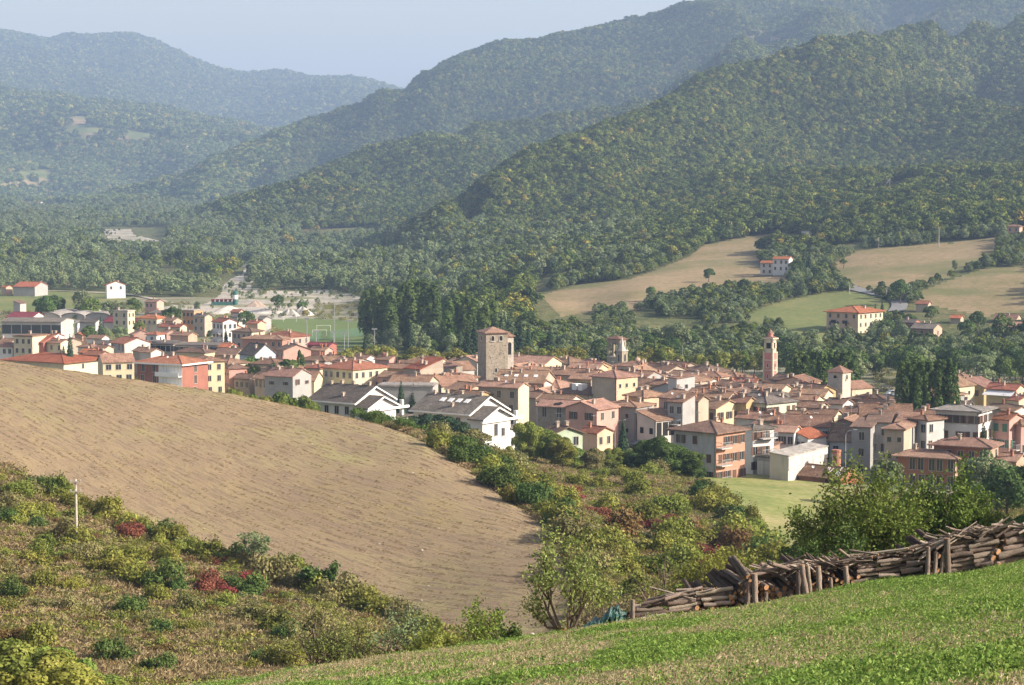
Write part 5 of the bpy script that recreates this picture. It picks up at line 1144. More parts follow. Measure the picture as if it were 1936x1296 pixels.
o = arch_hole(t, 1, B/2+w2*.5, Ht-6.0, 1.1, 3.4, (x0+A*.62)*2, B, name="turret_arch")
# belfry with open arches, tile roof and small spired turret in front
D = 655; th = 40
c, zb, A, B, Ht = tower_at(1148.5, 1172, 1184.5, 643, D, th)
t = empty("belfry", (c.x, c.y, zb), -R(th)); tag(t, "grey open-arched belfry tower with a red tile cap behind a small stone spire", "bell tower")
b = MB(); hb_ = Ht*.58; b.box(-A/2,A/2,-B/2,B/2,-1,hb_)
pw = .7
for sx in (-1,1):
    for sy in (-1,1):
        b.box(min(sx*A/2,sx*(A/2-pw)),max(sx*A/2,sx*(A/2-pw)),min(sy*B/2,sy*(B/2-pw)),max(sy*B/2,sy*(B/2-pw)),hb_,Ht)
b.box(-A/2+pw,A/2-pw,-B/2,-B/2+pw,Ht-.9,Ht-.002); b.box(-A/2+pw,A/2-pw,B/2-pw,B/2,Ht-.9,Ht-.002); b.box(-A/2,-A/2+pw,-B/2+pw,B/2-pw,Ht-.9,Ht-.002); b.box(A/2-pw,A/2,-B/2+pw,B/2-pw,Ht-.9,Ht-.002)
for s in (-1,1):                                    # arch spandrels
    for k in range(5):
        a0, a1 = math.pi*k/5, math.pi*(k+1)/5; w = A/2-pw
        b.add([(w*math.cos(a0),s*(B/2-.1),Ht-.9-w*.8+w*.8*math.sin(a0)),(w*math.cos(a1),s*(B/2-.1),Ht-.9-w*.8+w*.8*math.sin(a1)),(w*math.cos(a1),s*(B/2-.1),Ht-.88),(w*math.cos(a0),s*(B/2-.1),Ht-.88)],[[0,1,2,3] if s < 0 else [3,2,1,0]])
        w = B/2-pw
        b.add([(s*(A/2-.1),w*math.cos(a0),Ht-.9-w*.8+w*.8*math.sin(a0)),(s*(A/2-.1),w*math.cos(a1),Ht-.9-w*.8+w*.8*math.sin(a1)),(s*(A/2-.1),w*math.cos(a1),Ht-.88),(s*(A/2-.1),w*math.cos(a0),Ht-.88)],[[0,1,2,3] if s > 0 else [3,2,1,0]])
b.build("wall", WM['stone'], t)
b = MB(); b.box(-A/2-.15,A/2+.15,-B/2-.15,B/2+.15,hb_-.2,hb_+.08); b.build("cornice", WM['palestone'], t)
b = MB(); X, Y = A/2+.5, B/2+.5; b.add([(-X,-Y,Ht),(X,-Y,Ht),(X,Y,Ht),(-X,Y,Ht),(-X,-Y,Ht+.25),(X,-Y,Ht+.25),(X,Y,Ht+.25),(-X,Y,Ht+.25),(0,0,Ht+1.2)],[[3,2,1,0],[0,1,5,4],[1,2,6,5],[2,3,7,6],[3,0,4,7],[4,5,8],[5,6,8],[6,7,8],[7,4,8]]); b.build("roof", RM['rust'], t)
b = MB(); b.lathe([(.15,hb_+2.2),(.5,hb_+2.1),(.65,hb_+1.3),(.85,hb_+.9)],10); b.build("bell", m_dark, t)
D = 640; th = 45
c, zb, A, B, Ht = tower_at(1165, 1176, 1187.5, 663, D, th)
t = empty("spired_tower", (c.x, c.y, zb), -R(th)); tag(t, "slim pale stone turret with a pointed grey spire, in front of the belfry", "bell tower")
b = MB(); b.box(-A/2,A/2,-B/2,B/2,-1,Ht); b.build("wall", WM['stone'], t)
b = MB(); b.box(-A/2-.15,A/2+.15,-B/2-.15,B/2+.15,Ht-.3,Ht+.05); b.box(-A/2-.12,A/2+.12,-B/2-.12,B/2+.12,Ht-4.2,Ht-3.9); b.build("cornice", WM['palestone'], t)
b = MB(); b.lathe([(1.05,Ht+.05),(.75,Ht+.9),(.1,Ht+3.7),(.08,Ht+3.9),(.14,Ht+4.0),(.02,Ht+4.2)], 8); b.build("spire", m_conc, t)
for f in (0,1): arch_hole(t, f, 0, Ht-3.3, .75, 2.2, A, B)
for f in (0,1):
    for s in (-1,1):
        b = MB(); b.lathe([(.16,0),(.12,.5),(.02,1.0)], 6); o = b.build("pinnacle", WM['palestone'], t); o.location = (s*A*.45, (f*2-1)*B*.45, Ht+.05)
# little domed lantern of the church
y = 645; p = at(1205, 712, y); zb = float(gz(p.x, p.y)); h0 = p.z-zb; r0 = 26/2/FOC*y
t = empty("church_dome", (p.x, p.y, zb)); tag(t, "round pinkish church drum with a grey cap and tiny dome, right of the belfry", "dome")
b = MB(); b.lathe([(r0,-1),(r0,h0+2.2),(r0+.2,h0+2.25),(r0+.2,h0+2.6)], 20); b.build("drum", WM['peach'], t)
b = MB(); b.lathe([(r0+.25,h0+2.603),(r0*.75,h0+3.2),(r0*.45,h0+3.6)], 20); b.build("roof", m_conc, t)
b = MB(); b.lathe([(r0*.38,h0+3.603),(r0*.38,h0+4.7),(r0*.46,h0+4.75),(r0*.40,h0+5.1),(r0*.26,h0+5.4),(.05,h0+5.7),(.05,h0+6.1)], 12); b.build("lantern", WM['salmon'], t)
# pink bell tower
D = 610; th = 42
c, zb, A, B, Ht = tower_at(1444.5, 1461, 1471, 667, D, th)
t = empty("bell_tower", (c.x, c.y, zb), -R(th)); tag(t, "tall pink and cream bell tower with an arched belfry and small onion top", "bell tower")
b = MB(); b.box(-A/2,A/2,-B/2,B/2,-1,Ht); b.build("wall", plaster("pink_tower_panel", (.58,.24,.20)), t)
b = MB(); w = .42; e = .06
for sx in (-1,1):
    for sy in (-1,1):
        b.box(min(sx*(A/2+e),sx*(A/2-w)),max(sx*(A/2+e),sx*(A/2-w)),min(sy*(B/2+e),sy*(B/2-w)),max(sy*(B/2+e),sy*(B/2-w)),-1,Ht+.002)
for z in (Ht*.30,Ht*.56,Ht*.80,Ht-.15): b.box(-A/2-.1,A/2+.1,-B/2-.1,B/2+.1,z,z+.28)
b.build("cream_trim", WM['cream'], t)
for f in (0,1):
    for z in (Ht*.12,Ht*.38,Ht*.64): arch_hole(t, f, 0, z, .5, 1.2, A, B, mat=m_shut, name="window")
k = .88; A2, B2 = A*k, B*k; hb = 3.6
b = MB(); pw = .55
for sx in (-1,1):
    for sy in (-1,1): b.box(min(sx*A2/2,sx*(A2/2-pw)),max(sx*A2/2,sx*(A2/2-pw)),min(sy*B2/2,sy*(B2/2-pw)),max(sy*B2/2,sy*(B2/2-pw)),Ht+.135,Ht+hb)
b.box(-A2/2,A2/2,-B2/2,B2/2,Ht+hb-1.0,Ht+hb+.002); b.box(-A2/2,A2/2,-B2/2,B2/2,Ht+.132,Ht+1.0); b.build("belfry_stage", WM['cream'], t)
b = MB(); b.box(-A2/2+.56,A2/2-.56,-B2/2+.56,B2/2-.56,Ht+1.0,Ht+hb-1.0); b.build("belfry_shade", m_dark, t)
b = MB(); b.box(-A2/2-.4,A2/2+.4,-B2/2-.4,B2/2+.4,Ht+hb+.005,Ht+hb+.4); b.build("cornice", WM['cream'], t)
b = MB()
b.add([(-A2/2-.3,-B2/2-.3,Ht+hb+.403),(A2/2+.3,-B2/2-.3,Ht+hb+.403),(A2/2+.3,B2/2+.3,Ht+hb+.403),(-A2/2-.3,B2/2+.3,Ht+hb+.403),(0,0,Ht+hb+1.1)],[[0,1,4],[1,2,4],[2,3,4],[3,0,4]])
b.build("roof", RM['pink'], t)
b = MB(); b.lathe([(.8,Ht+hb+.5),(.75,Ht+hb+1.4),(.95,Ht+hb+1.45),(.95,Ht+hb+1.6)],8); b.build("lantern", plaster("pink_lantern", (.56,.24,.20)), t)
b = MB(); b.lathe([(.9,Ht+hb+1.603),(.6,Ht+hb+2.0),(.25,Ht+hb+2.4),(.06,Ht+hb+2.7),(.04,Ht+hb+3.2)],10); b.build("cap", RM['pink'], t)
# pale stone tower at the right, with chapel behind
D = 520; th = 38
c, zb, A, B, Ht = tower_at(1568, 1593, 1612.5, 706, D, th)
t = empty("stone_tower", (c.x, c.y, zb), -R(th)); tag(t, "pale square stone tower with a pyramid tile roof left of the row of poplars", "tower")
b = MB(); b.box(-A/2,A/2,-B/2,B/2,-1,Ht); b.build("wall", WM['palestone'], t)
b = MB(); X, Y = A/2+.35, B/2+.35; b.add([(-X,-Y,Ht),(X,-Y,Ht),(X,Y,Ht),(-X,Y,Ht),(-X,-Y,Ht+.2),(X,-Y,Ht+.2),(X,Y,Ht+.2),(-X,Y,Ht+.2),(0,0,Ht+1.7)],[[3,2,1,0],[0,1,5,4],[1,2,6,5],[2,3,7,6],[3,0,4,7],[4,5,8],[5,6,8],[6,7,8],[7,4,8]]); b.build("roof", RM['pink'], t)
arch_hole(t, 1, 0, Ht-1.6, .8, 1.1, A, B); arch_hole(t, 0, 0, Ht-1.3, 1.0, .8, A, B); arch_hole(t, 1, -.1, Ht-7.0, .6, 1.1, A, B); arch_hole(t, 1, -.5, 3.5, .7, 1.1, A, B)
house('chapel', 1606, 1611, 1633, 736, 9, 52, 'T', 'cream', 'brown', (0,0), (2,2), "cream chapel wing attached to the right of the pale stone tower", "chapel", 's', None, .35, D+8, ch=0, bmin=7)

# ------------------------------------------------------------------ the two white villas with nested gables
def white_house(uL, uC, uR, vE, h, th, d, label, nsky):
    c, zb, A, B, rz, y = frame(uL, uC, uR, vE, h, th, d)
    root = empty("white_villa", (c.x, c.y, zb), rz); tag(root, label, "villa")
    pitch = .46; x, yb = A/2, B/2; rise = yb*pitch
    wl = MB(); xe = x-1.4
    wl.add([(-x,-yb,-3),(xe,-yb,-3),(xe,yb,-3),(-x,yb,-3),(-x,-yb,h),(xe,-yb,h),(xe,yb,h),(-x,yb,h),(-x,0,h+rise-.05),(xe,0,h+rise-.05)],[[0,3,2,1],[0,1,5,4],[2,3,7,6],[1,2,6,9,5],[3,0,4,8,7],[4,5,9,8],[6,7,8,9]])
    # projecting lower gable block on the right face
    gy0, gy1, gx = -yb-.2, yb*.52, x+1.6; gm = (gy0+gy1)/2; gr = (gy1-gy0)/2*.42; gh = h-.9
    wl.add([(xe-.02,gy0,-3),(gx,gy0,-3),(gx,gy1,-3),(xe-.02,gy1,-3),(xe-.02,gy0,gh),(gx,gy0,gh),(gx,gy1,gh),(xe-.02,gy1,gh),(xe-.02,gm,gh+gr),(gx,gm,gh+gr)],[[0,3,2,1],[0,1,5,4],[2,3,7,6],[1,2,6,9,5],[4,5,9,8],[6,7,8,9]])
    # low wing at the far right and the balcony pillar
    wl.box(xe+.003, x+1.2, yb*.55, yb+1.6, -3, h-3.4); wl.box(x+.6, x+1.2, yb*.95, yb*.95+.6, h-3.4, h-.2)
    wl.build("wall", WM['white'], root)
    rf = MB(); t = .22
    def slab(P):
        P = [tuple(p) for p in P]; P += [(a,b_,c_+t) for a,b_,c_ in P]; rf.add(P, [[3,2,1,0],[4,5,6,7],[0,1,5,4],[1,2,6,5],[2,3,7,6],[3,0,4,7]])
    ov = .8; zl = h-ov*pitch+.03; zt = h+rise+.03
    slab([(-x-.5,-yb-ov,zl),(xe+.5,-yb-ov,zl),(xe+.5,0,zt),(-x-.5,0,zt)]); slab([(-x-.5,0,zt),(xe+.5,0,zt),(xe+.5,yb+ov,zl),(-x-.5,yb+ov,zl)])
    gz0 = gh-.6*.42+.03; gt = gh+gr+.03
    slab([(xe-.01,gy0-.6,gz0),(gx+.6,gy0-.6,gz0),(gx+.6,gm,gt),(xe-.01,gm,gt)]); slab([(xe-.01,gm,gt),(gx+.6,gm,gt),(gx+.6,gy1+.6,gz0),(xe-.01,gy1+.6,gz0)])
    rf.box(xe+.01, x+1.9, yb*.5, yb+2.3, h-3.39, h-3.1)
    r = rf.build("roof", RM['dark' if False else 'grey'], root)
    tr = MB()                                             # white barge boards along the gables
    def board(p, q, w=.28):
        tr.add([p, q, (q[0],q[1],q[2]+w), (p[0],p[1],p[2]+w), (p[0]+.12,p[1],p[2]), (q[0]+.12,q[1],q[2]), (q[0]+.12,q[1],q[2]+w), (p[0]+.12,p[1],p[2]+w)], [[0,3,2,1],[4,5,6,7],[0,1,5,4],[3,7,6,2],[1,2,6,5],[0,4,7,3]])
    board((xe+.505,-yb-ov,zl-.12),(xe+.505,0,zt-.12)); board((xe+.505,0,zt-.12),(xe+.505,yb+ov,zl-.12)); board((gx+.605,gy0-.6,gz0-.12),(gx+.605,gm,gt-.12)); board((gx+.605,gm,gt-.12),(gx+.605,gy1+.6,gz0-.12))
    tr.box(gx+.02, gx+.5, gy0-.6, yb+.9, gh-.75, gh-.3)
    tr.box(-x-.5, xe+.5, -yb-ov-.12, -yb-ov-.003, zl-.05, zl+.2)
    tr.build("barge_board", m_white, root)
    for i in range(4): add_window(root, 0, -x+A*(.12+.2*i), h-2.4, A, B, 'w')
    for i in range(4): add_window(root, 0, -x+A*(.12+.2*i), h-5.6, A, B, 'd')
    for tt, k, z in ((-.3,'d',h-4.2),(.1,'w',h-4.4),(.78,'l',h-6.6)): 
        o = link("window", WIN[k], parent=root); o.rotation_euler = (0,0,R(90)); o.location = (gx+.012 if tt < .5 else x+1.212, tt*yb if tt < .5 else yb*.8, z)
    for px, py in ((-.42,-.1),(-.25,.02),(-.02,.03),(.05,-.75),(.3,.0)):
        o = link("chimney", CHIM[0], parent=root); o.location = (px*A, py*yb, h+(yb-abs(py*yb))*pitch-.2)
    for i in range(nsky):
        b = MB(); b.box(-.5,.5,-.65,.65,0,.1); o = b.build("skylight", m_white, root); px = -A*.2+i*A*.13; py = -B*.2; o.location = (px, py, h+(yb-abs(py))*pitch+.26); o.rotation_euler = (math.atan(pitch),0,0)
    return root
white_house(580, 683, 748, 762, 8.0, 36, 412, "left white villa with stepped gables and grey roof behind the ploughed hill", 0)
white_house(777, 900, 968, 783, 9.5, 36, 398, "right white villa with stepped gables and roof windows above the pine trees", 4)
# ------------------------------------------------------------------ single trees
ORD = 'leftmost second third fourth fifth sixth seventh eighth ninth tenth eleventh twelfth thirteenth fourteenth fifteenth sixteenth seventeenth eighteenth nineteenth twentieth twenty-first twenty-second twenty-third twenty-fourth twenty-fifth twenty-sixth'.split()
CNT = {}
def nth(k): CNT[k] = CNT.get(k, -1)+1; return ORD[CNT[k]]+(' from the left' if CNT[k] else '')
gG = "trees of the riverside belt behind the town"
def T(kd, u, vt, Hh, W=None, label=None, group=None, d=None, y0=430, mat=None, name=None):
    y = d if d else solve(u, vt, Hh, y0); a, e = ae(u, vt)
    if d: Hh = CAMZ + e*y - float(gz(a*y, y))
    return tree(kd, a*y, y, Hh, W, label=label, group=group, mat=mat, name=name)
for u, v, w in ((692,548,4.6),(703,545,4.4),(715,549,5),(727,547,4.6),(739,552,4.6)):
    T('poplar', u, v, 20, w*1.25, "tall dark poplar in the left clump behind the sports field, "+nth("a"), "left clump of dark poplars", y0=600)
for u, v, w in ((762,534,5),(772,530,5.4),(783,528,5.2),(795,527,5),(806,530,5.4),(818,533,5)):
    T('poplar', u, v, 23, w*1.35, "tall dark poplar in the highest, middle clump, "+nth("b"), "middle clump of dark poplars", y0=600)
for u, v, w in ((848,566,4),(860,558,4.4),(872,556,4.6),(884,558,4.4),(895,564,4),(915,575,4.4),(930,570,4.6)):
    T('poplar', u, v, 19, w*1.3, "dark poplar in the lower right clump, "+nth("c"), "right clump of dark poplars", y0=600)
for u, v in ((1708,684),(1719,680),(1731,683),(1743,690),(1756,688),(1772,694),(1787,684),(1799,688)):
    T('poplar', u, v, 16.5, 3.5, "upright poplar right of the pale stone tower, "+nth("d"), "row of upright poplars at the car park", y0=470)
for u, v in ((1505,682),(1518,676),(1530,673),(1543,676),(1556,684),(1570,676),(1585,672),(1598,670),(1611,674)):
    T('poplar', u, v, 15, 4.2, "dark upright poplar behind the pale stone tower, "+nth("e"), "poplar row behind the pale stone tower", y0=560)
for u, v, h in ((775,607,15),(690,632,9),(870,620,15),(884,610,17),(897,600,18),(935,588,20),(948,594,18),(962,590,19),(985,600,16),(1000,608,15),(1040,612,13)):
    T('conifer', u, v, h, h*.42, "dark spruce standing among the trees left and right of the great tower", "spruces behind the great tower", y0=600)
rg = random.Random(21)
for i in range(26):
    u = 660+i*17+rg.uniform(-5,5); v = 662-abs(i-12)*.6+rg.uniform(-6,8)
    T('lime', u, v, rg.uniform(8,10.5), None, "bright street tree in the row behind the old town, "+nth("f"), "row of bright street trees behind the roofs", y0=600, mat='bush')
for i in range(15):
    u = 1190+i*18+rg.uniform(-5,5); v = 678+rg.uniform(-6,6)
    T('lime', u, v, rg.uniform(8,10), None, "round bright avenue tree between belfry and pink tower, "+nth("g"), "avenue of round trees by the river", y0=662, mat='bush' if i % 3 else 'lime')
n = 0; pp = []
LIM = ([600,1000,1150,1250,1350,1500,1560,1700,1800,1990],[640,612,628,612,645,628,648,650,640,655])
PLACES = [(700,"behind the sports field"),(800,"below the tallest dark poplars"),(905,"left of the great square tower"),(1000,"just right of the great square tower"),(1080,"between great tower and belfry"),(1150,"directly left of the belfry"),(1210,"behind the belfry and dome"),(1300,"right of the church dome"),(1380,"left of the pink tower"),(1450,"directly left of the pink bell tower"),(1530,"directly right of the pink bell tower"),(1620,"behind the pale stone tower"),(1700,"below the pale yellow apartments"),(1800,"above the row of upright poplars"),(1880,"below the red brick houses"),(2500,"near the right edge")]
def where(u): return next(t for l, t in PLACES if u < l)
while n < 185:
    y = rg.uniform(600, 800); u = rg.uniform(600, 2000); a = ae(u, 620)[0]; x = a*y
    if u < 760 and y < 780: continue
    if y < (712 if u < 1480 else 600): continue
    if 1560 < u < 1700 and y > 770: continue
    if any((x-p)**2+(y-q)**2 < 34 for p, q in pp): continue
    if int(region(np.array([x]), np.array([y]))[0]) not in (0, 5): continue
    pp.append((x, y)); n += 1
    r = rg.random(); h = rg.uniform(9, 16)
    top = CAMZ + ae(u, float(np.interp(u, *LIM)))[1]*y - float(gz(x, y)); h = max(3.5, min(h, top*rg.uniform(.8,1))); far_ = ', back rank' if y > 725 else ', front rank'
    if r < .42: tree('oak', x, y, h, label="dark leafy tree "+" "+where(u)+far_, group=gG)
    elif r < .62: tree('willow', x, y, h*1.05, label="pale grey-green willow "+" "+where(u)+far_, group="willows of the riverside belt")
    elif r < .80: tree('wide', x, y, h*.85, label="broad spreading tree "+" "+where(u)+far_, group="spreading trees of the riverside belt")
    elif r < .9: tree('lime', x, y, h*.9, label="yellow-green tree "+" "+where(u)+far_, group="yellow-green trees of the riverside belt")
    else: tree('slim', x, y, h*1.2, label="slender pale tree "+" "+where(u)+far_, group="slender trees of the riverside belt")
wood("riverside_thicket", 5200, 590, 800, 5.5, lodA[:3]+lodW[:4], 31, "low thicket filling the ground under the riverside trees", lambda x,y,z,r: (y > np.where(x/y < .12, 705, 590)) & (y < np.where(x/y > .12, 762, 800)), power=1, a0=-.03)
for u, v, h, k in ((1480,612,15,'willow'),(1500,622,13,'willow'),(1282,600,18,'willow'),(1262,608,15,'willow'),(1300,616,14,'oak'),(1600,632,10,'oak'),(1660,640,10,'willow'),(1678,600,11,'oak'),(1750,630,14,'willow'),(1800,625,15,'slim'),(1830,600,14,'oak'),(1850,585,13,'oak'),(1870,640,12,'oak'),(1760,575,11,'oak'),(1720,590,10,'oak'),(1900,640,12,'lime'),(1930,650,10,'lime')):
    T(k, u, v, h*.75, None, "tall tree across the river "+("by the tall pale yellow apartment house" if u < 1700 and u > 1550 else "left of the pink tower, back rank" if u < 1400 else "right of the pink bell tower" if u < 1550 else "by the red brick houses" if u < 1840 else "near the right edge"), "trees around the houses across the river", y0=690)
for u, v, h, k in ((1520,470,14,'conifer'),(1530,476,13,'conifer'),(1508,488,11,'oak'),(1500,470,9,'willow'),(1540,462,8,'willow'),(1655,572,9,'conifer'),(1668,568,10,'conifer'),(1703,525,11,'oak'),(1806,487,7,'slim'),(1595,488,5,'oak'),(1340,505,7,'wide'),(1232,540,7,'oak'),(1100,490,9,'oak')):
    T(k, u, v, h, None, "single tree standing on the dry hillside across the river", "single trees on the dry hillside", y0=800)
# left part of the plain
for u, v, h, k, lb in ((85,555,14,'oak',"dark round tree in front of the green field, left"),(105,553,13,'wide',"broad tree next to the dark round one by the green field"),(155,540,16,'willow',"tall yellow-green tree before the white farmhouse"),(170,556,13,'lime',"bright tree below the tall yellow-green one"),(212,562,12,'willow',"silver-green willow behind the barrel-roofed sheds"),(225,566,12,'willow',"second silver-green willow behind the barrel-roofed sheds"),(250,560,12,'oak',"greyish tree right of the two willows"),(128,600,9,'willow',"pale willow in front of the factory hall"),(142,592,6,'oak',"small tree in front of the middle barrel-roofed shed"),(170,612,9,'oak',"dark tree between the factory hall and the maroon roofs"),(198,614,8,'willow',"grey-green tree below the maroon roofs"),(228,612,8,'willow',"second grey-green tree below the maroon roofs"),(262,606,7,'lime',"yellow-green tree under the bright orange roof"),
     (190,597,9,'conifer',"small conifer beside the maroon roofs"),(325,576,11,'wide',"round dark tree beside the orange flat-roofed building"),(466,584,10,'oak',"round dark green tree beside the gravel heaps"),(358,577,7,'slim',"slim tree at the edge of the gravel bed"),(372,565,8,'slim',"second slim tree at the edge of the gravel bed"),(525,556,9,'oak',"lone dark green tree on the gravel flats"),(570,568,6,'wide',"low spreading tree on the gravel flats"),(132,632,14,'conifer',"slender dark cypress in front of the cream houses"),(120,652,8,'conifer',"small dark conifer left of the slender cypress"),
     (427,620,11,'conifer',"dark conifer in front of the tall white apartment house"),(403,620,7,'oak',"dark tree left of the conifer by the white apartment house"),(460,678,9,'lime',"autumn-tinted tree in the left garden group"),(480,682,9,'lime',"second autumn-tinted tree in the left garden group"),(472,670,10,'oak',"greener tree in the left garden group"),(532,680,10,'wide',"dense dark tree in the right garden group"),(548,674,11,'oak',"dark tree with bare pale stems in the right garden group"),(568,664,12,'poplar',"upright green tree in the right garden group"),(366,697,8.5,'conifer',"brownish conifer in front of the dark red apartment house"),
     (745,722,9,'conifer',"left one of three conifers between the white villas"),(758,718,10,'conifer',"middle one of three conifers between the white villas"),(781,724,9,'conifer',"right one of three conifers between the white villas"),(925,745,6,'willow',"small tree left of the grey-beige three-storey house"),(1196,724,7,'oak',"dark bushy tree below the church nave"),(1178,792,9,'conifer',"dark tree beside the grey plaster building"),(1860,795,10,'conifer',"dark conifer before the big white modern building"),(355,648,6,'oak',"small dark tree by the yellow hipped house")):
    y0 = 640 if v < 640 else 395
    T(k, u, v, h, None, lb, y0=y0)
rg = random.Random(5)
for i in range(22):
    u = rg.uniform(415, 590); T('lime', u, 728+ (u-415)*.08+rg.uniform(0,14), rg.uniform(5,7.5), 6, "bright green garden tree behind the crest of the ploughed hill", "garden trees behind the ploughed hill", d=rg.uniform(395,425), mat='bright' if i % 2 else 'lime')
for u, v in ((785,785),(797,778),(810,776),(822,780),(835,784),(848,782),(860,790),(872,798)):
    T('wide', u, v, 8, 7, "dark pine in the clump before the right white villa ("+nth("j")+")", "clump of pines before the right white villa", d=372+rg.uniform(-6,8), mat='conifer', name='pine_tree')
T('wide', 893, 808, 6, 8, "round tree with rusty top before the right white villa", d=365, mat='olive'); T('wide', 880, 822, 6, 6, "round green tree left of the rusty-topped one", d=362)
for u, v, w, m in ((985,782,9,'bright'),(1005,792,10,'lime'),(1030,806,9,'lime'),(1050,820,9,'bright'),(975,800,7,'willow'),(1070,832,8,'lime'),(1000,830,7,'bright'),(1110,835,8,'olive'),(1135,850,8,'lime'),(1150,835,7,'bright')):
    T('bush', u+14, v+6, 6, w*.75, "tall green bush right of the right white villa ("+nth("i")+")", "bushes right of the white villas", d=358+rg.uniform(-10,10), mat=m)
for u, v, w in ((1225,832,7),(1243,816,9),(1262,826,8),(1285,842,8),(1302,850,7),(1295,868,7),(1250,850,9),(1310,880,6),(1200,845,7)):
    T('bush', u, v, 7, w, "dense green tree left of the orange brick apartment block ("+nth("h")+")", "dense trees left of the orange brick block", d=365+rg.uniform(-12,12), mat='poplar', name='broadleaf_tree')
T('wide', 1672, 862, 6, 7.5, "round silvery green willow before the terracotta block", d=335, mat='willow', name='willow_tree')
for u, v, w, m in ((1845,852,8,'willow'),(1868,846,8,'willow'),(1893,858,9,'willow'),(1905,872,9,'oak'),(1930,868,9,'oak'),(1950,860,9,'oak'),(1850,890,9,'oak'),(1885,900,9,'oak'),(1925,905,10,'oak'),(1835,905,7,'oak')):
    T('willow', u, v, 8, w, "big tree in the dark clump at the right edge below the terracotta blocks", "clump of trees at the right edge", d=330+rg.uniform(-35,25), mat=m, name='broadleaf_tree')
for u, v, w in ((1905,960,5),(1940,950,6),(1870,965,5),(1530,1000,5),(1560,985,5)):
    T('bush', u, v, 5, w, "dark green bushy tree behind the log piles", "dark bushy trees behind the log piles", d=150+rg.uniform(-10,15), mat='oak', name='broadleaf_tree')
for u, v, w, m in ((5,1212,6,'bright'),(35,1208,7,'lime'),(70,1218,7,'oak'),(105,1232,7,'lime'),(140,1252,6,'lime'),(175,1272,5,'oak'),(20,1250,7,'oak'),(-25,1225,7,'lime')):
    T('bush', u, v, 5, w, "big green bush in the bottom left corner, "+("at the very edge" if u < 30 else "left part" if u < 60 else "middle" if u < 120 else "right part" if u < 160 else "outermost right"), "big bushes in the bottom left corner", d=112+rg.uniform(-6,6), mat={'bright':'bush','lime':'bright','oak':'lime'}[m], name='bush')

# ------------------------------------------------------------------ shrubs on the slopes
SH = {}
for nm, lm in (('shrub','bright'),('bright','bush'),('olive','olive'),('red','red'),('rust','rust'),('dark','oak')):
    L = [crown_shrub(300+i, 1700, .032, 11) for i in range(4)]
    for m in L: m.materials.append(LM[lm])
    SH[nm] = L
SLAB = dict(shrub="green shrub on the ", bright="bright yellow-green shrub on the ", olive="straw-green withering shrub on the ", red="crimson autumn shrub on the ", rust="rust-brown autumn shrub on the ", dark="dark green shrub on the ")
def spot(u, v, w):
    if w.startswith("lower edge"): return ("at the hedge left of the utility pole" if u < 145 else "in the hedge right of the utility pole" if u < 300 else "in the hedge's middle stretch below the ploughed hill" if u < 480 else "in the hedge near the thin small tree" if u < 620 else "in the hedge's lower right end below the ploughed hill")
    if w.startswith("left slope"):
        h_ = "far left of" if u < 120 else "left of" if u < 250 else "below" if u < 400 else "right of" if u < 560 else "far right of"
        r_ = "upper rows" if v < 1040 else "second rows" if v < 1100 else "middle rows" if v < 1160 else "lower rows" if v < 1220 else "lowest rows"
        return f"{h_} the left slope's centre, in its {r_}"
    h_ = "by the ploughed crest" if u < 950 else "left of the crimson patch" if u < 1090 else "around the crimson patch" if u < 1240 else "right of the crimson patch" if u < 1340 else "at the meadow's rim"
    r_ = "top" if v < 880 else "upper part" if v < 940 else "middle" if v < 1000 else "lower part" if v < 1070 else "foot"
    return f"{h_}, at the {r_} of the central slope"
def shrub(k, u, v, w, where_, y0=100, hr=None, rng=_tr):
    p = gpoint(u, v, y0); o = link("shrub", rng.choice(SH[k])); o.location = (p.x, p.y, p.z-.1)
    s = w; o.scale = (s, s, s*(hr or rng.uniform(.8,1.25))); o.rotation_euler = (0,0,rng.uniform(0,6.28))
    where = where_
    return tag(o, SLAB[k].replace(' on the ', ' ')+spot(u, v, where_), "shrub", {'shrub':'green shrubs','bright':'bright shrubs','olive':'straw-green shrubs','red':'crimson shrubs','rust':'rusty shrubs','dark':'dark shrubs'}[k]+" on the "+where)
rg = random.Random(77)
PS1 = [(0,890),(100,938),(250,990),(400,1052),(560,1105),(640,1128),(760,1180),(850,1215),(700,1250),(400,1290),(0,1296)]
WL = "left slope around the utility pole"; WR = "slope between the ploughed hill and the meadow"
lo = [(0,890),(100,935),(200,972),(300,1010),(400,1050),(480,1075),(550,1098),(640,1125),(700,1150),(760,1175)]
for i in range(38):                                      # hedge along the foot of the ploughed hill
    u = rg.uniform(-10, 760); v = np.interp(u, [p[0] for p in lo], [p[1] for p in lo])+rg.uniform(4,26)
    shrub(rg.choice(['dark','shrub','shrub','bright','olive']), u, v, rg.uniform(2.4,4.6), "lower edge of the ploughed hill", 130, rng=rg)
k = 0
while k < 92:
    u = rg.uniform(-10, 820); v = rg.uniform(930, 1290)
    if not inpoly(np.array([u]), np.array([v]), PS1)[0]: continue
    edge = v - np.interp(u, [p[0] for p in lo], [p[1] for p in lo])
    if rg.random() > (1.0 if edge < 120 else .42): continue
    k += 1; r = rg.random()
    red = ((330 < u < 480 and 1060 < v < 1150) or (180 < u < 300 and 1000 < v < 1060)) and r < .5
    kk = 'red' if red else ('rust' if r < .12 else 'shrub' if r < .42 else 'bright' if r < .66 else 'olive' if r < .9 else 'dark')
    shrub(kk, u, v, rg.uniform(1.8,4.2)*(1 if edge < 120 else .8), WL, 105, rng=rg)
PS2 = [(690,795),(760,822),(850,866),(905,912),(965,958),(1035,1008),(1085,1075),(1190,1150),(1330,1150),(1470,1085),(1430,1000),(1380,955),(1335,905),(1200,868),(1060,860),(960,850),(860,828),(760,800)]
up = [(u,v) for u,v,d in brown_hi if u > 600]
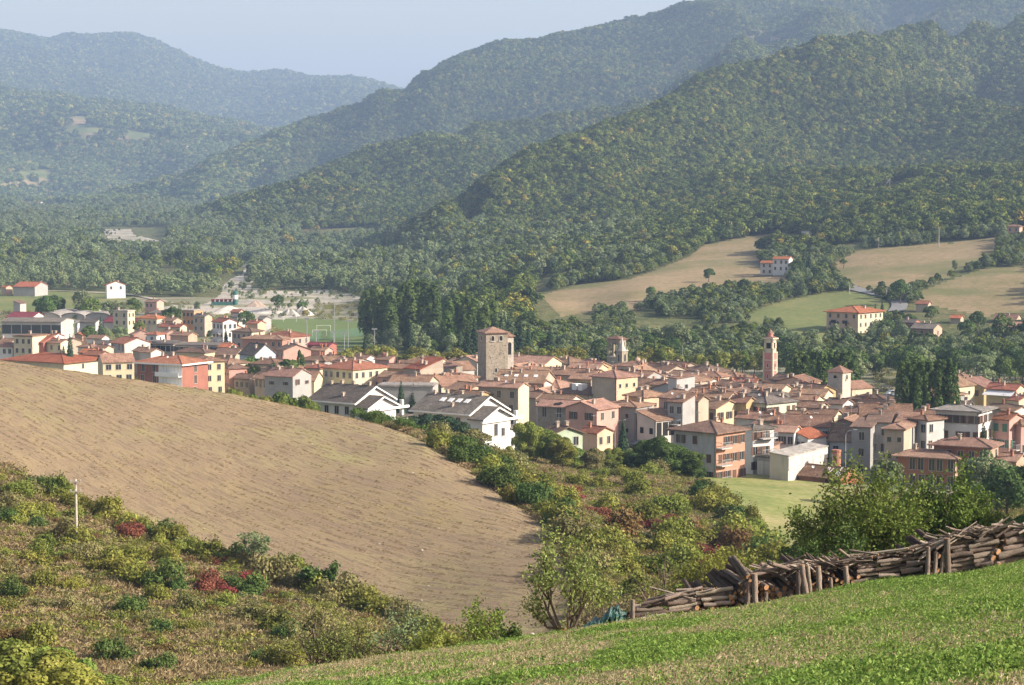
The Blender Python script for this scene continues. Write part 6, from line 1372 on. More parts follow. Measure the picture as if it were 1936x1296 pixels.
for i in range(34):                                      # hedge behind the crest
    u = rg.uniform(665, 1075); v = np.interp(u, [p[0] for p in up], [p[1] for p in up])
    p = at(u, v, float(np.interp(u, [q[0] for q in brown_hi], [q[2] for q in brown_hi]))+rg.uniform(10,26)); p.z = float(gz(p.x, p.y))
    o = link("shrub", rg.choice(SH['dark' if u < 900 or rg.random() < .5 else 'shrub'])); o.location = p; s = rg.uniform(3.2,5.4)*(.62 if u < 860 else 1); o.scale = (s, s, s*rg.uniform(.9,1.2)); o.rotation_euler = (0,0,rg.uniform(0,6))
    tag(o, "dark shrub in the crest hedge, " + ("by the left white villa" if u < 760 else "by the right white villa" if u < 860 else "above the wide bend of the crest" if u < 950 else "along the steep end of the crest"), "shrub", "hedge shrubs on the right crest")
REDS = [(1215,990),(1205,980),(1228,998),(1195,985),(1240,1005),(1140,965),(1130,975),(1155,985),(1290,1000),(1305,1010),(1318,1020),(1330,1055),(1345,1062),(1322,1045),(1340,1080),(1395,972),(1085,940),(1060,935),(1275,992),(1175,1000)]
for u, v in REDS: shrub('red', u, v+6, rg.uniform(3.0,5.2), WR, 170, .6, rng=rg)
k = 0
while k < 92:
    u = rg.uniform(690, 1480); v = rg.uniform(795, 1150)
    if not inpoly(np.array([u]), np.array([v]), PS2)[0]: continue
    k += 1; r = rg.random()
    kk = 'rust' if r < .07 else 'shrub' if r < .42 else 'bright' if r < .74 else 'olive' if r < .88 else 'dark'
    shrub(kk, u, v, rg.uniform(2.6,5.6), WR, 170, rng=rg)
for i in range(20):                                      # meadow's left rim
    u = rg.uniform(1335, 1490); v = np.interp(u, [1335,1380,1430,1480],[915,960,1010,1075])+rg.uniform(0,26)
    shrub(rg.choice(['shrub','bright','dark','bright']), u-12, v, rg.uniform(3,5.5), WR, 170, 1.1, rng=rg)

# ------------------------------------------------------------------ ground cover of the slopes
tuftm = []
for i in range(3):
    rng = np.random.RandomState(400+i); n = 90; P = np.stack([rng.normal(size=n)*.28, rng.normal(size=n)*.28, rng.uniform(.02,.42,n)], 1); D = rng.normal(size=(n,3))*[1,1,.25]
    m = leafmesh("tuft", P, D, rng.uniform(.022,.055,n), rng, 3.6); m.materials.append(LM['dry']); tuftm.append(m)
for i in range(3):
    rng = np.random.RandomState(410+i); n = 110; P = np.stack([rng.normal(size=n)*.26, rng.normal(size=n)*.26, rng.uniform(.02,.5,n)], 1); D = rng.normal(size=(n,3))
    m = leafmesh("tuft", P, D, rng.uniform(.04,.08,n), rng, 1.3); m.materials.append(LM[('olive','bush','rust')[i]]); tuftm.append(m)
def cover(name, n, y0, y1, regs, sizes, label, seed, idxf, amax=.262, a0=None, margin=14, cond=None):
    rng = np.random.RandomState(seed); x, y = rand_ground(n, y0, y1, rng, amax, 2, a0); z = gz(x, y)
    k = np.isin(region(x, y), regs) & visible(x, y, z, margin)
    if cond is not None: k &= cond(x, y, rng)
    x, y, z = x[k], y[k], z[k]; s = rng.uniform(*sizes, len(x)); idx = idxf(x, y, rng)
    return scatter(name, np.stack([x, y, z-.03*s], 1), s, tuftm, idxs=idx, label=label, cat="ground cover", rng=rng)
def slope_idx(x, y, rng):
    g = fbm(x/9, y/12, 3); r = rng.rand(len(x)); straw = r > np.interp(g, [.42,.70], [.06,.6])
    return np.where(straw, rng.randint(0,3,len(x)), np.where(r*7 % 1 < .07, 5, rng.randint(3,5,len(x))))
cover("dry_grass", 120000, 100, 430, [2], (.7,1.7), "dry straw grass and low scrub covering both slopes", 9, slope_idx)
#cover("meadow_tufts", 16000, 200, 400, [4], (.3,.8), "short grass of the small meadow", 10, lambda x,y,r: np.where(r.rand(len(x)) < .35, 0, 4), a0=.05)
cover("town_weeds", 9000, 395, 1100, [5], (1.2,3.0), "weeds and hedges in the town's gardens", 11, lambda x,y,r: r.randint(3,5,len(x)))
def undergrowth():
    rng = np.random.RandomState(15); x, y = rand_ground(25000, 105, 410, rng, .262); z = gz(x, y); u, v = proj(x, y, z)
    lo_v = np.interp(u, [p[0] for p in lo], [p[1] for p in lo]); left = (x < 0) & (y < 240) & (v > lo_v) & ((v < lo_v+120) | (rng.rand(len(x)) < .3)); right = inpoly(u, v, PS2)
    k = (region(x, y) == 2) & visible(x, y, z, 14) & (left | right) & (fbm(x/7, y/10, 3) > np.where(right, .34, .43))
    x, y, z = x[k], y[k], z[k]; s = rng.uniform(.8,2.3,len(x)); ms = SH['shrub'][:2]+SH['bright'][:2]+SH['olive'][:2]+SH['dark'][:1]+SH['rust'][:1]
    return scatter("undergrowth", np.stack([x, y, z-.1*s], 1), np.stack([s,s,s*rng.uniform(.6,1.1,len(s))],1), ms, idxs=rng.choice(8, len(x), p=[.17,.17,.14,.14,.13,.08,.06,.11]), label="tangled low bushes and brambles filling both slopes", cat="undergrowth", rng=rng)
undergrowth()
# stubble rows on the ploughed hill
def stubble():
    rng = np.random.RandomState(12); n = 150000; x, y = rand_ground(n, 150, 335, rng, .262)
    f = np.array([.62, -.785]); g = np.array([f[1], -f[0]])
    s = x*f[0]+y*f[1]; t = x*g[0]+y*g[1]; t = np.round(t/1.25)*1.25 + rng.normal(size=n)*.17
    x = s*f[0]+t*g[0]; y = s*f[1]+t*g[1]; z = gz(x, y)
    k = (region(x, y) == 3) & visible(x, y, z, 8) & (vnoise(x*.9, y*.35) > .42)
    x, y, z = x[k], y[k], z[k]; sz = rng.uniform(.08,.26,len(x))
    scatter("stubble", np.stack([x, y, z-.02], 1), np.stack([sz, sz, sz*.7], 1), tuftm[:3], label="pale straw stubble in rows on the ploughed hill", cat="ground cover", rng=rng)
stubble()
# grass of the near field
gm = []
for i in range(4):
    rng = np.random.RandomState(420+i); n = 46; P = np.stack([rng.normal(size=n)*.07, rng.normal(size=n)*.07, rng.uniform(.0,.085,n)], 1); D = rng.normal(size=(n,3))+[0,0,.5]
    m = leafmesh("tuft", P, D, rng.uniform(.006,.013,n), rng, 1.9); m.materials.append(LM['grass']); gm.append(m)
for i in range(2):
    rng = np.random.RandomState(430+i); n = 34; P = np.stack([rng.normal(size=n)*.08, rng.normal(size=n)*.08, rng.uniform(.0,.06,n)], 1); D = rng.normal(size=(n,3))*[1,1,.2]
    m = leafmesh("tuft", P, D, rng.uniform(.005,.011,n), rng, 4); m.materials.append(LM['straw']); gm.append(m)
def near_grass():
    rng = np.random.RandomState(13); n = 210000; x, y = rand_ground(n, 17, 53, rng, .25); z = gz(x, y)
    u, v = proj(x, y, z); k = (region(x, y) == 1) & (v < 1340)
    x, y, z, u, v = x[k], y[k], z[k], u[k], v[k]
    crest = np.interp(u, [p[0] for p in crest1], [p[1] for p in crest1])
    g = fbm(x/2.2+5, y/3.0, 4); lush = np.clip((u-1150)/700, 0, 1)*np.clip(1.25-(v-crest)/170, 0, 1)
    p_straw = np.clip((.585-g)*9+.2, 0, 1)*(1-.75*lush)*.8
    st = rng.rand(len(x)) < p_straw; keep = st | (rng.rand(len(x)) < .45+.5*lush+.5*(g > .55))
    idx = np.where(st, rng.randint(4,6,len(x)), rng.randint(0,4,len(x))); s = rng.uniform(.55,1.15,len(x))*(1+.5*np.clip((g-.56)*8,0,1)*(~st))
    x, y, z, idx, s = x[keep], y[keep], z[keep], idx[keep], s[keep]
    scatter("meadow_grass", np.stack([x, y, z-.005], 1), s, gm, idxs=idx, label="short green grass and clover mixed with dry straw in the near field", cat="grass", tilt=.15, rng=rng)
near_grass()
def weeds():
    rng = np.random.RandomState(19); x, y = rand_ground(5200, 18, 52, rng, .25); z = gz(x, y); u, v = proj(x, y, z); g = fbm(x/1.3+9, y/1.8+4, 3); k = (region(x, y) == 1) & (v < 1340) & (g > .57)
    x, y, z = x[k], y[k], z[k]; s = rng.uniform(.8, 1.5, len(x)); scatter("weeds", np.stack([x, y, z], 1), np.stack([s, s, s*rng.uniform(.9,1.5,len(s))], 1), [m for m in gm[:2]]+[gm[4]], idxs=rng.choice(3, len(x), p=[.45,.4,.15]), label="taller clover and weed clumps standing in the near field", cat="weeds", tilt=.2, rng=rng)
weeds()
def gravel_scrub():
    rng = np.random.RandomState(23); x, y = rand_ground(16000, 860, 2400, rng, .262, 2); z = gz(x, y); k = (region(x, y) == 8) & (fbm(x/26, y/60, 3) > .54)
    x, y, z = x[k], y[k], z[k]; s = rng.uniform(1.6, 4.2, len(x)); scatter("river_scrub", np.stack([x, y, z-.1*s], 1), s, lodW[:3]+lodA[:1], label="low willow scrub growing over the river gravel", cat="scrub", rng=rng)
gravel_scrub()

# ------------------------------------------------------------------ open-branched fruit trees at the field's edge
def fruit_tree(u, d, vtop, W, seed, label, nleaf=2600, lsize=.05, mat='almond', dens=1.0, name='almond_tree', lean=0, stems=3, group=None):
    a = ae(u, vtop)[0]; x = a*d; z0 = float(gz(x, d)); Hh = at(u, vtop, d).z - z0; rng = random.Random(seed); nr = np.random.RandomState(seed)
    b = MB(); tips = []
    def grow(p, dr, L, r, lev):
        segs = 3; pts_ = [p]; q = p; dd = dr
        for i in range(segs):
            dd = (dd + Vector((rng.gauss(0,.22), rng.gauss(0,.22), rng.gauss(.05,.12)))).normalized(); q = q + dd*L/segs; pts_.append(q)
        b.tube(pts_, [r, r*.85, r*.7, r*.55], 6 if lev < 2 else 4)
        if lev >= 2: tips.extend([(pts_[1], lev), (pts_[2], lev), (pts_[3], lev)])
        if lev < 4:
            for i in range(3 if lev < 3 else 2):
                t = rng.uniform(.45, 1); o = pts_[min(3, int(t*3))+(0 if t*3 >= 3 else 0)]
                nd = (dd + Vector((rng.gauss(0,.75), rng.gauss(0,.75), rng.gauss(.1,.4)))).normalized(); grow(o, nd, L*rng.uniform(.62,.82), r*.55, lev+1)
    tk = Hh*.2; r0 = .014*Hh+.03
    base = Vector((0,0,-.1)); fork = Vector((lean*tk, 0, tk)); b.tube([base, fork*.5, fork], [r0*1.3, r0, r0*.9], 7)
    for s in range(stems):
        an = 6.28*s/stems+rng.uniform(-.5,.5); grow(fork, Vector((math.cos(an)*.75, math.sin(an)*.75, .9)).normalized(), Hh*.34, r0*.62, 1)
    # fit the crown into the wanted width and height
    V = np.array(b.v); wmax = max(np.percentile(np.abs(V[:,0]), 98), .1); s1 = (W/2)/wmax; s3 = Hh*.95/max(V[:,2].max(), .1)
    V[:,0] *= s1; V[:,1] *= s1; V[:,2] *= s3; b.v = [tuple(p) for p in V]
    tp = np.array([(t.x*s1, t.y*s1, t.z*s3) for t, l in tips])
    root = empty(name, (x, d, z0)); tag(root, label, "tree", group)
    b.build("trunk", m_bark, root)
    k = nr.randint(0, len(tp), nleaf); P = tp[k] + nr.normal(size=(nleaf,3))*W*.045
    cl = nr.rand(len(tp))[k]; keep = cl < dens; P = P[keep]; D = nr.normal(size=P.shape)+[0,0,.4]
    link("crown", leafmesh("crown", P, D, lsize*nr.uniform(.6,1.2,len(P)), nr, 1.5, tint=.5*cl[keep]+.5*nr.rand(len(P))), LM[mat], root)
    return root
fruit_tree(600, 60, 1118, 2.9, 1, "nearly bare almond tree with dark twisting stems, leftmost at the field's edge", 2600, .034, 'olive', .7)
fruit_tree(655, 57, 1172, 1.9, 2, "small sparse almond tree right of the nearly bare leftmost one", 2200, .03, 'almond', .8)
fruit_tree(752, 58, 1130, 2.0, 3, "thin almond tree with grey-green leaves, third along the field's edge", 2600, .032, 'willow', .8)
fruit_tree(812, 54, 1172, 1.25, 4, "small bright green fruit tree just over the edge of the field", 2600, .036, 'bright', 1)
fruit_tree(922, 56, 1128, 1.75, 5, "umbrella-shaped almond tree with bare lower branches", 3000, .032, 'lime', .8)
fruit_tree(962, 57, 1150, .9, 6, "small dense dark tree right of the umbrella-shaped one", 2600, .036, 'oak', 1)
fruit_tree(1074, 58, 972, 2.3, 7, "large almond tree with pale green leaves left of the green tarpaulin", 5200, .036, 'almond', .8, stems=5)
fruit_tree(1152, 60, 1085, 1.8, 8, "leafless pale sapling behind the green tarpaulin", 500, .025, 'olive', .4)
fruit_tree(1275, 62, 1045, 2.2, 9, "thin leafless tree behind the first log pile", 700, .026, 'rust', .5)
fruit_tree(1395, 75, 1020, 4.6, 10, "broad bright green bushy tree behind the second log pile", 17000, .045, 'bright', 1, 'fruit_tree', stems=5)
fruit_tree(1250, 72, 1075, 2.6, 14, "low bright green bush left of the broad bushy tree", 6000, .05, 'lime', 1, 'fruit_tree', stems=4)
fruit_tree(1640, 78, 842, 4.3, 11, "big walnut-like tree with dense leaves behind the log piles, left one of two", 21000, .052, 'lime', .9, 'walnut_tree', stems=6)
fruit_tree(1795, 80, 852, 3.9, 12, "big leafy tree behind the log piles, right one of two", 19000, .055, 'lime', .9, 'walnut_tree', stems=6)
fruit_tree(1715, 84, 905, 3.0, 17, "lower leafy tree in the dip between the two big ones", 12000, .055, 'poplar', 1, 'walnut_tree', stems=4)
fruit_tree(1560, 74, 985, 3.2, 13, "lower dark leafy tree left of the two big ones", 16000, .05, 'oak', 1, 'walnut_tree', stems=5)
fruit_tree(478, 205, 1003, 2.8, 15, "thin small tree on the lower edge of the ploughed hill", 1500, .10, 'willow', .8, 'small_tree')
fruit_tree(606, 196, 1058, 3.0, 16, "dark narrow bushy tree on the lower edge of the ploughed hill", 2500, .12, 'oak', 1, 'small_tree')
# ------------------------------------------------------------------ logs
m_cut, _n, _b = new_mat("fresh_cut_wood", .8, .2)
_n.links.new(ramp(_n, noise(_n, coords(_n, rnd=True), 14, 4), [(.3,(.26,.13,.065)),(.5,(.42,.22,.10)),(.7,(.46,.33,.21))]), _b.inputs["Base Color"])
def barkm(name, a, c):
    m, nt, b = new_mat(name, .95, .1); w = coords(nt, scale=(1.2,7,7), rnd=True); f = noise(nt, w, 2.2, 8, .75)
    nt.links.new(shift(nt, ramp(nt, f, [(.34,tuple(x*.35 for x in a)),(.5,a),(.64,c)]), .3, .012), b.inputs["Base Color"]); bump(nt, b, f, .9, .02); return m
m_b1 = barkm("grey_brown_bark", (.20,.155,.12), (.36,.30,.25)); m_b2 = barkm("pale_bare_wood", (.42,.34,.26), (.58,.50,.41)); m_b3 = barkm("dark_bark", (.10,.075,.06), (.20,.16,.13))
def log_mesh(seed, bend, bark):
    """unit log along x: length 1, radius 1"""
    rng = random.Random(seed); n, k = 7, 9; V = []; F = []; M = []
    cy = [rng.uniform(-bend, bend) for i in range(n)]; cz = [rng.uniform(-bend, bend) for i in range(n)]
    lump = [[1+rng.uniform(-.07,.07) for j in range(k)] for i in range(n)]; tp = rng.uniform(.05,.3)
    for i in range(n):
        t = i/(n-1)
        for j in range(k): a = 6.283*j/k; r = (1-tp*t)*lump[i][j]; V.append((t-.5, cy[i]+math.cos(a)*r, cz[i]+math.sin(a)*r))
    for i in range(n-1):
        for j in range(k): F.append([i*k+j, i*k+(j+1)%k, (i+1)*k+(j+1)%k, (i+1)*k+j]); M.append(0)
    F.append(list(range(k-1,-1,-1))); M.append(1); F.append([(n-1)*k+j for j in range(k)]); M.append(1)
    me = np_mesh("log", V, F); me.materials.append(bark); me.materials.append(m_cut); me.polygons.foreach_set("material_index", np.array(M, dtype=np.int32))
    for p in me.polygons: p.use_smooth = p.material_index == 0
    return me
LOGS = {'g': [log_mesh(i, .16, m_b1) for i in range(6)], 'p': [log_mesh(10+i, .35, m_b2) for i in range(4)], 'd': [log_mesh(20+i, .18, m_b3) for i in range(4)]}
rl = random.Random(9)
def log(p, q, r, k='g', label=None, group=None, name="log"):
    p, q = Vector(p), Vector(q); o = link(name, rl.choice(LOGS[k])); o.location = (p+q)/2; d = q-p
    o.rotation_mode = 'QUATERNION'; o.rotation_quaternion = d.to_track_quat('X', 'Z') @ Vector((1,0,0)).rotation_difference(Vector((1,0,0)))
    # d along local x, twist a little
    o.rotation_quaternion = o.rotation_quaternion @ __import__('mathutils').Quaternion((1,0,0), rl.uniform(0,6.28))
    o.scale = (d.length, r, r); return tag(o, label, "log", group)
cu = [p[0] for p in crest1]; cv_ = [p[1] for p in crest1]; cd = [p[2] for p in crest1]
def edge(u, back=0, up=0):
    y = float(np.interp(u, cu, cd))-.9+back; a = ae(u, float(np.interp(u, cu, cv_)))[0]; x = a*y; return Vector((x, y, float(gz(x, y))+up))
def stack_long(u0, u1, h0, h1, cols, label, group, r=(.055,.10), top=(), rows=2, k='ggdgp'):
    """logs lying along the field's edge, in columns"""
    for row in range(rows):
        for c in range(cols):
            ua, ub = u0+(u1-u0)*c/cols, u0+(u1-u0)*(c+1)/cols; hh = h0+(h1-h0)*(c+.5)/cols; z = 0.0
            while z < hh - rl.uniform(0,.06):
                rr = rl.uniform(*r)*.86; e0, e1 = rl.uniform(-9,8), rl.uniform(-9,9); bk = .05+row*.24+rl.uniform(-.05,.05)
                log(edge(ua+e0, bk, z+rr+rl.uniform(-.02,.03)), edge(ub+e1, bk+rl.uniform(-.06,.06), z+rr+rl.uniform(-.03,.03)), rr, rl.choice(k), label, group); z += rr*1.72
def stack_ends(u0, u1, h, label, group, r=(.045,.085), L=1.0, k='gdd', tilt=.2, shear=-.35):
    """logs with their cut ends towards the field"""
    u = u0
    while u < u1:
        z = 0
        while z < h*(.75+.25*math.sin(u*.05)):
            rr = rl.uniform(*r)*.86; p = edge(u+rl.uniform(-4,4), rl.uniform(-.12,.18), z+rr); q = p+Vector((shear+rl.uniform(-.25,.15), L, tilt+rl.uniform(-.1,.15)))
            log(p, q, rr, rl.choice(k), label, group); z += rr*1.9
        u += 9+rl.uniform(0,4)
def sticks(u0, u1, z0, z1, n, L, label, group, r=(.012,.028), k='gpd', ang=(.0,.5), back=(-.05,.5)):
    for i in range(n):
        u = rl.uniform(u0, u1); t = (u-u0)/(u1-u0); p = edge(u, rl.uniform(*back), z0+(z1-z0)*t+rl.uniform(0,.16)); an = rl.uniform(*ang)*(1 if rl.random() < .8 else -1); l = L*rl.uniform(.55,1.1)
        d = Vector((math.cos(an), rl.uniform(-.4,.4), math.sin(an)+.13)).normalized(); log(p-d*l/2, p+d*l/2, rl.uniform(*r), rl.choice(k), label, group, "branch")
def posts(lst, label, group):
    for u, h, r, lean in lst:
        p = edge(u, -.22, -.05); log(p, p+Vector((lean, .05, h)), r, 'g', label, group, "post")
stack_long(1200, 1385, .42, .60, 3, "grey-brown log lying in the first, leftmost pile beside the tarpaulin", "logs of the leftmost pile", (.05,.085))
sticks(1215, 1345, .46, .64, 16, 1.0, "stick thrown on top of the leftmost pile", "sticks on the leftmost pile", (.018,.045), 'gpd', (.1,.35))
posts([(1196,.66,.06,0)], "short upright stake at the left end of the first log pile", None)
stack_ends(1322, 1412, .62, "dark log half hidden behind the gap between first and second pile", "logs in the gap", k='dd')
stack_ends(1408, 1512, .78, "log with its orange cut end facing the field, in the second pile", "logs with orange ends", (.05,.085), .9, 'gd')
sticks(1405, 1500, .72, .86, 22, .85, "grey branch lying on the second pile with orange ends", "branches on the second pile", (.02,.05), 'gg', (-.6,.1))
posts([(1413,.72,.065,.03),(1428,.88,.07,-.02),(1448,.42,.05,0),(1334,.2,.05,.1)], "upright bark stake holding the second pile", "stakes of the second pile")
stack_ends(1505, 1625, .70, "dark log end behind the leaning stakes of the third pile", "logs of the third pile", (.04,.07), 1.0, 'dd')
sticks(1495, 1635, .70, .80, 75, .7, "thin dry branch heaped on the third pile", "branches of the third pile", (.010,.028), 'gpdg', (-.9,.5))
posts([(1512,.74,.075,-.03),(1526,.88,.085,-.12),(1534,.84,.05,-.08),(1551,.80,.07,-.06),(1571,.50,.05,0),(1604,.70,.075,-.07)], "thick leaning stake propping the third pile", "stakes of the third pile")
stack_long(1618, 1750, .62, .74, 3, "grey log lying in the fourth, low wide pile", "logs of the fourth pile", (.045,.08))
sticks(1600, 1750, .70, .82, 34, .9, "thin grey pole on top of the fourth pile", "poles on the fourth pile", (.014,.035), 'ggpd', (.0,.2))
stack_ends(1745, 1800, .7, "dark log behind the tall stakes", "logs behind the tall stakes", k='dd')
sticks(1712, 1822, .70, .98, 60, .95, "pale stripped pole slanting on top of the fifth pile", "pale poles on the fifth pile", (.014,.032), 'ppgp', (.25,.5))
posts([(1752,.9,.065,.03),(1764,.75,.05,.08),(1776,.72,.05,.1),(1792,1.02,.075,-.02)], "tall upright stake between the fourth and sixth piles", "tall stakes")
stack_long(1795, 1884, .84, .86, 2, "long thick log stacked in the sixth pile right of the tall stakes", "logs of the sixth pile", (.05,.085), rows=2, k='ggg')
sticks(1795, 1885, .88, .94, 40, .8, "grey branch heaped on the sixth pile", "branches on the sixth pile", (.014,.034), 'gpd', (-.7,.5))
stack_ends(1874, 1896, .85, "log end in the dark gap before the last pile", "logs in the last gap", (.05,.09), .8, 'dg')
stack_long(1892, 1990, .84, .86, 2, "thick log in the last pile at the right edge", "logs of the last pile", (.075,.115), rows=2, k='ggg')
sticks(1885, 1970, .88, .92, 26, .7, "short branch on the last pile at the right edge", "branches on the last pile", (.016,.04), 'gpd', (-.5,.5))
# tarpaulin
tm, nt, b_ = new_mat("green_tarpaulin", .3, .5); f = noise(nt, coords(nt), 3, 4); nt.links.new(ramp(nt, f, [(.3,(.006,.04,.028)),(.7,(.016,.085,.058))]), b_.inputs["Base Color"]); bump(nt, b_, noise(nt, coords(nt), 9, 5, .7), .8, .05)
nu, nv = 46, 24; V = []; F = []
for i in range(nu):
    for j in range(nv):
        s, t = i/(nu-1), j/(nv-1); u = 1090+s*92; h = .46*(s**.55)*math.sin(math.pi*min(1, .12+t*.95))**.6*(1-.5*max(0, s-.85)/.15)
        cr = (vnoise(np.array([s*9.+3]), np.array([t*6.+8]))[0]-.5)*.16 + (vnoise(np.array([s*24.]), np.array([t*15.]))[0]-.5)*.14
        p = edge(u, -.35+t*.9, 0); V.append((p.x+cr*.5, p.y+cr, p.z+max(0, h+cr*(.8+s))+.015))
for i in range(nu-1):
    for j in range(nv-1): F.append([i*nv+j, (i+1)*nv+j, (i+1)*nv+j+1, i*nv+j+1])
tp = link("tarpaulin", np_mesh("tarpaulin", V, F), tm); sm = tp.modifiers.new("thick", 'SOLIDIFY'); sm.thickness = .012; tag(tp, "crumpled green plastic tarpaulin over the left end of the wood piles", "tarpaulin")
b = MB(); rq = random.Random(2)
for i in range(7):
    a = i*.9; b.tube([(math.cos(a)*.12, math.sin(a)*.08, .02),(math.cos(a)*.05, 0, .1+rq.random()*.05),(-math.cos(a)*.12, -math.sin(a)*.1, .03)], [.03,.05,.02], 5)
o = b.build("plastic_scrap", simple("orange_plastic", (.65,.17,.03), .5)); o.location = edge(1066, -.2, 0); tag(o, "bit of orange plastic in the grass left of the tarpaulin", "litter")

# ------------------------------------------------------------------ poles, wires, lamps
m_pole = simple("weathered_pole", (.42,.38,.33), .9, .2, 3)
def util_pole(u, vt, vb, y0, label, r=.13, arms=2, group=None, Hmin=0):
    p = gpoint(u, vb, y0); Hh = max(Hmin, at(u, vt, p.y).z - p.z); t = empty("utility_pole", p); tag(t, label, "pole", group)
    b = MB(); b.tube([(0,0,-.3),(0,0,Hh)], [r*1.2, r*.8], 8); b.build("post", m_pole, t)
    for i in range(arms):
        b = MB(); z = Hh-.25-i*.9; b.box(-.5,.5,-.14-.05,-.14+.03,z-.05,z+.05)
        for x in (-.45,.0,.45): b.lathe([(.05,z+.053),(.07,z+.12),(.03,z+.24)], 6, 0, x, -.15)
        b.build("crossarm", m_pole, t)
    return Vector((p.x, p.y, p.z+Hh))
util_pole(145, 906, 1045, 120, "tall weathered utility pole standing among shrubs on the left slope", .13, 2)
tops = [util_pole(u, vt, vb, 900, lb, .17, 1) for u, vt, vb, lb in ((1605,437,458,"utility pole at the left end of the shining cable"),(1655,366,392,"utility pole halfway up the shining cable"),(1682,338,356,"upper utility pole of the shining cable near the clearing"))]
tops2 = [util_pole(u, vt, vb, 850, lb, .17, 1) for u, vt, vb, lb in ((1565,515,535,"utility pole beside the road bend below the hill farmhouse"),(1661,450,469,"utility pole on the upper rim of the big dry field, left one"),(1775,430,466,"taller utility pole on the upper rim of the big dry field"),(1676,546,566,"utility pole beside the road below the big dry field"),(1606,536,556,"utility pole beside the road between the dry and green fields"))]
def cable(p, q, sag, label, r=.045):
    pts_ = [p.lerp(q, i/16) - Vector((0,0,sag*4*(i/16)*(1-i/16))) for i in range(17)]; b = MB(); b.tube(pts_, r, 5); o = b.build("cable", m_metal); tag(o, label, "cable")
cable(tops[0], tops[1], 9, "shining cable sagging between the two lower poles on the slope", .10); cable(tops[1], tops[2], 1.5, "shining cable between the two upper poles on the slope", .10)
e_ = at(1722, 342, tops[2].y+40); cable(tops[2], e_, 6, "cable sagging right from the upper pole into the trees", .08)
p1, p2 = at(1838, 224, 2350), at(1905, 208, 2420); cable(p1, p2, 7, "cable catching the light high on the right wooded hill", .16)
def lamp(u, vt, Hh, label, y0=430, group=None, arm=1.4, r=.08):
    y = solve(u, vt, Hh, y0); a, e = ae(u, vt); z = float(gz(a*y, y)); t = empty("street_lamp", (a*y, y, z)); tag(t, label, "street lamp", group)
    b = MB(); b.tube([(0,0,0),(0,0,Hh*.9),(arm*.3,0,Hh*.98),(arm,0,Hh)], [r*1.2, r*.8, r*.6, r*.5], 7); b.build("post", m_metal, t)
    b = MB(); b.box(arm-.05, arm+.65, -.14, .14, Hh-.02, Hh+.14); b.build("lamp_head", m_metal, t)
for u, v, h, lb, y0 in ((1599,826,9,"street lamp in front of the white two-storey house by the warehouse",390),(1290,648,10,"street lamp rising before the riverside trees right of the dome",600),(1400,655,10,"street lamp left of the pink bell tower",600),(1842,709,9,"curved street lamp above the car park on the right",480),(1163,795,8,"lamp post beside the grey plaster building",400),(1150,628,11,"thin lamp mast left of the belfry",700)): lamp(u, v, h, lb, y0)
def flood(u, vt, Hh, label, y0=700):
    y = solve(u, vt, Hh, y0); a, e = ae(u, vt); z = float(gz(a*y, y)); t = empty("floodlight_mast", (a*y, y, z)); tag(t, label, "floodlight")
    b = MB(); b.tube([(0,0,0),(0,0,Hh)], [.16,.09], 7); b.build("mast", m_metal, t); b = MB(); b.box(-.9,.9,-.1,.1,Hh+.003,Hh+.5); b.build("lamp_head", m_metal, t)
for u, v, h, lb in ((580,604,15,"left floodlight mast of the sports field"),(598,628,8,"short mast on the near side of the sports field, left"),(631,630,8,"short mast on the near side of the sports field, middle"),(651,631,8,"short mast on the near side of the sports field, right"),(632,566,17,"tall mast before the dark trees behind the sports field"),(658,608,10,"mast on the far right side of the sports field"),(708,624,10,"floodlight mast at the right end of the tennis fence")): flood(u, v, h, lb)
def goal(u, vb, W, label):
    p = gpoint(u, vb, 700); t = empty("football_goal", p, R(8)); tag(t, label, "goal")
    b = MB(); b.tube([(-W/2,0,0),(-W/2,0,2.44)], .06, 6); b.tube([(W/2,0,0),(W/2,0,2.44)], .06, 6); b.build("goalpost", m_white, t)
    b = MB(); b.tube([(-W/2-.1,0,2.44),(W/2+.1,0,2.44)], .06, 6); b.build("crossbar", m_white, t)
goal(612, 627, 5.6, "white football goal on the upper sports field"); goal(604, 636, 5.6, "white football goal just in front of the other one"); goal(548, 609, 5.6, "white goal at the far left of the sports field")
netm = simple("green_net", (.10,.24,.20), .8)
fm = MB(); q0, q1 = gpoint(560, 648, 700), gpoint(705, 634, 700)
for i in range(19):
    p = q0.lerp(q1, i/18); fm.tube([(p.x,p.y,p.z),(p.x,p.y,p.z+3.2)], .05, 4)
for k in range(7):
    z = .4+.45*k; fm.tube([(q0.x,q0.y,q0.z+z),(q1.x,q1.y,q1.z+z)], .035, 4)
for i in range(70):
    p = q0.lerp(q1, i/69.); fm.tube([(p.x,p.y,p.z+.1),(p.x,p.y,p.z+3.1)], .03, 3)
tag(fm.build("net_fence", netm), "green net fence along the near side of the sports field", "fence")

# ------------------------------------------------------------------ gravel works
y = 1075; p = gpoint(428, 577, 900); t = empty("batching_plant", p, R(4)); tag(t, "green and white concrete batching plant with dark red hoppers", "batching plant")
s = p.y/FOC; mg = simple("plant_green", (.045,.13,.11), .5); mr = simple("hopper_red", (.22,.045,.05), .6)
b = MB(); b.box(-28*s, 12*s, -2, 2, 0, 6*s); b.build("bin_body", mg, t)
for i in range(5): b = MB(); c = (-25+8*i)*s; b.add([(c-3.4*s,-2.2,11*s),(c+3.4*s,-2.2,11*s),(c+3.4*s,2.2,11*s),(c-3.4*s,2.2,11*s),(c-2*s,-1.4,6.05*s),(c+2*s,-1.4,6.05*s),(c+2*s,1.4,6.05*s),(c-2*s,1.4,6.05*s)],[[0,1,2,3],[7,6,5,4],[4,5,1,0],[5,6,2,1],[6,7,3,2],[7,4,0,3]]); b.build("hopper", mr, t)
